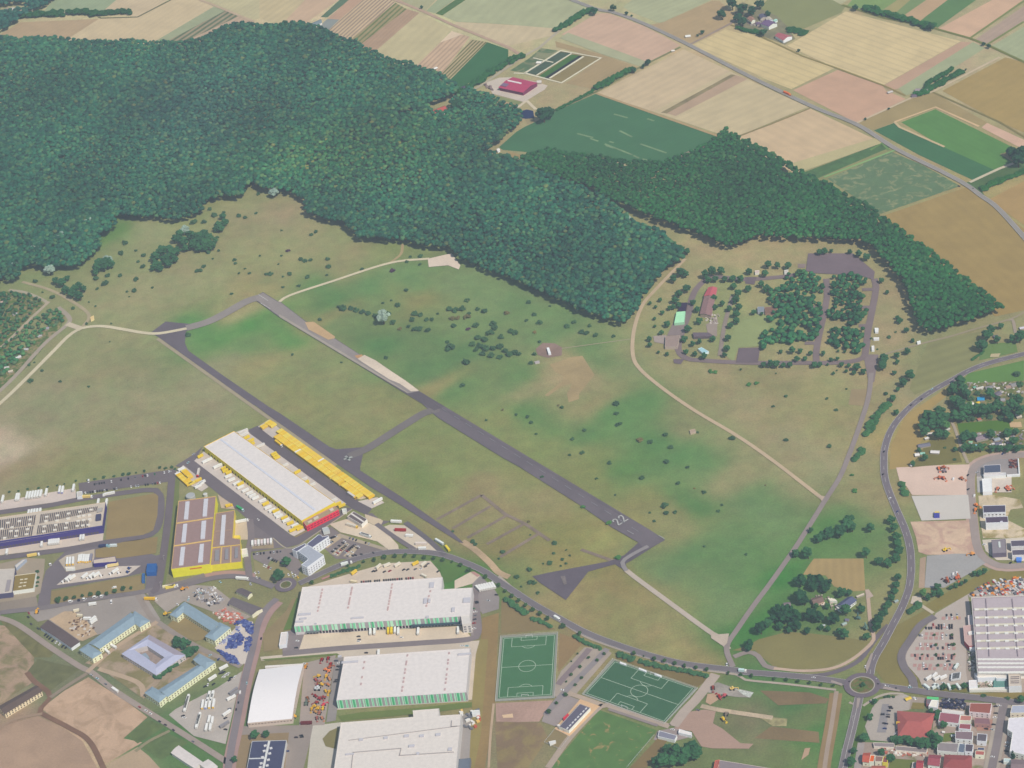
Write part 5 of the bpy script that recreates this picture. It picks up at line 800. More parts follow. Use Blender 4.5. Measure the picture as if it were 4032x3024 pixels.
# barracks
CR=(226,214,184); BLU=(146,166,180)
def ushape(label,bars,h,rise,win=(2.2,5.2)):
    c=cen(rd(bars[0],0)); r=empty('barracks',(c.x,c.y,0)); wm=mat(CR,2560,var=.04,k=1.35); rm=mat(BLU,2560,var=.06,ns=.3)
    for i,s in enumerate(bars):
        P=rel(rd(s,h),c); gable_parts(r,P,h+(.35 if i else 0),rise,wm,rm,.0 if i==0 else .22,.5,0,('wall','roof') if i==0 else ('wing_wall','wing_roof')); windows(r,P,'all',win,1.3,1.7,3.6,(232,222,196),(120,112,106),34)
    tag(r,label,'barracks','pale blue roofed barracks'); BLD[label]=(r,c,P,h,2560); return r,c,P,h,2560
ushape('U shaped cream barracks beside the grey lorry yard',('C 768,518 1140,250 1192,335 868,560','C 765,522 885,600 806,648 692,572','C 1175,238 1302,322 1218,374 1120,300'),8,2.2); ushape('U shaped cream barracks beside the blue crate yard',('C 1612,158 1925,352 1850,410 1560,222','C 1480,266 1600,162 1648,200 1542,292','C 1788,456 1915,336 2005,380 1872,492'),8,2.2); ushape('U shaped cream barracks behind the lorry park of white box bodies',('Y 270,870 940,440 1085,505 440,972','Y 170,808 432,950 292,1072 48,908','Y 978,238 1252,382 1090,505 878,336'),8,2.2)
c=cen(rd('C 1330,620 1340,620',0)); r=empty('courtyard_building',(c.x,c.y,0)); O=rel(rd('C 1062,606 1302,442 1612,616 1360,790',7),c); I_=rel(rd('C 1168,572 1282,542 1432,640 1358,702',7),c); mb=MB(); mb.prism(ccw(O),0,7,0,False); mb.prism(ccw(I_)[::-1],0,7.6,0,False); add('wall',mb.mesh('wall',[mat((205,200,200),2520)]),r); mb=MB()
OO=[p+(p-O[(i+2)%4]).normalized()*.6 for i,p in enumerate(O)]
M_=[(O[i]+I_[i])/2 for i in range(4)]
for i in range(4):
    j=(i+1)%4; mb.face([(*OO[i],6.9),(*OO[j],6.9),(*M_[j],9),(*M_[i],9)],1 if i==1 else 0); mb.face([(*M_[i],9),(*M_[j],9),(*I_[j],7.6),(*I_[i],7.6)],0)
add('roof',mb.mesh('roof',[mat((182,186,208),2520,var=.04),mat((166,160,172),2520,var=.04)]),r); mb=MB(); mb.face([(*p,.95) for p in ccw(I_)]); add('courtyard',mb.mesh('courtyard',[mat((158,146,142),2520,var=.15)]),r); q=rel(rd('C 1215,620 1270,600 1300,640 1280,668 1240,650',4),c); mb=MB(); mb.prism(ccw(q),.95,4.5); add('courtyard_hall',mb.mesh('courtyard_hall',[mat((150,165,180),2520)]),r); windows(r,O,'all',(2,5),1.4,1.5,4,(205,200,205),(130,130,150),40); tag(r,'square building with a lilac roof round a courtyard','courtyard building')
b=house('workshop','long dark grey roofed workshop with white front and parked cars','workshop','C 350,375 418,315 692,502 620,552',5,(224,220,216),(112,106,110),'gable',1.2)[0:5]
b=house('barracks','dark roofed barracks with a cream arched front at the lower left corner','barracks','C 42,1128 364,932 312,884 -20,1070',6.5,(205,194,170),(112,104,104),'gable',2.0,win=(1.9,4.8),wk=dict(w=1.5,h=1.8,gap=3.4,frame=(205,194,170),pane=(120,110,105)))
b=house('white_hall','white ribbed hall beside the diagonal street','hall','C 1492,1468 1700,1606 1762,1550 1556,1408',4.5,(205,200,198),(214,208,206),'gable',.8); b=house('white_hall','short white cross wing at the end of the ribbed hall','hall','C 1742,1568 1812,1528 1892,1588 1822,1640',5,(208,202,200),(216,210,208),'gable',.8)
b=house('long_shed','long dark roofed shed with cream front by the small roundabout','shed','D 0,352 186,442 266,394 34,306',5.5,(214,204,184),(122,118,124),'gable',1.2); b=house('gatekeeper_house','small dark roofed house beside the small roundabout','house','D 58,258 150,302 186,270 108,234',4.5,(214,204,184),(116,112,118),'gable',1.6)
# striped warehouses
GRN=[(150,206,176),(168,216,188),(120,190,156),(92,168,130),(152,150,156)]
def stripes(b,pick,z0,z1,pat):
    P=ccw(b[2]); best=None
    for i in range(len(P)):
        a,e=P[i],P[(i+1)%len(P)]; n=Vector((e.y-a.y,-(e.x-a.x))).normalized(); L=(e-a).length; s=n.dot(pick)*L
        if best is None or s>best[0]: best=(s,a,e,n)
    _,a,e,n=best; t=0; mb=MB(); W=sum(x for x,_ in pat); ms=[mat(g,b[4],var=.03,k=1.4) for g in GRN]
    for w,ci in pat:
        p,q=a.lerp(e,t/W)+n*.06,a.lerp(e,(t+w)/W)+n*.06; mb.face([(*p,z0),(*q,z0),(*q,z1),(*p,z1)],ci); t+=w
    add('striped_cladding',mb.mesh('striped_cladding',ms),b[0]); return a,e,n
b=house('warehouse','pale roofed warehouse with a green striped front and loading bays','warehouse','D 585,228 1698,150 1692,246 1935,232 1916,456 520,540',12,(190,188,190),RW,par=.7)
pat=[]
for i in range(19): pat+= [(2.2,0),(1.2,4),(2.4,[2,1,3][i%3]),(1.0,1),(4.2 if i%2 else 3.0,4)]
a,e,n=stripes(b,Vector((-.1,-1)),4.3,12.4,pat); wall_docks(b,Vector((-.1,-1)),46,2.6,3.4,.8,(84,84,96),.06,.9)
def canopy(b,a,e,n,t0,t1,dp,z,col,th=.5):
    mb=MB(); p,q=a.lerp(e,t0),a.lerp(e,t1); mb.face([(*p,z),(*q,z),(*(q+n*dp),z),(*(p+n*dp),z)]); mb.face([(*(p+n*dp),z-th),(*(q+n*dp),z-th),(*(q+n*dp),z),(*(p+n*dp),z)]); mb.face([(*p,z-th),(*q,z-th),(*(q+n*dp),z-th),(*(p+n*dp),z-th)][::-1]); add('canopy',mb.mesh('canopy',[mat(col,b[4],var=.03)]),b[0])
canopy(b,a,e,n,.66,.94,3.5,5.2,(84,100,112)); canopy(b,a,e,n,.06,.14,3,5.0,(120,130,136)); canopy(b,a,e,n,.26,.33,3,5,(84,88,98))
def units(b,cr,L,col=(196,196,204)):
    for x,y,w,l in L: box_at(b,'roof_unit',cr,x,y,w,l,b[3]+.02,b[3]+1.6,dirang('D 585,228 1698,150'),col)
units(b,'D',[(602,436,3,14),(590,470,2,8),(560,495,2.4,9),(1020,465,2,14),(1575,458,3,3),(1610,205,9,5),(1560,330,9,4),(1590,330,6,2.5),(1888,325,8,8),(1780,400,7,3.5),(690,510,1.5,2)]); 
for x0,y0,x1,y1,n in ((745,232,705,420,8),(980,220,945,395,9),(1297,200,1258,420,10),(1600,250,1560,400,5)):
    for i in range(n):
        t=(i+RNG.uniform(0,.6))/n; box_at(b,'smoke_vent','D',x0+(x1-x0)*t,y0+(y1-y0)*t,1.8,3.0,12.02,12.6,dirang('D 745,232 705,420'),(196,172,172))
c=cen(rd('D 1880,485 1882,485',12)); r=empty('stair_tower',(c.x,c.y,0)); Q=rel(rd('D 1842,455 1914,450 1922,514 1852,520',13),c); wm=mat((226,222,218),2450,var=.02); flat_parts(r,Q,13,wm,mat((214,210,206),2450),.4); windows(r,Q,'all',(2.6,5.8,9),2.6,2.2,3.9,(226,222,218),(150,150,156),18); tag(r,'white gridded stair tower at the warehouse corner','tower')
b=house('warehouse','pale roofed warehouse with a dense green striped end facing the lawn','warehouse','D 918,780 1918,712 1888,1062 855,1126',12,(188,186,188),RW,par=.7); pat=[]
for i in range(10): pat+= [(2.4,1),(1.4,4),(1.6,0),(3.6,3),(1.8,0),(4.6,4),(1.4,1),(1.6,2),(1.0,1),(3.8,4)]
stripes(b,Vector((-.1,-1)),1.2,12.4,pat); units(b,'D',[(960,815,2.4,18),(1870,752,2.4,14),(880,770,2,4)])
for x0,y0,x1,y1,n in ((1418,760,1370,1075,9),(1748,740,1712,1055,8),(1080,790,1045,1020,4)):
    for i in range(n):
        t=(i+RNG.uniform(0,.6))/n; box_at(b,'smoke_vent','D',x0+(x1-x0)*t,y0+(y1-y0)*t,1.8,3.2,12.02,12.6,dirang('D 1418,760 1370,1075'),(192,170,172))
b=house('warehouse','wide pale roofed warehouse cut by the lower edge of the view','warehouse','D 892,1302 1465,1257 1460,1206 1670,1190 1673,1247 1848,1236 1800,1760 822,1760',12,(188,186,186),(220,214,209),par=.7); units(b,'D',[(1050,1430,3,4),(1245,1415,3,4),(1410,1400,3.4,5),(1530,1400,3,4.4),(1660,1390,3.4,5),(1755,1505,4,4),(1450,1480,3,6),(1500,1540,3,3),(960,1545,1.5,9)])
for s in ('D 985,1535 1365,1503 1366,1507 986,1539','D 1350,1560 1785,1532 1786,1536 1351,1564','D 985,1535 990,1535 972,1700 966,1700','D 1366,1503 1371,1503 1358,1562 1352,1562','D 950,1440 1840,1325 1840,1327 950,1442','D 1765,1285 1772,1285 1768,1335 1760,1335','D 1765,1330 1812,1326 1812,1332 1765,1336'): on_roof(b,'fire_wall',s,12.02,12.7,(168,164,166))
c=cen(rd('D 360,1060 362,1060',8)); r=empty('vaulted_hall',(c.x,c.y,0)); Q=rel(rd('D 244,878 592,838 504,1268 150,1302',7),c); A,B,C,D_=Q; mb=MB(); n=14
for i in range(n):
    t0,t1=i/n,(i+1)/n; z=lambda t: 7+4.2*math.sin(math.pi*t)
    mb.face([(*A.lerp(D_,t0),z(t0)),(*B.lerp(C,t0),z(t0)),(*B.lerp(C,t1),z(t1)),(*A.lerp(D_,t1),z(t1))],0)
wl=MB(); wl.prism(ccw(Q),0,7,0,False)
for X,Y in ((A,D_),(B,C)): wl.face([(*X.lerp(Y,i/n),7+4.2*math.sin(math.pi*i/n)) for i in range(n+1)],0)
add('wall',wl.mesh('wall',[mat((214,200,190),2420)]),r); add('roof',mb.mesh('roof',[mat((236,232,234),2420,var=.02)]),r); Q2=rel(rd('D 292,852 592,834 590,850 290,868',6),c); mb=MB(); mb.prism(ccw(Q2),0,6.8); add('rear_annex',mb.mesh('rear_annex',[mat((226,220,216),2420)]),r); windows(r,Q,'all',(4.6,),2.2,1.2,3.2,(214,200,190),(140,120,116),20); tag(r,'white vaulted hall beside the machinery yard','hall')
b=house('white_store','white box store between the street and the striped warehouse','shed','D 416,586 470,580 458,682 400,690',4.5,(226,222,222),(220,214,212)); b=house('solar_store','dark blue solar roofed hall split by a pale strip at the lower edge','warehouse','D 186,1448 460,1440 408,1740 130,1740',6,(190,190,190),(90,96,120),par=.5,trim=(206,210,212)); on_roof(b,'roof_strip','D 315,1444 332,1444 268,1740 250,1740',6.05,6.6,(214,216,216)); on_roof(b,'roof_strip','D 160,1582 300,1578 298,1586 158,1590',6.05,6.4,(205,208,210))
for x,y in ((290,1478),(335,1498),(282,1520),(325,1540),(268,1570),(315,1590),(258,1618),(305,1635),(250,1650)): box_at(b,'roof_unit','D',x,y,2,3,6.05,7.3,0.2,(214,214,216))
house('dock_annex','dark lean to with blue roof at the right of the lower warehouse','shed','D 1825,1590 1920,1580 1905,1740 1810,1740',6,(120,124,130),(118,128,142)); house('site_cabin','white cabins stacked by the corner of the lower warehouse','cabin','D 1930,1205 1990,1200 1990,1225 1930,1230',5,(222,220,216),(214,216,214))
# sports ground, sheds
b=house('clubhouse','flat dark roofed clubhouse on an orange paved terrace','clubhouse','E 972,1150 1055,1182 885,1362 806,1332',4.5,(224,216,206),(112,112,128),trim=(190,186,184)); 
for i in range(8): box_at(b,'roof_light','E',1020-i*21,1185+i*22,1.2,3,4.55,5.2,dirang('E 972,1150 806,1332'),(214,216,220))
on_roof(b,'white_extension','E 790,1340 806,1332 885,1362 880,1382 850,1375',0.1,4.2,(222,216,210)); house('red_stand','small red roofed stand at the edge of the clubhouse terrace','stand','E 838,1262 878,1226 886,1240 846,1278',3,(196,70,90),(200,90,106)); house('equipment_shed','grey roofed equipment shed at the foot of the pitch path','shed','E 1600,1362 1742,1402 1722,1440 1588,1408',3.5,(216,214,214),(140,142,158)); house('white_store','long white store by the bare building plot','shed','E 1758,1350 1858,1378 1854,1402 1752,1378',3.5,(226,222,220),(230,226,224)); house('tarp_rack','pale garden pavilion in the fenced plot by the training ground','shed','E 725,1450 780,1438 782,1450 735,1470',2.5,(200,202,202),(210,212,212))
b=house('hall','grey roofed hall with a red end at the lower edge','hall','V 925,1088 1400,1165 1560,1192 1520,1330 860,1330',5,(190,180,175),(146,138,144),par=.3); house('hall','red roofed end bay of the grey hall at the lower edge','hall','V 872,1092 924,1082 900,1330 830,1330',5,(190,120,110),(178,112,108),par=.3)
# ribbed store
b=house('ribbed_store','huge store with ribbed lilac grey roof and rows of white skylights','store','H 1582,314 2420,282 2420,1180 1655,1212',10,(206,202,198),(168,160,168),trim=(226,222,216),par=.8)
r,c,P,h,d=b; A,B,C,D_=rel(rd('H 1600,330 2415,298 2415,1170 1672,1200',10),c); mb=MB(); sk=MB()
for i in range(64):
    t0,t1=(i+.15)/64,(i+.75)/64; mb.face([(*A.lerp(D_,t0),10.05),(*B.lerp(C,t0),10.05),(*B.lerp(C,t0),10.7),(*A.lerp(D_,t0),10.7)]); mb.face([(*A.lerp(D_,t0),10.7),(*B.lerp(C,t0),10.7),(*B.lerp(C,t1),10.1),(*A.lerp(D_,t1),10.1)])
add('roof_ribs',mb.mesh('roof_ribs',[mat((178,170,178),2450,var=.04)]),ROOF[r.name])
for y in (440,538,628,722,815,905): on_roof(b,'skylight_row','H %d,%d 2415,%d 2415,%d %d,%d'%(1608+(y-330)*.07,y,y-22,y+2,1608+(y-330)*.07,y+24),10.72,10.95,(214,210,194))
wl=mat((236,234,232),2450,var=.02)
for y,n in ((448,6),(545,6),(638,6),(730,6),(822,6),(912,6),(1040,14),(1088,14),(1135,14),(1195,12)):
    for i in range(n):
        x=1640+(y-330)*.06+ (i*55 if n>8 else i*112); box_at(b,'roof_light','H',x,y,2.0,4.2 if n<8 else 4.6,10.1,11.5,dirang('H 1600,640 2200,620'),(236,234,230))
for x0,x1 in ((1750,1790),(2062,2130)): on_roof(b,'roof_gutter','H %d,325 %d,325 %d,1010 %d,1010'%(x0,x0+10,x1+10,x1),10.75,11.1,(146,138,150))
b=house('store_annex','white low annex along the front of the ribbed store','store','H 1618,1216 2005,1204 2000,1275 1880,1275 1870,1262 1660,1270',6,(226,222,220),(226,224,222)); house('entrance_hall','red and white entrance hall of the ribbed store','store','H 1484,648 1622,632 1640,880 1556,890 1500,830',6,(150,74,90),(196,170,168),trim=(206,190,186)); b=house('entrance_roof','pale entrance canopies in front of the ribbed store','canopy','H 1545,720 1620,705 1622,745 1550,750',7,(214,210,210),(226,222,222)); house('entrance_roof','white square canopy below the red entrance hall','canopy','H 1556,858 1620,850 1626,915 1562,918',5,(220,218,216),(228,226,226)); b=house('stair_block','beige stepped ramp block with dark slots at the store corner','ramp','H 2022,1192 2168,1184 2180,1362 2028,1366',9,(226,224,220),(206,196,186),trim=(214,206,198))
for y in (1250,1272,1300,1322): on_roof(b,'roof_slot','H 2048,%d 2150,%d 2152,%d 2048,%d'%(y,y-3,y+5,y+8),9.02,9.3,(126,118,124))
house('garden_centre','white garden sale hall beside the car park trees','store','H 1552,1298 1648,1292 1660,1372 1556,1380',4.5,(226,224,222),(230,226,226)); house('shade_netting','green shade netting over the plant yard of the store','canopy','H 1850,1294 2005,1286 2012,1368 1845,1372',3,(100,150,146),(112,150,146),par=.1); house('plant_store_wall','long pale wall block below the plant yard','wall','H 1556,1388 2018,1372 2018,1404 1560,1412',3,(206,206,200),(216,214,208),par=.2); house('side_store','grey flat store beside the garden hall','store','H 1540,525 1600,518 1606,640 1550,645',5,(200,196,196),(206,200,204))
# blue roofed farm
b=house('farmhouse','white farmhouse with a dark blue roof in the tree ring','farmhouse','G 1590,592 1722,492 1622,456 1498,546',5,(226,220,212),(104,112,138),'gable',2.8,win=(2.2,),over=.7); house('farm_shed','white garage beside the blue roofed farmhouse','garage','G 1480,560 1532,590 1545,620 1500,590',3,(226,222,216),(224,222,218),par=.3); house('barn','brown tiled barn under the trees of the blue roofed farm','barn','G 1188,478 1300,440 1340,500 1222,540',4,(170,150,140),(132,118,116),'gable',1.8); house('barn','small grey roofed barn hidden among dark trees','barn','G 860,525 935,515 945,560 875,572',3.5,(150,140,136),(140,132,138),'gable',1.2); house('greenhouse','white bright shelter on the pale farmyard','shelter','G 1385,470 1470,478 1500,505 1410,500',3,(232,216,202),(236,222,210),par=.2)
# new plots
house('showroom','blue grey roofed showroom beside the loop street','workshop','J 1310,366 1490,358 1498,442 1310,452',6,(196,194,196),(102,112,132),par=.4); house('glazed_strip','white glazed front strip of the blue grey showroom','workshop','J 1305,456 1550,446 1552,476 1308,486',4,(214,212,212),(206,206,210),par=.3); b=house('yard_wall','white walls enclosing the dark storage yard','wall','J 1678,292 1690,292 1706,470 1562,478 1562,466 1690,458',2.5,(222,220,216),(226,224,222),par=.1); house('white_hall','white flat hall on the grey and sand plot','hall','J 1290,514 1394,510 1402,648 1300,656',5,(228,226,226),(236,234,234),par=.3); b=house('office_house','dark roofed house with a white windowed front beside the sand','office','J 1298,806 1545,800 1548,878 1304,886',8,(226,224,222),(98,98,116),win=(2.4,5.4),wk=dict(w=1.6,h=1.4,gap=3.4,pane=(110,110,120))); b=house('office_house','dark roofed house with a blank bright white front','office','J 1326,930 1570,922 1576,988 1332,996',10,(240,238,238),(104,98,116)); box_at(b,'roof_unit','J',1500,975,1.5,3,10,11.2,0,(206,206,220)); b=house('workshop_hall','grey roofed hall with one bright skylight strip','workshop','J 1392,1182 1546,1170 1558,1318 1404,1328',6,(110,108,124),(146,142,150),par=.4); on_roof(b,'skylight','J 1466,1200 1488,1198 1494,1258 1472,1262',6.05,6.7,(206,214,212)); house('workshop_hall','upper dark roofed hall at the picture edge above the blue marquee','workshop','J 1600,1186 1820,1178 1820,1245 1606,1252',7,(200,200,202),(108,106,122)); house('workshop_hall','lower dark roofed hall at the picture edge beside the blue marquee','workshop','J 1614,1288 1820,1280 1820,1342 1618,1348',7,(206,204,204),(110,108,124)); house('marquee','bright blue and white marquee in front of the dark halls','tent','J 1665,1352 1715,1350 1718,1400 1668,1402',3,(80,110,190),(96,140,214),'gable',1.5)
house('container_office','blue and yellow site cabin standing on the pale slab','cabin','J 768,880 828,878 828,920 768,922',3,(86,92,160),(92,98,166),par=.1); house('site_cabin','yellow topped cabin behind the blue cabin on the slab','cabin','J 774,868 824,866 826,880 774,882',3.2,(214,190,110),(216,196,124),par=.1)
# town edge
b=house('supermarket','red roofed supermarket with a yellow sign beside the car park','supermarket','I 845,560 1222,586 1160,850 855,815',5.5,(226,218,208),(176,112,112),'gable',4.5,hip=.28,over=1.5); on_roof(b,'sign_frame','I 820,690 880,692 880,700 820,698',3.5,6.5,(226,190,96))
for lab,s,h,wc,rc,ty in (('maroon flat roofed showroom with white front and pink rooflight','I 1300,566 1520,590 1502,692 1280,666',5,(226,220,214),(160,112,124),'flat'),('red brown roofed hall with a pinkish windowed front','I 1625,466 1862,470 1842,582 1615,562',7,(216,196,200),(158,108,104),'flat'),('plum roofed workshop behind the brick yard','I 1674,628 1832,634 1850,700 1672,690',5,(160,130,130),(146,118,126),'flat'),('mauve grey double house with white dormers','I 1462,772 1656,778 1650,870 1464,856',7,(224,220,212),(140,126,134),'flat'),('dark grey roofed house framed by white walls','I 1704,798 1812,806 1800,888 1698,878',6,(230,226,220),(112,110,120),'flat'),('long grey roof beside the slate blue roof','I 1276,896 1502,904 1484,1006 1266,985',6,(214,210,206),(150,144,148),'flat'),('slate blue roofed middle house','I 1508,906 1572,912 1560,1010 1490,1000',6,(220,216,212),(116,128,146),'flat'),('charcoal roofed house with a tall white front','I 1576,912 1662,918 1650,1000 1568,994',7,(230,226,222),(106,104,116),'flat'),('salmon roofed house with a blue solar roof behind','I 1684,985 1782,990 1778,1036 1680,1030',5,(226,216,196),(180,116,114),'flat'),('blue solar roofed house beside the street','I 1706,948 1782,952 1782,982 1706,980',5.5,(190,180,170),(92,104,132),'flat'),('maroon gabled house beside the garden','I 1182,1030 1306,1036 1288,1148 1166,1134',6,(224,218,210),(160,100,112),'gable'),('big maroon hipped house complex on the lower edge','I 1352,1030 1640,1040 1640,1180 1335,1165',6,(226,220,212),(156,100,104),'hip'),
  ('grey flat roofed garages by the supermarket','I 572,896 802,902 800,950 578,940',3,(206,200,192),(152,144,148),'flat'),('long row of grey garages with white fronts','I 815,932 1162,962 1150,1010 815,980',3,(206,200,192),(150,142,144),'flat'),('red tiled house at the end of the short terrace','I 466,1012 540,1008 522,1108 455,1100',6,(222,206,190),(186,108,100),'gable'),('bright orange roofed terrace house','I 542,1032 590,1036 578,1106 526,1106',6,(226,216,200),(222,116,84),'flat'),('grey brown roofed terrace house','I 592,1040 680,1046 670,1106 588,1106',6,(220,205,190),(152,126,122),'flat'),('maroon terrace house with a yellow gable','I 682,1050 732,1056 724,1118 670,1112',6,(222,196,96),(146,104,104),'flat'),('narrow maroon house beside the lawn','I 1050,1090 1120,1096 1108,1180 1040,1180',6,(220,210,200),(166,92,102),'gable'),('small grey outhouse beside the narrow maroon house','I 998,1110 1044,1112 1040,1180 988,1180',3,(200,195,190),(160,160,164),'flat'),('long blue grey roofed hall at the right edge of the town','I 2082,492 2330,486 2330,572 2062,576',8,(220,200,186),(176,182,198),'flat'),('white flat roofed factory along the street','I 2046,628 2330,616 2330,1060 2056,990 2086,790 2030,752',8,(226,214,206),(222,220,228),'flat'),('small white shop with a maroon corner under the green sign','I 1206,432 1282,436 1266,518 1172,502',4.5,(232,230,224),(232,228,218),'flat'),('dark roofed shop corner under the green sign','I 1152,424 1206,428 1190,480 1150,480',4,(150,110,120),(128,122,132),'flat'),('white canopy strip behind the dark car yard','I 1322,530 1560,560 1556,592 1318,562',4,(206,204,202),(214,212,210),'flat'),('little red roofed extension between two white walls','I 1522,600 1642,606 1634,660 1512,655',4,(222,212,200),(186,132,126),'flat'),('small maroon roofed house with a white front','I 1512,690 1638,696 1630,756 1500,744',5,(230,226,220),(158,104,114),'flat'),('grey villa at the lower right corner','I 2080,1080 2300,1090 2300,1220 2070,1220',6,(224,210,190),(140,128,134),'gable'),('pale blue flat roofed pavilion in the lower right','I 1992,1068 2070,1072 2066,1110 1990,1106',3.5,(200,208,206),(190,206,208),'flat'),
  ('long pale house at the foot of the town view','I 560,1150 700,1150 700,1230 540,1230',6,(224,214,200),(186,120,112),'gable')):
    nm={'garages':'garage_row'}.get('garages' if 'garages' in lab else '', 'house' if 'house' in lab or 'villa' in lab else 'shop' if 'shop' in lab else 'hall')
    house(nm,lab,nm.replace('_',' '),s,h,wc,rc,'flat' if ty=='flat' else 'gable',2.4,hip=.25 if ty=='hip' else 0,par=.35)
    B=BLD[lab]
    if h>=5: windows(B[0],B[2],'all',(2.2,) if h<7 else (2.2,5),1.4,1.3,4.2,wc,(128,124,130),10)
b=house('shop_sign','bright green sign fascia over the shop front','sign','I 1156,396 1282,402 1282,424 1154,418',4,(104,196,136),(110,200,142),par=.1)
# old depot
c=cen(rd('K 640,620 642,620',0)); r=empty('depot_building',(c.x,c.y,0)); wm=mat((176,160,152),2900)
P=rel(rd('K 606,592 568,742 662,758 696,594',4.5),c); gable_parts(r,P,4.5,1.6,wm,mat((152,128,130),2900,var=.1)); P=rel(rd('K 642,514 604,588 698,590 714,518',4.5),c); gable_parts(r,P,4.8,1.6,wm,mat((190,112,122),2900,var=.05),nm=('end_wall','end_roof')); tag(r,'long depot building with brown roof and red end','depot building')
for a in (('depot_building','black flat roofed depot building by the ring road','K 402,646 456,644 440,716 376,716',4,(90,88,100),(84,84,104)),('depot_building','bright mint green roofed depot building','K 362,726 440,720 430,816 342,826',4,(150,190,165),(176,232,192)),('depot_building','brown flat roofed depot building beside the pale forecourt','K 266,936 394,930 370,1030 262,1030',4,(168,158,152),(160,146,142)),('depot_building','low black roofed depot building among bushes','K 502,906 640,906 690,938 512,944',3.5,(110,106,116),(122,116,126)),('hut','grey blue hut in the depot lawn','K 1066,682 1126,680 1124,724 1070,728',3.5,(150,155,165),(142,152,162)),('hut','rusty ruined roof beside the grey blue hut','K 1130,686 1236,676 1234,742 1136,744',2.5,(150,128,122),(138,118,112)),('tent','pale blue tent roof among depot bushes','K 548,1046 582,1034 644,1070 602,1096',3,(190,205,210),(170,208,216)),('hut','pale little hut by the depot cross road','K 1046,366 1084,362 1080,386 1046,390',3,(210,204,198),(206,190,184)),('hut','pale little hut beside the upper depot track','K 1302,362 1336,358 1332,384 1302,388',3,(214,208,202),(200,196,192)),('caravan','first white van body right of the depot road','L 104,335 140,335 138,370 108,372',2.6,(232,230,226),(236,234,230)),('caravan','white frame shelter below the first white van body','L 94,424 146,422 146,440 94,442',2.2,(222,220,218),(226,224,220)),('caravan','third white body beside the depot road bush','L 76,502 100,500 102,540 76,542',2.6,(222,220,216),(226,224,220)),('caravan','white caravan at the wood corner track','L 498,462 530,452 534,470 504,480',2.6,(232,230,228),(236,234,232)),('hut','twin white boxes on the patch of red earth','S 1552,692 1566,690 1578,724 1562,726',3,(236,234,232),(240,238,236)),
  ('shed','flat grey boards by the thicket south of the white boxes','S 1480,772 1510,766 1512,778 1486,784',1.2,(170,165,165),(178,174,176)),('hut','ochre heap cover by the gravel fork','R 605,935 628,922 630,945 608,955',2.2,(214,190,150),(220,196,150)),('hut','pale shed in the middle of the concrete bunker meadow','U 432,590 475,580 485,605 440,618',2,(170,158,145),(178,162,148))): house(a[0],a[1],a[0].replace('_',' '),a[2],a[3],a[4],a[5],par=.2)
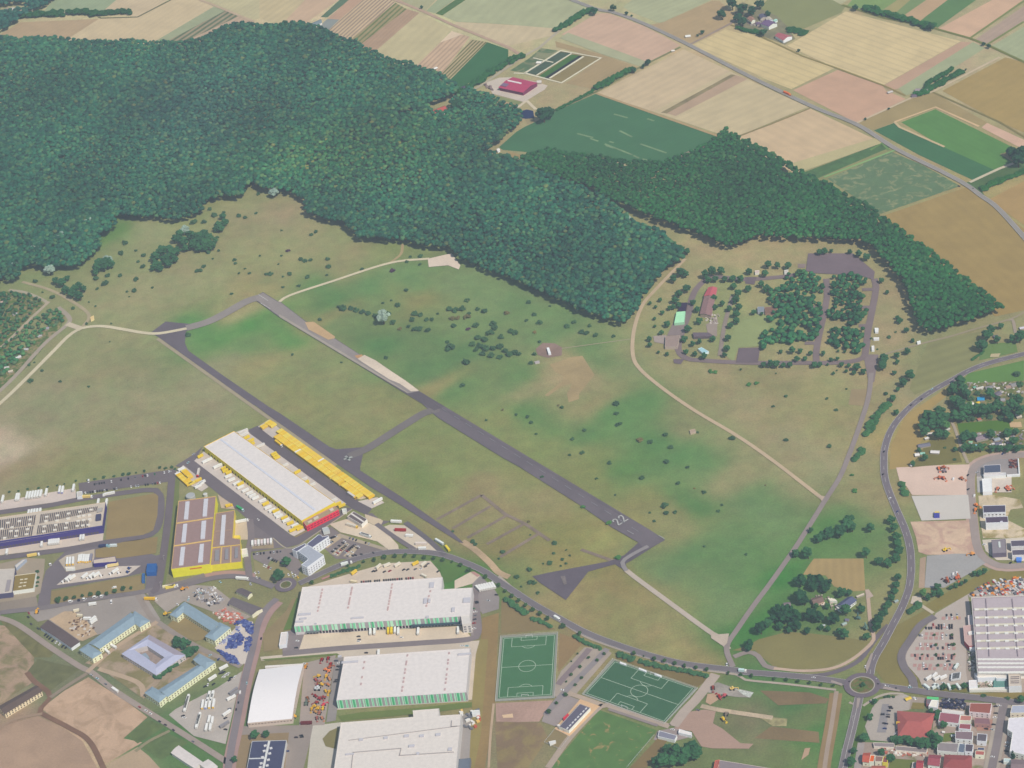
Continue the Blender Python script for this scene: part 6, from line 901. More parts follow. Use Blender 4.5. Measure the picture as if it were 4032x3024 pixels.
# gardens: little sheds
SH=0
for c_,x,y,w,l,col in (('L',995,1040,6,8,(232,228,220)),('L',1095,992,7,8,(80,160,206)),('L',1068,1028,3,4,(228,200,90)),('L',905,1032,5,4,(150,180,180)),('L',1085,890,3,9,(206,204,198)),('L',1035,884,3,3,(120,180,160)),('L',1170,885,5,8,(150,150,156)),('L',1255,892,3,4,(214,210,206)),('L',1255,945,7,7,(126,124,138)),('L',1370,952,3,5,(228,226,222)),('L',1350,880,5,6,(170,150,140)),('L',1405,860,6,8,(150,150,152)),('L',1300,1000,5,5,(160,160,166)),('L',1080,1182,4,4,(180,128,118)),('L',1430,1140,3,3,(222,220,218)),('L',1450,1155,5,6,(200,190,180)),('L',1100,1350,9,14,(150,140,150)),('L',1245,1370,5,7,(160,170,180)),('L',1260,1410,6,7,(122,124,140)),('L',1340,1362,5,4,(220,214,196)),('L',1285,1420,3,4,(226,222,218)),('L',1000,1395,3,4,(150,200,170)),('L',1045,1425,2.5,3,(140,190,200)),('L',1210,1412,2.5,3,(206,208,210)),('L',780,1278,3,7,(200,200,196)),('L',625,1315,3,10,(226,222,216)),('L',590,1358,3,5,(228,226,222)),('L',565,1425,6,14,(130,132,146)),('L',500,1512,5,5,(232,228,224)),('L',552,1502,4,5,(160,206,190)),('L',668,1488,5,10,(222,220,218)),('L',447,1612,3,3,(226,226,224)),('L',1480,330,4,6,(206,204,214)),('L',1235,410,5,5,(128,132,150)),('R',312,1005,5,6,(160,160,168)),('R',265,1055,4,6,(176,176,180)),('R',218,1098,4,5,(150,152,160)),('R',175,1145,4,6,(190,190,192)),('R',122,1198,6,7,(206,206,206)),('R',45,1268,4,6,(210,208,206)),('R',70,1292,4,6,(205,195,180)),('R',12,832,6,8,(200,180,170)),('R',100,910,4,6,(180,180,182)),('G',1580,765,3,5,(170,190,186)),('G',1615,720,3,4,(128,128,150)),('G',1330,785,2,4,(190,200,205)),('G',1770,428,2,9,(206,196,180)),('H',690,345,3,4,(160,180,180)),('M',130,75,10,18,(214,210,206)),('M',240,75,10,20,(226,222,220)),('M',60,95,8,12,(190,180,178)),('I',1335,775,2,2.5,(232,230,228)),('I',1436,815,2.5,3,(190,200,200)),('I',950,412,4,6,(226,196,100)),('P',995,437,4,5,(226,224,216)),('P',1125,310,6,8,(232,230,226)),('O',1445,122,7,8,(226,224,218)),('O',1445,330,8,7,(206,202,196)),('N',1580,590,5,6,(230,228,224)),('N',1570,632,5,7,(230,228,224)),('N',1520,640,5,7,(140,128,128)),('W',1040,165,12,16,(170,140,138)),('P',1290,1278,8,8,(204,160,150)),('Q',1045,797,4,8,(200,198,196)),('Q',1320,780,8,18,(160,152,158)),('Q',1375,765,6,10,(182,184,186)),('Q',1255,830,7,7,(126,120,134))):
    hz=2.6 if w<8 else 4; q=at(c_,x,y,hz); e=empty('garden_shed' if c_ in 'LRG' else 'shed',(q.x,q.y,0),random.uniform(-.5,.5)); mb=MB(); mb.box(-l/2,l/2,-w/2,w/2,0,hz*.85); add('wall',mb.mesh('wall',[mat((170,165,158),dist(q),var=.05)]),e)
    mb=MB(); f=.3; zz=hz*.85
    for sg in (1,-1): mb.face([(-l/2-f,sg*(w/2+f),zz),(l/2+f,sg*(w/2+f),zz),(l/2+f,0,zz+w*.16),(-l/2-f,0,zz+w*.16)][::sg])
    for sg in (1,-1): mb.face([(sg*l/2,-w/2,zz-.01),(sg*l/2,w/2,zz-.01),(sg*l/2,0,zz+w*.155)])
    add('roof',mb.mesh('roof',[mat(col,dist(q),var=.05)]),e)
    hue='white' if min(col)>200 else 'blue' if col[2]>col[0]+25 else 'yellow' if col[2]<120 else 'green' if col[1]>col[0]+15 else 'reddish' if col[0]>col[1]+20 else 'grey'
    tag(e,None,'shed','little sheds of gardens and fields',None,(hue+' roofed shed',))
# farms beyond the wood
b=house('barn','broad magenta roofed barn with a pale ridge light on a gravel yard','barn','O 1010,398 1268,452 1422,350 1162,290',6,(120,90,110),(180,98,124),'gable',2.6,over=1.0); on_roof(b,'ridge_light','O 1104,318 1255,350 1250,364 1100,332',8.7,9.3,(222,214,214)); on_roof(b,'solar_panels','O 1062,350 1124,362 1085,392 1024,380',7.2,7.9,(136,122,146))
for a in (('house','red roofed house with white walls in a wood clearing','O 312,682 442,640 412,600 282,650',6,(228,220,214),(184,112,112),2.6),('house','white gabled house beside the lane at the wood corner','O 592,400 640,372 690,392 650,418',6,(232,230,226),(110,108,126),2.2),('house','white cottage beside the lane opposite the gabled house','O 582,540 616,524 640,545 604,562',4.5,(236,234,230),(206,150,140),1.2),('house','white cube house at the strip of flower fields','O 284,235 312,222 332,238 300,254',4.5,(236,234,232),(220,216,212),.8),
  ('farm_barn','white walled farm barn with red and dark striped roof','Z 620,1180 1000,1400 1400,1215 890,1075',5.5,(226,226,218),(176,120,130),2.6),('farmhouse','dark solar roofed farmhouse with pink far slope','f 1180,900 1560,1040 1960,880 1560,720',6,(222,218,204),(128,116,146),2.6),('farmhouse','cream gabled farmhouse left of the hilltop farmyard','f 520,640 720,800 900,700 760,560',6,(234,224,196),(168,140,132),2.2),('farm_shed','slate roofed shed at the back of the hilltop farm','f 1080,480 1180,640 1450,560 1380,420',5,(170,165,160),(116,120,140),1.4),('farm_shed','white gabled annex behind the solar farmhouse','f 1420,640 1500,740 1760,700 1600,560',5,(228,224,214),(196,190,180),1.6),('farm_shed','pale aqua roofed shed beside the farm meadow','f 1780,740 1860,790 1990,720 1920,670',3.5,(190,214,206),(176,216,206),.6),('farm_shed','mauve low shed in front of the hilltop farmyard','f 940,850 1000,950 1200,930 1150,850',3.5,(170,160,160),(134,122,146),1),
  ('greenhouse','blue grey tunnel greenhouse beside the seed beds','N 480,212 582,168 592,195 500,240',4,(205,200,196),(132,148,156),1.8),('house','terracotta roofed houses at the top of the wood','N 205,310 265,285 285,310 230,335',6,(206,186,176),(170,134,132),2),('house','brownish house deep in the trees at the wood top','N 270,320 310,305 325,330 285,345',6,(206,196,190),(182,146,140),2),('hut','white hut at the end of the green field track','O 980,1070 1005,1060 1020,1080 995,1092',3,(236,234,230),(230,226,222),.6),('house','long roof in the far corner orchard','M -40,110 60,70 110,90 0,135',5,(190,180,176),(176,160,158),1.6)): house(a[0],a[1],a[0].replace('_',' '),a[2],a[3],a[4],a[5],'gable',a[6])
# ---------------------------------------------------------------- vehicles and yard goods
WHT=(236,234,232); TY=mat((52,50,54),2500,var=0); GL=mat((70,76,88),2500,rough=.2,var=0,spec=.6); CH=mat((86,84,90),2500,var=0)
def wheels(mb,xs,y,r,mi,w=.35):
    for x in xs:
        for sg in (1,-1): mb.cyl((x,r),r,sg*y-w/2,sg*y+w/2,10,mi,'y')
def line(c,x1,y1,x2,y2,h=1.5):
    a,b=at(c,x1,y1,h),at(c,x2,y2,h); d=b-a; return (a+b)/2,math.atan2(d.y,d.x),d.length
PM={}
def pm(name,build,mats):
    k=(name,tuple(m.name for m in mats))
    if k not in PM: mb=MB(); build(mb); PM[k]=mb.mesh(name,list(mats))
    return PM[k]
def b_box(L,z0=1.15,z1=3.95,w=2.5):
    def f(mb):
        mb.box(-L/2,L/2,-w/2,w/2,z0,z1,0); mb.box(-L/2-.03,-L/2,-w/2+.15,w/2-.15,z0+.15,z1-.15,1)
        for i in range(int(L/1.2)): x=-L/2+.6+i*1.2; mb.box(x-.04,x+.04,-w/2-.03,w/2+.03,z0+.1,z1+.02,0)
    return f
def b_chassis(L):
    def f(mb): mb.box(-L/2+.3,L/2-.2,-.5,.5,.75,1.13,0); wheels(mb,(-L/2+1.5,-L/2+2.8,-L/2+4.1),1.0,.5,1); mb.box(L/2-3.0,L/2-2.8,-.9,-.75,0,.9,0); mb.box(L/2-3.0,L/2-2.8,.75,.9,0,.9,0)
    return f
def b_cab(mb):
    P=[(-1.1,.55),(1.05,.55),(1.15,1.7),(.95,2.9),(.3,3.25),(-1.1,3.25)]
    for sg in (1,-1): mb.face([(x,sg*1.22,z) for x,z in P][::-sg],0)
    for i in range(6):
        a,b=P[i],P[(i+1)%6]; mb.face([(a[0],-1.22,a[1]),(b[0],-1.22,b[1]),(b[0],1.22,b[1]),(a[0],1.22,a[1])],1 if i==2 else 0)
    mb.box(-3.6,-1.1,-.5,.5,.6,.95,2); wheels(mb,(.2,-2.6),1.0,.5,3)
cabc={}
def cab(loc,rz,col,lab,grp,parent=None):
    m=mat(col,2550,var=.03,rough=.5)
    e=empty('truck_tractor',loc,rz); add('cab',pm('cab',b_cab,(m,GL,CH,TY)),e); tag(e,None,'truck',grp,None,(lab,)); return e
def trailer(c,x1,y1,x2,y2,col,lab,grp,L=None,front=None,nm='trailer',h=2.5):
    p,a,l=line(c,x1,y1,x2,y2,h); L=L or max(5.5,min(13.6,l)); p.z=0; m=mat(col,dist(p),var=.04,rough=.6); m2=mat(front or tuple(int(v*.86) for v in col),dist(p),var=.03)
    L=round(L*2)/2; e=empty(nm,p,a+math.pi); add('box_body',pm('box_body',b_box(L),(m,m2)),e); add('chassis',pm('chassis',b_chassis(L),(CH,TY)),e); tag(e,None,nm.replace('_',' '),grp,None,(lab,)); return e
def b_lorrycab(L):
    def f(mb):
        n=len(mb.v); nf=len(mb.f); b_cab(mb)
        mb.v=[(x+L/2+1.5,y,z) for x,y,z in mb.v]
    return f
def lorry(c,x1,y1,x2,y2,col,cabcol,lab,grp='lorries on the roads and yards',L=None):
    "nose at the second point"
    p,a,l=line(c,x1,y1,x2,y2,2); L=max(6,min(13,L or l-2)); L=round(L*2)/2; p.z=0; d=dist(p); e=empty('lorry',p,a)
    add('box_body',pm('box_body',b_box(L),(mat(col,d,var=.04),mat(col,d,var=.04))),e,(-.8,0,0)); add('chassis',pm('chassis',b_chassis(L),(CH,TY)),e,(-.8,0,0)); add('cab',pm('lorry_cab',b_lorrycab(L),(mat(cabcol,d,var=.03,rough=.5),GL,CH,TY)),e,(-.8,0,0)); tag(e,None,'lorry',grp,None,(lab,)); return e
def b_car(mb):
    P=[(-2.15,.35),(2.1,.35),(2.18,.75),(1.2,.95),(-1.75,.98),(-2.15,.8)]; w=.9
    for sg in (1,-1): mb.face([(x,sg*w,z) for x,z in P][::-sg],0)
    for i in range(6): a,b=P[i],P[(i+1)%6]; mb.face([(a[0],-w,a[1]),(b[0],-w,b[1]),(b[0],w,b[1]),(a[0],w,a[1])],0)
    Q=[(1.1,.95),(.35,1.45),(-1.1,1.48),(-1.7,.97)]; v=.72
    for sg in (1,-1): mb.face([(Q[0][0],sg*.86,Q[0][1]),(Q[1][0],sg*v,Q[1][1]),(Q[2][0],sg*v,Q[2][1]),(Q[3][0],sg*.86,Q[3][1])][::-sg],1)
    for i,mi in ((0,1),(1,0),(2,1)): a,b=Q[i],Q[i+1]; wa=.86 if i==0 else v; wb=.86 if i==2 else v; mb.face([(a[0],-wa,a[1]),(b[0],-wb,b[1]),(b[0],wb,b[1]),(a[0],wa,a[1])],mi)
    wheels(mb,(-1.3,1.35),.82,.32,2,.22)
def b_van(mb):
    P=[(-2.7,.4),(2.6,.4),(2.7,1.0),(1.9,1.25),(1.2,2.2),(-2.7,2.25)]; w=.98
    for sg in (1,-1): mb.face([(x,sg*w,z) for x,z in P][::-sg],0)
    for i in range(6): a,b=P[i],P[(i+1)%6]; mb.face([(a[0],-w,a[1]),(b[0],-w,b[1]),(b[0],w,b[1]),(a[0],w,a[1])],1 if i==3 else 0)
    for sg in (1,-1): mb.face([(1.75,sg*.99,1.3),(1.2,sg*.99,1.95),(.3,sg*.99,1.95),(.3,sg*.99,1.3)][::-sg],1)
    wheels(mb,(-1.7,1.7),.9,.36,2,.24)
CC={'white':(232,232,232),'black':(58,56,64),'dark grey':(78,78,88),'silver':(186,190,194),'grey':(128,130,138),'blue':(74,92,140),'red':(166,66,72),'dark blue':(60,66,98),'green':(84,130,100),'pale blue':(170,206,214),'yellow':(232,190,80),'orange':(226,140,84)}
CMIX=['black']*4+['dark grey']*4+['white']*3+['silver']*2+['grey']*2+['dark blue','red','blue']
def car(p,a,col,where,grp,van=False,nm=None):
    d=dist(p); m=mat(CC[col],round(d/300)*300,var=0,rough=.35,spec=.5); o=add(nm or ('van' if van else 'car'),pm('van_body' if van else 'car_body',b_van if van else b_car,(m,GL,TY)),None,(p.x,p.y,0),a); tag(o,None,'van' if van else 'car',grp,None,(col+(' van ' if van else ' car ')+where,)); return o
def cars(s,ang,where,grp,cols=None,van=False,jit=.05):
    a0=dirang(ang) if isinstance(ang,str) else ang
    for i,(c,v) in enumerate(raw(s)):
        car(at(c,v[0],v[1],.8),a0+random.gauss(0,jit)+(math.pi if random.random()<.5 else 0),(cols[i%len(cols)] if cols else random.choice(CMIX)),where,grp,van)
def row(s,n,ang,where,grp,fill=.8,cols=None):
    c,(x0,y0)=raw(s)[0]; _,(x1,y1)=raw(s)[1]; a0=dirang(ang)
    for i in range(n):
        if random.random()<fill: t=(i+.5)/n; car(at(c,x0+(x1-x0)*t,y0+(y1-y0)*t,.8),a0+random.gauss(0,.03)+(math.pi if random.random()<.5 else 0),random.choice(cols or CMIX),where,grp)
# swap bodies
SB=mat((240,204,96),2650,var=.05); SBD=mat((226,186,88),2650,var=.05)
def b_swap(mb):
    L=8.6; mb.box(-L/2,L/2,-1.25,1.25,1.2,3.95,0); mb.box(L/2,L/2+.04,-1.1,1.1,1.35,3.8,1); mb.box(-L/2-.04,-L/2,-1.1,1.1,1.35,3.8,1); mb.box(-L/2+.1,L/2-.1,-1.1,1.1,3.95,4.0,0)
    for i in range(6): x=-L/2+.6+i*1.25; mb.box(x-.05,x+.05,-1.29,1.29,1.25,3.9,1)
    for sx in (-2.6,2.6):
        for sy in (-1,1): mb.box(sx-.08,sx+.08,sy-.08,sy+.08,0,1.2,2)
SWY=pm('swap_body',b_swap,(SB,SBD,CH)); SWW=pm('swap_body',b_swap,(mat((232,230,226),2650,var=.04),mat((205,200,196),2650),CH)); YMS=[SWY]+[pm('swap_body',b_swap,(mat(c,2650,var=.06),SBD,CH)) for c in ((236,196,84),(243,212,112),(234,200,104))]
def swap(p,a,white,lab,grp='yellow swap bodies in the parcel yard'):
    o=add('swap_body',SWW if white else random.choice(YMS),None,(p.x,p.y,0),a); tag(o,None,'swap body',grp,None,(lab,)); return o
def swaprow(s,white,skip,lab,pitch=2.75):
    a,b=rd(s,2.6); d=b-a; n=int(d.length/pitch); u=math.atan2(d.y,d.x)
    for i in range(n):
        t=(i+.5)/n
        if any(lo<t<hi for lo,hi in skip): continue
        w=any(abs(t-q)<.6/n for q in white); swap(a+d*t,u+math.pi/2+random.gauss(0,.01),w,('white' if w else 'yellow')+' swap body '+lab)
swaprow('B 1102,210 1912,790',(.46,),((.655,.665),),'in the outer row'); swaprow('B 1080,258 1812,785',(.27,),((.13,.14),(.68,.69),(.79,.8)),'in the inner row')
swaprow('B 958,165 985,185',(),(),'at the far end pad'); swaprow('B 1000,135 1060,170',(),(),'at the far end pad'); swaprow('B 245,540 330,625',(0.1,),(),'on the corner pad'); swaprow('B 220,580 330,680',(.08,),(),'on the corner pad'); swaprow('B 395,635 400,640',(),(),'on the corner pad')
for x,y in ((400,640),(345,668)): swap(at('B',x,y,2.6),dirang('B 470,410 375,455'),False,'yellow swap body on the corner pad')
for x,y in ((430,665),(412,682),(394,700)): trailer('B',x+45,y-28,x-40,y+18,WHT,'white trailer on the corner pad','trailers on the corner pad',9)
lorry('B',408,545,393,610,(210,205,200),(206,60,66),'lorry with a red cab and pale load')
G1='trailers along the loading docks of the parcel hall'
for x1,y1,x2,y2,k in ((520,450,435,490,0),(600,505,548,528,0),(645,525,600,550,1),(660,548,610,570,1),(690,562,640,588,1),(700,590,622,625,0),(738,618,640,660,0),(770,652,695,688,0),(798,658,735,690,1),(815,682,720,725,0),(850,712,770,750,0),(885,738,810,772,0),(912,758,830,796,0),(940,778,855,816,0),(988,808,930,832,0),(1018,832,955,862,1),(1050,862,965,898,0),(1085,885,1000,925,0),(1100,900,1050,920,1),(1130,912,1040,955,0),(1150,937,1060,975,0),(1185,955,1115,985,1),(1205,972,1120,1012,0),(1235,1002,1165,1030,1),(1275,1022,1208,1052,0),(1260,1060,1180,1092,1),(1318,1045,1250,1078,1),(460,410,375,455,1),(1290,1040,1235,1060,1)):
    trailer('B',x1,y1,x2,y2,(242,206,92) if k else WHT,('yellow' if k else 'white')+' trailer at the front parcel dock',G1)
for x1,y1,x2,y2,k in ((830,200,748,238,0),(822,232,765,260,0),(850,255,795,282,1),(880,285,840,305,1),(970,330,900,360,0),(1085,400,1030,425,1),(1095,418,1045,440,1),(1110,435,1060,455,1),(1182,500,1130,525,0),(1355,618,1290,645,0),(1422,668,1360,695,0),(1610,803,1550,830,0),(1285,558,1240,582,1),(1660,828,1570,868,1),(1690,845,1610,882,1),(880,318,850,330,1),(1350,655,1320,668,1)):
    trailer('B',x1,y1,x2,y2,(242,206,92) if k else (222,220,216),('yellow' if k else 'pale')+' trailer at the rear parcel dock','trailers along the rear docks of the parcel hall')
for i in range(7): trailer('B',872+i*27,1163-i*3,872+i*27,1222-i*3,WHT if i%2==0 else (226,214,214),'white trailer in the side by side group','trailers parked side by side below the parcel yard',8)
for a in (('B',720,1012,835,988,WHT,WHT,'white articulated lorry by the works loading yard'),('B',1070,300,1128,345,(238,196,84),(228,226,222),'yellow lorry driving between hall and swap bodies'),('B',1702,752,1768,798,(214,210,205),(232,190,90),'pale lorry with a yellow cab beside the swap bodies'),('B',1985,812,1930,842,WHT,(240,200,90),'white lorry with yellow cab at the end pad'),('B',722,1495,838,1502,WHT,WHT,'white lorry on the street below the yellow works'),('B',112,1585,215,1560,(240,212,120),WHT,'pale yellow lorry at the street corner'),('B',1640,1380,1718,1360,(226,232,230),WHT,'white lorry on the road beside the office block'),('B',1805,1105,1905,1138,(228,232,232),(215,222,224),'long white lorry alone on the gravel lorry park'),('B',1690,1025,1785,1052,(214,208,196),(232,196,100),'lorry with a yellow nose at the lorry park edge'),('B',640,870,690,858,(240,200,88),(240,200,88),'yellow truck below the parcel yard wall'),('B',735,872,790,905,(84,170,120),(190,220,225),'lorry with a green body in the parcel yard'),
 ('T',232,600,322,605,WHT,(240,200,90),'white lorry with a yellow cab on the small apron'),('A',880,435,1000,428,(236,206,140),WHT,'cream yellow lorry on the ring road'),('A',1255,385,1118,412,(228,228,226),WHT,'white lorry on the ring road beside the staff cars'),('A',295,1078,418,1055,(238,206,130),WHT,'cream yellow lorry below the solar hall'),('A',1295,1165,1150,1192,(236,214,160),WHT,'cream lorry beside the blue front container row'),('A',1075,972,1170,962,(80,90,120),(150,190,205),'dark blue lorry on the lower ring road'),('A',1275,962,1185,966,(214,224,226),(170,206,212),'pale lorry on the lower ring road'),('A',1745,1418,1935,1402,(238,224,190),WHT,'pale lorry turning below the yellow works'),('A',1540,1540,1735,1545,(236,190,84),(230,228,226),'yellow road train in the lower yard'),('E',770,458,808,478,(232,236,236),(232,236,236),'white lorry on the road above the upright pitch'),('G',332,1325,405,1330,(200,226,226),(232,232,230),'pale box lorry on the road at the lane mouth')): lorry(*a)
for a in (('T',255,655,345,658,(170,66,88),'crimson trailer on the narrow yard'),('T',320,692,402,698,WHT,'white trailer on the narrow yard'),('T',395,748,485,748,(222,212,206),'pale trailer on the narrow yard'),('T',400,782,495,778,WHT,'white trailer on the narrow yard'),('T',535,720,588,752,(222,230,230),'white trailer by the yard gate'),('T',605,765,628,795,(240,214,96),'yellow trailer by the yard gate'),('T',30,680,105,705,(228,230,230),'white trailer by the yard gate') ): trailer(*a[:6],a[6],'trailers in the narrow yard by the road')
G2='white trailers at the solar hall'
for x1,y1,x2,y2 in ((38,420,20,490),(190,392,170,478),(212,390,195,478),(305,375,284,458),(335,372,314,455),(365,367,344,452),(395,362,374,448),(425,358,404,442),(455,354,436,438),(512,344,494,422),(657,318,644,388),(690,314,674,396),(808,296,793,372)): trailer('A',x1,y1,x2,y2,WHT,'white trailer along the meadow fence',G2,None,(150,150,190) if x1 in(657,690) else None)
for x1,y1,x2,y2 in ((85,980,66,1080),(460,905,448,990),(545,882,528,970),(568,880,552,968),(592,878,577,965),(617,877,603,962),(642,875,630,955),(886,835,872,918),(914,832,903,912)): trailer('A',x1,y1,x2,y2,WHT,'white trailer backed to the solar hall dock',G2)
for x,y in ((310,610),(342,604),(372,600),(402,597),(436,592),(1068,490),(1158,490)): trailer('A',x+6,y-25,x-6,y+35,WHT,'white trailer behind the solar hall',G2,9)
for x1,y1,x2,y2,k in ((738,1090,728,1178,0),(768,1088,758,1175,0),(800,1084,793,1175,0),(868,1062,855,1152,0),(892,1056,880,1145,1),(918,1060,905,1145,1),(944,1064,930,1145,0),(968,1064,955,1142,0),(998,1058,982,1135,2)): trailer('A',x1,y1,x2,y2,WHT if k!=2 else (150,150,165),('grey' if k==2 else 'white')+' trailer on the rounded island','trailers on the rounded island',None,(236,190,90))
for x1,y1,x2,y2 in ((840,1268,730,1345),(790,1280,690,1350),(975,1250,870,1330),(1050,1246,945,1322),(1112,1236,988,1318),(1308,1198,1200,1272)):
    trailer('A',x1,y1,x2,y2,WHT,'white trailer parked slanting on the pale island','trailers slanting on the pale island'); 
for c,x,y,col,w in (('A',680,1362,'white','tip of the pale island'),('A',740,1348,'white','pale island'),('A',950,1322,'white','pale island'),('A',990,1318,'white','pale island'),('A',1198,1275,'white','pale island'),('A',1095,1292,'white','pale island'),('A',1288,1262,'white','pale island'),('A',1402,1212,'blue','pale island'),('A',1385,1252,'blue','pale island'),('A',768,1572,'white','tree strip'),('A',915,1548,'white','tree strip'),('A',858,1560,'dark blue','tree strip'),('A',1030,1525,'white','tree strip'),('A',1102,1518,'white','tree strip'),('A',548,1170,'white','depot turning place'),('J',860,505,'red','sand plot')):
    p=at(c,x,y,1.6); p.z=0; cab(p,dirang('A 850,1265 730,1350') if 'island' in w else dirang('A 1100,1500 1090,1540'),CC[col],col+' tractor unit on the '+w,'tractor units without trailers')
cars('A 1212,1578 965,262','A 1212,1550 1208,1600','on the open ground','vans on the roads and yards',['white'],True); trailer('A',975,1600,1040,1592,WHT,'white box on the street below the tree strip','single trailers'); 
G3='white trailers at the striped warehouse'
for x1,y1,x2,y2,k in ((1125,552,1124,600,0),(1157,550,1156,600,0),(1266,543,1265,592,1),(1292,542,1291,590,1),(1320,538,1319,585,0),(1346,538,1345,612,0),(1506,538,1500,612,0),(1821,528,1818,605,0)): trailer('D',x1,y1,x2,y2,(242,206,92) if k else WHT,('yellow' if k else 'white')+' trailer at the striped warehouse dock',G3)
for i in range(7): trailer('T',792+i*19,1018-i*3,852+i*15,1080-i*4,WHT,'white trailer in the slanting group','slanting white trailers by the warehouse corner',13)
for x,y,x2,y2,k,l in ((1230,58,1280,38,0,'white'),(1315,60,1360,32,0,'pale'),(1450,50,1510,20,1,'yellow'),(1520,60,1570,22,0,'pale'),(972,122,1015,90,1,'yellow'),(1170,75,1205,45,0,'pale'),(1530,125,1568,145,0,'white')): trailer('D',x,y,x2,y2,(240,202,96) if k else (226,220,206),l+' box body on the sandy lot','box bodies on the sandy lot',8)
trailer('D',570,1302,662,1298,(120,60,74),'dark red container at the machinery yard gate','single trailers',12); trailer('D',1190,735,1188,765,WHT,'white van body behind the second warehouse','single trailers',6); trailer('D',975,178,1010,185,(236,220,190),'cream container by the sandy lot corner','single trailers',8)
G4='white box bodies on the grey lorry park'
for x,y in ((790,1000),(775,1038),(760,1085),(750,1125),(738,1170),(1150,945),(1212,938),(1130,1008),(1190,998),(985,1312),(972,1352),(958,1402),(940,1458),(1150,1362),(1105,1500)): trailer('Y',x+4,y-18,x-4,y+18,WHT,'small white box body on the lorry park',G4,7)
for x,y,f in ((1040,1108,(236,196,120)),(1100,1105,(150,160,210)),(1162,1098,(238,200,110)),(1228,1092,(236,190,90)),(1205,1385,None),(1172,1495,None)): trailer('Y',x+8,y-48,x-8,y+48,WHT,'long white box body on the lorry park',G4,13,f)
for x1,y1,x2,y2,k in ((1280,600,1130,698,0),(1520,1205,1385,1300,0),(1600,945,1455,1030,0),(1490,1402,1335,1495,1),(1630,830,1505,920,1),(1450,440,1345,495,0),(1620,900,1560,945,1)): trailer('Y',x1,y1,x2,y2,WHT if not k else (150,150,156),('white' if not k else 'grey empty')+' trailer along the lorry park edge','trailers along the lorry park edge')
for x,y,a,l in ((640,225,(690,215),'cream'),(650,260,(740,270),'pale'),(725,290,(795,290),'white')): trailer('C',x,y+8,a[0],a[1]+8,(226,218,196) if l!='white' else WHT,l+' box body beside the sandy heap','box bodies beside the sandy heap')
for x1,y1,x2,y2 in ((765,335,850,270),(765,355,865,290),(905,560,955,605),(950,520,1020,560),(965,895,1040,945)): trailer('C',x1,y1,x2,y2,WHT,'white trailer near the barracks','white trailers near the barracks')
# cars
row('A 990,300 1880,150',34,'A 1300,240 1310,290','in the staff car park','cars in the staff car park',.62,CMIX+['green','pale blue']); row('A 890,392 1780,272',34,'A 1300,330 1310,370','in the staff car park','cars in the staff car park',.5)
for i,s in enumerate(('B 1500,1170 1620,1120','B 1500,1215 1570,1175','B 1560,1270 1680,1170','B 1590,1295 1700,1200','B 1660,1290 1770,1200','B 1690,1310 1800,1215')): row(s,8,'B 1600,1200 1650,1220','in the office car park','cars in the office car park',.8)
row('B 1650,1128 1900,1200',9,'B 1650,1140 1640,1165','in the office car park','cars in the office car park',.45); row('B 1730,1300 1960,1270',9,'B 1800,1285 1830,1300','in the office car park','cars in the office car park',.5)
row('B 1005,1315 1125,1370',7,'B 1050,1330 1030,1360','beside the big tree of the works','cars beside the big trees',.95); row('B 965,1380 1040,1415',4,'B 1050,1330 1030,1360','beside the big tree of the works','cars beside the big trees',.9); row('B 870,1285 1130,1262',9,'B 1050,1270 1052,1300','beside the big tree of the works','cars beside the big trees',.6); cars('B 895,1450 925,1445 910,1490 935,1495 1185,1465 1215,1450 1245,1470 1265,1485 1225,1480','B 900,1440 920,1470','below the office block','cars below the office block',['white','silver','white','grey','white','white','white','yellow','silver']); cars('B 855,1548 920,985 590,1528','B 855,1540 880,1560','on the works roads','cars on the works roads',['silver','white','pale blue']); cars('a 750,905 620,1110 180,1335','a 750,905 790,880','by the parcel yard corner','cars by the parcel yard',['silver','pale blue','white'])
cars('C 615,150 735,130 828,115 883,105 995,30','C 600,150 640,145','in the barracks street','vehicles in the barracks street',['white','silver'],True); cars('C 1690,75 1720,60 1745,75 1780,60 1700,100 1850,110 1880,100 1840,165 1800,140 1870,135 1890,120 1770,110 1730,95 1645,115 1640,135 1545,175 1820,185 1870,165','C 1700,60 1740,90','in the scrap car yard','cars in the scrap car yard',['silver','white','pale blue','white','black','dark grey','white','black','dark grey','black','white','silver'],jit=.5)
cars('C 415,455 435,470 490,505 520,520 545,540 575,550 395,440 460,490','C 415,455 440,430','before the workshop','cars before the white fronted workshop'); cars('C 245,285 270,345 330,385 250,250','C 250,280 270,300','by the diagonal street','cars by the diagonal street',['black','dark grey','black','red']); cars('C 795,790 845,820 920,870 1270,1100 1310,1125 1390,1195 1440,1225 1510,1270 1680,1370 1215,1070','C 800,790 1300,1120','along the diagonal street','cars along the diagonal street',['silver','pale blue','grey','white','white','black','dark grey','dark grey','grey','red'],jit=.1); cars('Y 1225,755 1500,690 1525,648 1590,630 1400,552 1340,572 1365,545 1310,330 1165,262 1430,1340 1430,1535 1500,1180 700,1300 720,1330 1080,795 1130,765 1475,570 1455,590 1430,605 1395,635','Y 1200,750 1260,720','on the grey lorry park','cars on the grey lorry park',['black','black','black','white','black','dark grey','grey','blue','pale blue','dark grey','black','grey','dark grey','white','black','white','white','white','white','white'],jit=.4)
cars('D 92,1058','D 92,1030 88,1090','beside the vaulted hall','vans on the roads and yards',['white'],True); cars('D 78,1140 60,1195 145,985 172,197 258,632','D 92,1030 80,1130','beside the vaulted hall','cars on the street beside the vaulted hall',['black','dark grey','pale blue','silver','black'])
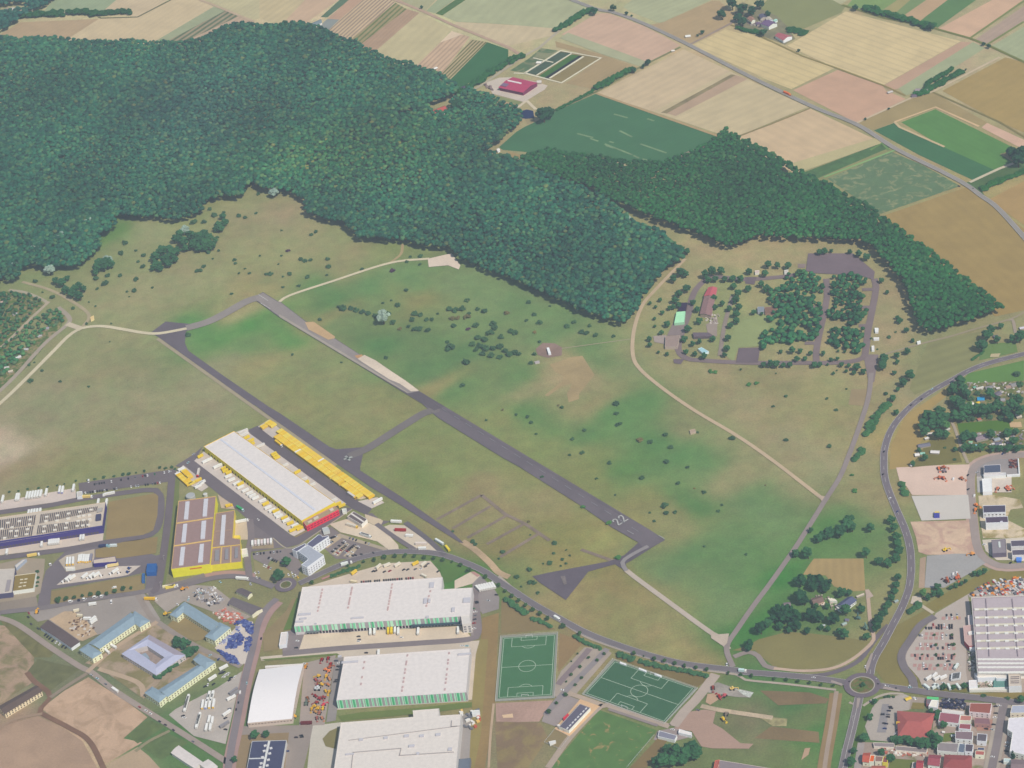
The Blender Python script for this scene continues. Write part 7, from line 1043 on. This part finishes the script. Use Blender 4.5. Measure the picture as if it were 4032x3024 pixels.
row('D 1045,185 1470,152',24,'D 1200,170 1202,200','behind the striped warehouse','cars behind the striped warehouse',.8,['black','dark grey','black','dark blue','white','red']); cars('D 1145,98 1165,97 1235,102 1278,96 1388,86 1420,85 1480,82 1560,60 1580,40 1660,100 1525,80','D 1145,98 1170,85','on the sandy lot','cars on the sandy lot',['black','dark grey','black','red','black','black','grey','black','grey','black','white']); cars('D 1965,340 1968,350 1955,420 1952,450 1950,480 1945,510 1945,552 1940,395','D 1955,400 1990,395','beside the stair tower','cars beside the stair tower',['black','dark grey','white','grey','dark blue','red','white','green']); cars('D 1030,615 1035,640 1030,655 545,650 535,705 1370,622 1888,690 1850,690 1090,745','D 1030,600 1060,600','in the loading yard','cars in the loading yard',['dark grey','grey','white','white','black','white','pale blue','white','dark grey']); cars('D 875,825 868,852 862,880 855,960 845,975 600,830','D 860,850 890,848','beside the second warehouse','cars beside the second warehouse',['white','black','black','dark grey','dark grey','white']); cars('D 535,1415 575,1400 580,1412 465,1525 150,1725','D 560,1400 600,1398','by the solar roofed hall','cars by the solar roofed hall',['dark grey','black','black','blue','white'])
cars('E 830,1038 245,330 310,285 155,345','E 830,1038 860,1040','by the pitches','cars by the pitches',['white','silver','dark grey','black']); cars('E 2135,835 G 190,1250','E 2135,835 2140,860','at the lane mouth','cars at the lane mouth',['white','silver']); cars('V 410,752 685,540','V 400,750 430,760','at the building plot','cars at the building plot',['white','grey'])
cars('L 640,905 540,1000 445,1055 190,1490 J 210,465 290,722 368,868 1515,238 1137,470 1140,625 1600,1425','L 640,905 540,1000','on the curving main road','cars on the main roads',['pale blue','black','dark grey','black','dark grey','white','blue','blue','dark grey','black','black']); cars('H 455,1278 470,1335 130,1312 565,1362 600,1370 690,1390 850,1365 855,1378 325,1130 910,1505','H 455,1278 480,1330','near the roundabout','cars near the roundabout',['silver','black','dark grey','white','silver','black','white','pale blue','white','white'],jit=.6); cars('G 1215,1410','G 1100,1395 1215,1410','near the roundabout','cars near the roundabout',['white'])
H1=('in the store car park','cars in the store car park')
cars('H 1290,520 1345,515 1415,510 1295,552 1355,550 1415,548 1130,630 1045,670 1080,672 1108,670 1170,668 1197,640 1197,672 1228,640 1230,672 1260,635 1295,668 1322,640 1325,670 1352,638 1352,665 970,755 1000,762 1240,755 1240,790 1290,755 1335,760 1358,750 1335,790 1358,788 980,862 980,880 1065,875 1125,880 1105,890 1245,905 1185,910 1310,875 1318,905 915,995 1065,1000 975,1030 1165,995 1250,980 1190,1030 1218,1030 1245,1030 1285,1028 1350,1000 1350,1025 1015,1095 1018,1125 1272,1110 1330,1105','H 1290,540 1292,580',*H1,cols=['black','dark grey','silver','white','white','yellow','red','dark grey','black','black','dark grey','black','black','black','dark grey','white','white','black','dark grey','black','dark grey','grey','white','white','white','silver','black','dark grey','dark grey','black','white','white','white','silver','dark grey','black','grey','black','white','black','dark grey','black','black','grey','black','black','dark grey','white','black','dark grey','white','white','white','grey']); cars('H 1310,1065 1045,1158','H 1290,1065 1340,1060','driving across the car park','cars driving through the store car park',['black','dark blue'])
cars('I 755,505 765,520 740,548 680,580 672,590 735,590 730,615 690,685 710,690 695,742 840,760 835,800 820,800','I 755,505 790,507','in the supermarket car park','cars in the supermarket car park',['dark grey','black','dark blue','grey','black','grey','dark grey','black','dark blue','blue','dark grey','silver','white']); cars('I 1322,470 1340,440 1345,500 1365,485 1310,500 1330,515 1385,440 1410,490 1440,470 1465,500 1490,480 1480,440 1500,520 1455,520 1420,515 1545,500 1560,520 1400,430 1520,450','I 1322,470 1350,490','in the dark car dealer yard','cars in the dealer yard',['dark blue','black','dark blue','dark grey','black','dark blue','silver','dark blue','dark blue','black','dark blue','dark blue','black','dark blue','black','silver','black','silver','grey'],jit=.5); cars('I 1905,500 1940,495 1905,575 1895,620 1880,698 1865,752 1800,745 1870,1050 2030,895 2025,935 2020,985 1960,1105 1690,1010','I 1880,600 1920,602','along the town street','cars along the town street',['dark grey','white','black','white','black','silver','black','white','white','silver','black','black','grey'],jit=.15); cars('I 955,415 1025,415 1330,245','I 955,415 990,418','beside the supermarket sign','cars beside the shops',['yellow','silver','white']); cars('J 1520,465 1295,475 1240,440 1315,1225','J 1500,465 1540,460','on the new plots','cars on the new plots',['white','white','silver','white']); cars('P 470,115 Q 1645,1620 1765,1640','P 440,100 480,118','on the country road','cars on the country road',['silver','black','black']); lorry('Q',120,800,178,828,(226,130,100),(232,150,110),'orange red lorry on the country road','lorries on the roads and yards')
# caravans and goods at the store front
for s,l in (('H 1130,1250 1160,1220','slim white'),('H 1155,1280 1200,1255','white'),('H 1215,1270 1285,1240','broad white'),('H 1060,1275 1100,1250','tilted white')): 
    q=raw(s); trailer('H',q[0][1][0],q[0][1][1],q[1][1][0],q[1][1][1],WHT,l+' stall box in front of the store','stall boxes in front of the store',8)
for i in range(7): trailer('H',1355+i*14,1282-i*2,1362+i*14,1232-i*3,(222,226,230),'white stall box in the tight row before the store','stall boxes in front of the store',9)
for s in ('H 1035,1355 1070,1382','H 1120,1385 1190,1350','H 1150,1345 1200,1380','H 1310,1350 1330,1390','H 1410,1345 1445,1388','H 1390,1150 1420,1105'): q=raw(s); trailer('H',q[0][1][0],q[0][1][1],q[1][1][0],q[1][1][1],(220,230,228),'pale stall box along the lower car park edge','stall boxes in front of the store',8)
# farm and building machinery
def machine(c,x,y,col,lab,cat,a=None,s=1.0,arm=True):
    p=at(c,x,y,1.2); d=dist(p); m=mat(col,d,var=.06); dk=mat((66,62,66),d,var=.05); e=empty(cat.replace(' ','_'),(p.x,p.y,0),random.uniform(0,6.28) if a is None else a); e.scale=(s,s,s)
    mb=MB(); mb.box(-1.6,1.4,-.9,.9,.8,1.9); mb.box(-1.4,-.4,-1.05,1.05,1.0,1.6); add('body',mb.mesh('body',[m]),e); mb=MB(); mb.box(-.2,1.0,-.75,.75,1.9,3.0); add('cab',mb.mesh('cab',[GL if s<1.1 else m]),e); mb=MB(); wheels(mb,(-1.1,1.2),1.15,.75,0,.5); add('wheels',mb.mesh('wheels',[dk]),e)
    if arm: mb=MB(); mb.box(1.4,4.6,-.18,.18,1.6,2.0); mb.box(4.4,4.8,-.9,.9,.3,1.3); add('arm',mb.mesh('arm',[m]),e)
    tag(e,None,cat,'machines in the yards',None,(lab,))
for x,y,col,n in ((740,800,(160,74,84),'dark red'),(790,790,(160,74,84),'dark red'),(810,835,(166,80,84),'dark red'),(800,860,(186,110,90),'red'),(770,880,(236,150,110),'orange'),(795,890,(236,150,110),'orange'),(715,930,(226,186,84),'yellow'),(775,932,(226,186,84),'yellow'),(800,955,(196,150,120),'rusty'),(690,960,(170,100,100),'red'),(720,970,(180,140,140),'rusty'),(740,998,(226,186,90),'yellow'),(705,1010,(150,70,80),'dark red'),(790,1000,(196,140,110),'rusty'),(770,1050,(220,180,84),'yellow'),(798,1055,(216,176,90),'yellow'),(690,1090,(150,76,84),'dark red'),(720,1110,(170,80,90),'red'),(755,1100,(160,86,90),'dark red'),(700,1140,(160,90,90),'dark red'),(752,1160,(220,80,110),'crimson'),(680,1170,(226,184,80),'yellow'),(705,1190,(226,184,84),'yellow'),(660,1190,(214,176,84),'yellow'),(690,1215,(190,150,110),'rusty'),(748,1188,(220,190,90),'yellow'),(720,1225,(170,120,110),'rusty'),(740,1262,(190,140,120),'rusty'),(700,1262,(160,110,108),'rusty'),(525,1250,(226,180,90),'yellow'),(610,860,(206,150,84),'orange'),(625,1105,(150,110,90),'brown')): machine('D',x,y,col,n+' farm machine in the machinery yard','farm machine',None,1.25)
machine('D',705,1032,(210,216,220),'long silver tanker in the machinery yard','farm machine',dirang('D 680,1032 740,1032'),1.8,False); machine('D',615,1150,(116,130,124),'green grey crane wagon in the machinery yard','farm machine',dirang('D 615,1170 628,1100'),1.5)
for c,x,y,col,l,cat in (('J',820,400,(220,140,110),'orange digger by the upper edge of the sand plot','digger'),('J',870,390,(190,120,100),'rusty digger by the upper edge of the sand plot','digger'),('J',880,430,(150,140,150),'grey roller by the upper edge of the sand plot','roller'),('J',1065,510,(190,130,110),'small red loader on the sand plot','loader'),('J',830,500,(200,130,110),'brick red dump truck on the sand plot','dump truck'),('J',870,505,(206,136,116),'second brick red dump truck on the sand plot','dump truck'),('J',885,1288,(232,200,90),'yellow digger by the round soil heap','digger'),('J',1185,1330,(232,170,110),'orange digger at the corner of the lower plot','digger'),('V',960,640,(228,196,90),'yellow digger on the long pale ridge','digger'),('V',995,585,(150,140,130),'grey digger arm on the long pale ridge','digger'),('V',1058,310,(226,200,130),'pale yellow loader by the rubble bank','loader'),('V',975,385,(196,110,120),'pinkish red loader by the sand heap','loader'),('V',920,400,(170,70,80),'red skip by the sand heap','skip'),('V',850,300,(150,90,90),'rusty loader at the gravel drive','loader'),('J',1225,800,(230,150,100),'orange paving train on the loop street','paver'),('J',1220,850,(230,150,100),'second orange paver on the loop street','paver'),('J',1460,620,(206,140,120),'red stack loader on the sand yard','loader'),('J',1560,610,(214,130,110),'red digger on the sand yard','digger'),('J',1580,630,(220,140,120),'second red digger on the sand yard','digger'),('H',1300,115,(196,120,100),'rusty tipper on the asphalt plot','tipper'),('H',1285,120,(110,80,80),'dark tipper on the asphalt plot','tipper'),('H',1400,80,(206,120,96),'orange tipper on the asphalt plot','tipper'),('H',1430,70,(200,126,104),'second orange tipper on the asphalt plot','tipper'),('H',1355,80,(160,160,170),'grey tipper on the asphalt plot','tipper'),('C',1590,45,(236,170,90),'orange sweeper at the street corner','sweeper'),('C',1440,262,(230,190,84),'yellow loader at the barracks end','loader'),('C',320,245,(232,180,90),'orange yellow loader by the diagonal street','loader')): machine(c,x,y,col,l,cat,None,1.4)
for c,x,y,l in (('H',1370,30,'white'),('H',1410,18,'white'),('J',980,512,'white'),('J',1208,695,'white')): car(at(c,x,y,1),1.2,'white','on the building plots','vans on the building plots',True)
# goods stacked in yards: bulk nobody could count
def bulk(name,s,cols,n,size,h,lab,d=2500):
    P=rd(s); xs=[p.x for p in P]; ys=[p.y for p in P]; mb=MB(); k=0; c=cen(P); a0=random.uniform(0,1.5)
    while k<n:
        x,y=random.uniform(min(xs),max(xs)),random.uniform(min(ys),max(ys))
        if not inpoly(P,np.array([x]),np.array([y]))[0]: continue
        M=Matrix.Translation((x,y,0))@Matrix.Rotation(a0+random.choice((0,1.57))+random.gauss(0,.12),4,'Z'); l,w=random.uniform(*size),random.uniform(*size)*.7; mb.box(-l/2,l/2,-w/2,w/2,0,random.uniform(*h),random.randrange(len(cols)),M); k+=1
    o=add(name,mb.mesh(name,[mat(cc,d,var=.05) for cc in cols])); tag(o,lab,None,None,'stuff')
BL=((92,104,158),(112,126,172),(82,94,146)); MX=((190,90,90),(200,196,196),(120,124,134),(226,150,90),(96,100,110),(214,214,214))
bulk('crates','C 1885,575 2010,690 2080,700 2050,640 1950,600',BL,150,(1.5,4),(.8,2.4),'blue crates along the lower edge of the crate yard'); bulk('crates','C 1985,490 2080,430 2130,450 2110,530 2040,570 1970,560',BL,150,(1.5,4),(.8,2.4),'blue crates heaped in the middle of the crate yard'); bulk('crates','C 2030,350 2120,310 2200,350 2200,440 2160,420 2110,350',BL,120,(1.5,4),(.8,2.4),'blue crates at the head of the crate yard'); bulk('crates','C 2140,480 2200,460 2170,590 2130,600',BL,60,(1.5,3.4),(.8,2.2),'blue crates along the street side of the crate yard'); bulk('crates','C 1880,500 2000,410 2080,360 2100,400 1960,520 1890,540',((150,155,190),(196,198,206),(96,112,170)),70,(1.5,3.6),(.6,1.6),'pale crates beside the cream barracks'); bulk('scrap_goods','C 1850,250 1960,210 2080,260 2120,300 2050,350 1950,330',((196,120,110),(206,140,126),(190,160,155),(226,220,214)),90,(1.5,4),(.5,2.0),'reddish pallets behind the cream barracks'); bulk('scrap_goods','C 1700,40 1900,30 1960,150 1850,200 1720,140',((226,224,222),(120,118,126),(170,166,168),(190,190,196)),60,(1.5,4),(.6,1.8),'scrap and vans behind the long shed'); bulk('plant_goods','H 1560,300 1640,210 1800,130 2100,80 2300,90 2300,280 1900,290',MX,190,(1.6,4.5),(.6,2.2),'building materials stacked behind the ribbed store'); bulk('plant_goods','H 1545,930 1610,925 1640,1190 1560,1200',((120,130,110),(170,168,164),(206,204,200),(110,104,108)),70,(1.4,3.2),(.5,1.8),'plant tables beside the ribbed store'); bulk('plant_goods','H 1655,1296 1850,1290 1845,1372 1660,1376',((206,200,190),(176,160,150),(226,226,224),(120,130,110)),70,(1.4,3.4),(.5,2),'plants and goods in the open garden yard'); bulk('building_goods','J 1590,310 1680,300 1685,400 1590,400',((120,80,84),(90,86,96),(160,120,116)),40,(1.4,4),(.5,1.6),'dark goods in the walled yard'); bulk('building_goods','C 580,330 720,300 830,400 740,480 640,430',((120,104,98),(150,130,116),(206,200,194)),60,(1.5,4),(.4,1.4),'junk on the sandy heap by the workshop'); bulk('building_goods','E 20,1200 185,1195 180,1340 60,1360',((226,190,120),(190,110,100),(120,124,134),(224,222,218)),30,(2,5),(1,2.4),'mixed containers by the corner of the lower warehouse'); bulk('building_goods','I 1310,425 1590,430 1570,530 1300,520',((64,68,92),(72,78,104),(96,100,120)),60,(1.8,4.2),(.7,1.5),'dark goods and vehicles packed in the dealer yard'); bulk('terrace_goods','I 600,955 800,965 1150,1015 1140,1050 830,1040 690,1010',((206,196,186),(170,150,140),(190,120,110),(226,222,216)),60,(1.6,4),(.6,2.2),'little terraces and sheds behind the garages'); bulk('farm_goods','K 590,760 740,740 730,830 640,830',((214,205,198),(170,160,155),(196,190,186)),30,(1.5,4),(.5,1.8),'parked goods behind the red ended depot building'); bulk('farm_goods','O 850,365 960,385 990,440 880,420',((150,135,135),(120,110,110)),14,(2,5),(1,2.5),'farm implements beside the magenta barn'); bulk('farm_goods','f 560,800 1350,800 1300,1100 900,1050 560,950',((150,140,140),(190,185,180),(120,116,126)),40,(2,5),(1,3),'implements in the hilltop farmyard'); bulk('garden_goods','L 900,840 1490,850 1490,960 900,930',((170,165,160),(206,204,200),(150,140,136)),60,(1.2,4),(.6,2.0),'garden clutter in the upper row of plots'); bulk('garden_goods','L 1050,1330 1490,1290 1490,1440 1000,1440',((170,165,170),(206,204,200),(140,136,146)),60,(1.2,4),(.6,2.0),'garden clutter in the lower row of plots'); bulk('garden_goods','G 1190,440 1340,430 1500,500 1530,640 1360,570 1200,520',((190,180,172),(150,140,136),(226,214,200)),40,(1,3.4),(.4,1.6),'farmyard clutter round the blue roofed farm')
# goals, fences, masts
def goal(f,v,s):
    c=f(.5,v); w=(f(1,v)-f(0,v)).normalized(); e=empty('goal',(c.x,c.y,.6),math.atan2(w.y,w.x)); mb=MB()
    for x in (-3.6,3.6): mb.box(x-.12,x+.12,-.12,.12,0,2.4); mb.box(x-.08,x+.08,0 if s>0 else -1.8,1.8 if s>0 else 0,0,.16)
    mb.box(-3.6,3.6,-.12,.12,2.3,2.5); add('frame',mb.mesh('frame',[mat((236,236,236),2480,var=0)]),e); return e
for f,n in ((PF1,'upright'),(PF2,'slanted')):
    for v,s,k in ((.012,-1,'far' if n=='upright' else 'upper'),(.988,1,'near' if n=='upright' else 'lower')): tag(goal(f,v,s),'white goal at the %s end of the %s pitch'%(k,n),'goal','goals of the sports pitches')
def fence(s,h,col,lab,gap=5.0,rail=(.6,1.0),closed=False):
    P=rd(s); c=cen(P); e=empty('fence',(c.x,c.y,0)); R_=rel(P,c); m=mat(col,dist(c),var=.05); pts=R_+([R_[0]] if closed else []); mb=MB()
    for i in range(len(pts)-1):
        a,b=pts[i],pts[i+1]; d=b-a; rz=math.atan2(d.y,d.x); M=Matrix.Translation((a.x,a.y,0))@Matrix.Rotation(rz,4,'Z')
        for z in rail: mb.box(0,d.length,-.06,.06,h*z-.08,h*z,0,M)
        k=max(1,int(d.length/gap))
        for j in range(k): mb.box(d.length*j/k-.07,d.length*j/k+.07,-.08,.08,0,h,0,M)
    add('rails_and_posts',mb.mesh('rails_and_posts',[m]),e); tag(e,lab,'fence','pale rails round the sports grounds')
fence('E 345,618 798,588 772,1105 303,1132',2.2,(196,200,200),'pale fence round the upright pitch',5,(.35,.68,1),True); fence('E 1232,800 1905,1030 1640,1312 992,1078',2.2,(206,210,210),'pale fence round the slanted pitch',5,(.35,.68,1),True); fence('E 1560,1400 1340,1659',1.6,(206,208,206),'pale rail between the training ground and the tree clump',4,(.5,1)); fence('E 690,1455 775,1350 890,1412 815,1512',1.6,(200,202,202),'pale fence round the small garden plot',4,(.5,1),True)
for s,l in (('E 1290,815 1340,832','first'),('E 1440,862 1500,885','second'),('E 1565,905 1620,925','third')):
    b=house('team_bench',l+' white team shelter from the upper corner of the slanted pitch','shelter',s.split()[0]+' %s %s %s %s'%(s.split()[1],s.split()[2],','.join(str(float(v)+o) for v,o in zip(s.split()[2].split(','),(-4,10))),','.join(str(float(v)+o) for v,o in zip(s.split()[1].split(','),(-4,10)))),2.2,(226,226,226),(232,232,232),par=.05,group='team shelters of the slanted pitch')
# gravestone-like pieces: billboards and gantries by the road
for c,x,y,l in (('A',1780,1100,'by the gate road'),('A',1745,1390,'at the street corner'),('I',345,640,'beside the south road'),('I',225,1000,'at the lower end of the south road')):
    p=at(c,x,y,4); e=empty('street_lamp',(p.x,p.y,0)); mb=MB(); mb.cyl((0,0),.12,0,8,8,0,'z',.07); add('pole',mb.mesh('pole',[mat((200,200,200),2400,var=0)]),e); mb=MB(); mb.box(0,1.6,-.1,.1,7.85,8.0); mb.box(1.2,2.0,-.2,.2,7.8,8.0); add('lamp_arm',mb.mesh('lamp_arm',[mat((200,200,200),2400,var=0)]),e); tag(e,'slim grey street lamp '+l,'street lamp','street lamps')
# ---------------------------------------------------------------- names one can find
LM=[(n,at(c,x,y)) for n,c,x,y in (('the painted runway number','T',1770,600),('the pale stone on the runway','S',640,850),('the orange sand on the runway','S',230,600),('the dark triangular apron','E',850,200),('the long parcel hall','B',1000,620),('the brown roofed yellow works','B',350,1100),('the twin white boxes','S',1568,708),('the pale gravel square','S',950,190),('the taxiway junction','S',400,1330),('the roundabout','H',288,1360),('the small roundabout','D',455,212),('the upright pitch','E',553,853),('the slanted pitch','E',1440,1054),('the red roofed supermarket','I',1020,700),('the ribbed store','H',1900,700),('the mint green roof','K',392,772),('the red ended depot building','K',650,570),('the dark depot apron','K',1800,310),('the blue roofed farmhouse','G',1610,520),('the lilac courtyard building','C',1300,610),('the stair tower','D',1880,485),('the second striped warehouse','D',1400,900),('the solar hall','A',700,700),('the blue gate canopy','A',1650,1200),('the white office block','B',1385,1300),('the vaulted hall','D',360,1060),('the bend of the gravel track','S',2058,770),('the gravel fork','R',500,990),('the taxiway head','R',1150,1010),('the far runway end','R',1760,800),('the magenta barn','O',1210,370),('the dark pond','O',1310,695),('the hilltop farm','P',1830,200),('the pale concrete slab','J',850,830),('the blue garden roof','L',1095,992),('the white caravans','L',118,430),('the red house in the clearing','O',370,650),('the far corner copse','M',150,150),('the clubhouse','E',930,1260),('the blue crate yard','C',2050,520),('the machinery yard','D',720,1050),('the junction of the meadow lanes','U',1500,1150),('the rough pale hollow','S',1700,850),('the grey lorry park','Y',1200,1100),('the silvery tree','S',600,505),('the foot of the meadow lane','G',180,1000),('the red earth scar','T',800,790),('the wood corner track','L',515,465),('the dark dealer yard','I',1440,480),('the white factory','I',2150,800))]
ONES=['','second','third','fourth','fifth','sixth','seventh','eighth','ninth','tenth','eleventh','twelfth','thirteenth','fourteenth','fifteenth','sixteenth','seventeenth','eighteenth','nineteenth']
TENS=['','','twenty','thirty','forty','fifty','sixty','seventy','eighty','ninety']; TENTH=['','','twentieth','thirtieth','fortieth','fiftieth','sixtieth','seventieth','eightieth','ninetieth']
def ordi(i):  # 0 -> nearest
    if i==0: return 'nearest'
    n=i+1
    w=ONES[n-1] if n<20 else (TENTH[n//10] if n%10==0 else TENS[n//10]+'-'+(['first']+ONES[1:9])[n%10-1])
    return w+' nearest'
def label_all():
    G={}
    for o,(desc,) in LABELS:
        desc=' '.join(desc.split()); p=o.location; i=min(range(len(LM)),key=lambda k:(LM[k][1].x-p.x)**2+(LM[k][1].y-p.y)**2); G.setdefault((desc,i),[]).append(o)
    for (desc,i),L in G.items():
        q=LM[i][1]; L.sort(key=lambda o:(o.location.x-q.x)**2+(o.location.y-q.y)**2)
        for k,o in enumerate(L): t='%s, %s %s'%(desc,ordi(k),LM[i][0]); o['label']=t if len(t.split())<=16 else (lambda q: q if len(q.split())<=16 else q.split(' ',1)[1])(t.replace('nearest the ','nearest '))
label_all()
# ---------------------------------------------------------------- the hazy summer air
def haze():
    mb=MB(); mb.box(-7000,7000,-7000,9500,-1,ALT+40); m=bpy.data.materials.new('hazy_air'); m.use_nodes=True; nt=m.node_tree
    nt.nodes.remove(nt.nodes['Principled BSDF']); v=nd(nt,'ShaderNodeVolumePrincipled'); v.inputs['Color'].default_value=(.74,.88,1,1); v.inputs['Density'].default_value=7.2e-5
    nt.links.new(v.outputs[0],nt.nodes['Material Output'].inputs['Volume']); o=add('haze',mb.mesh('haze',[m])); tag(o,'pale summer haze over the whole landscape',None,None,'stuff')
haze()
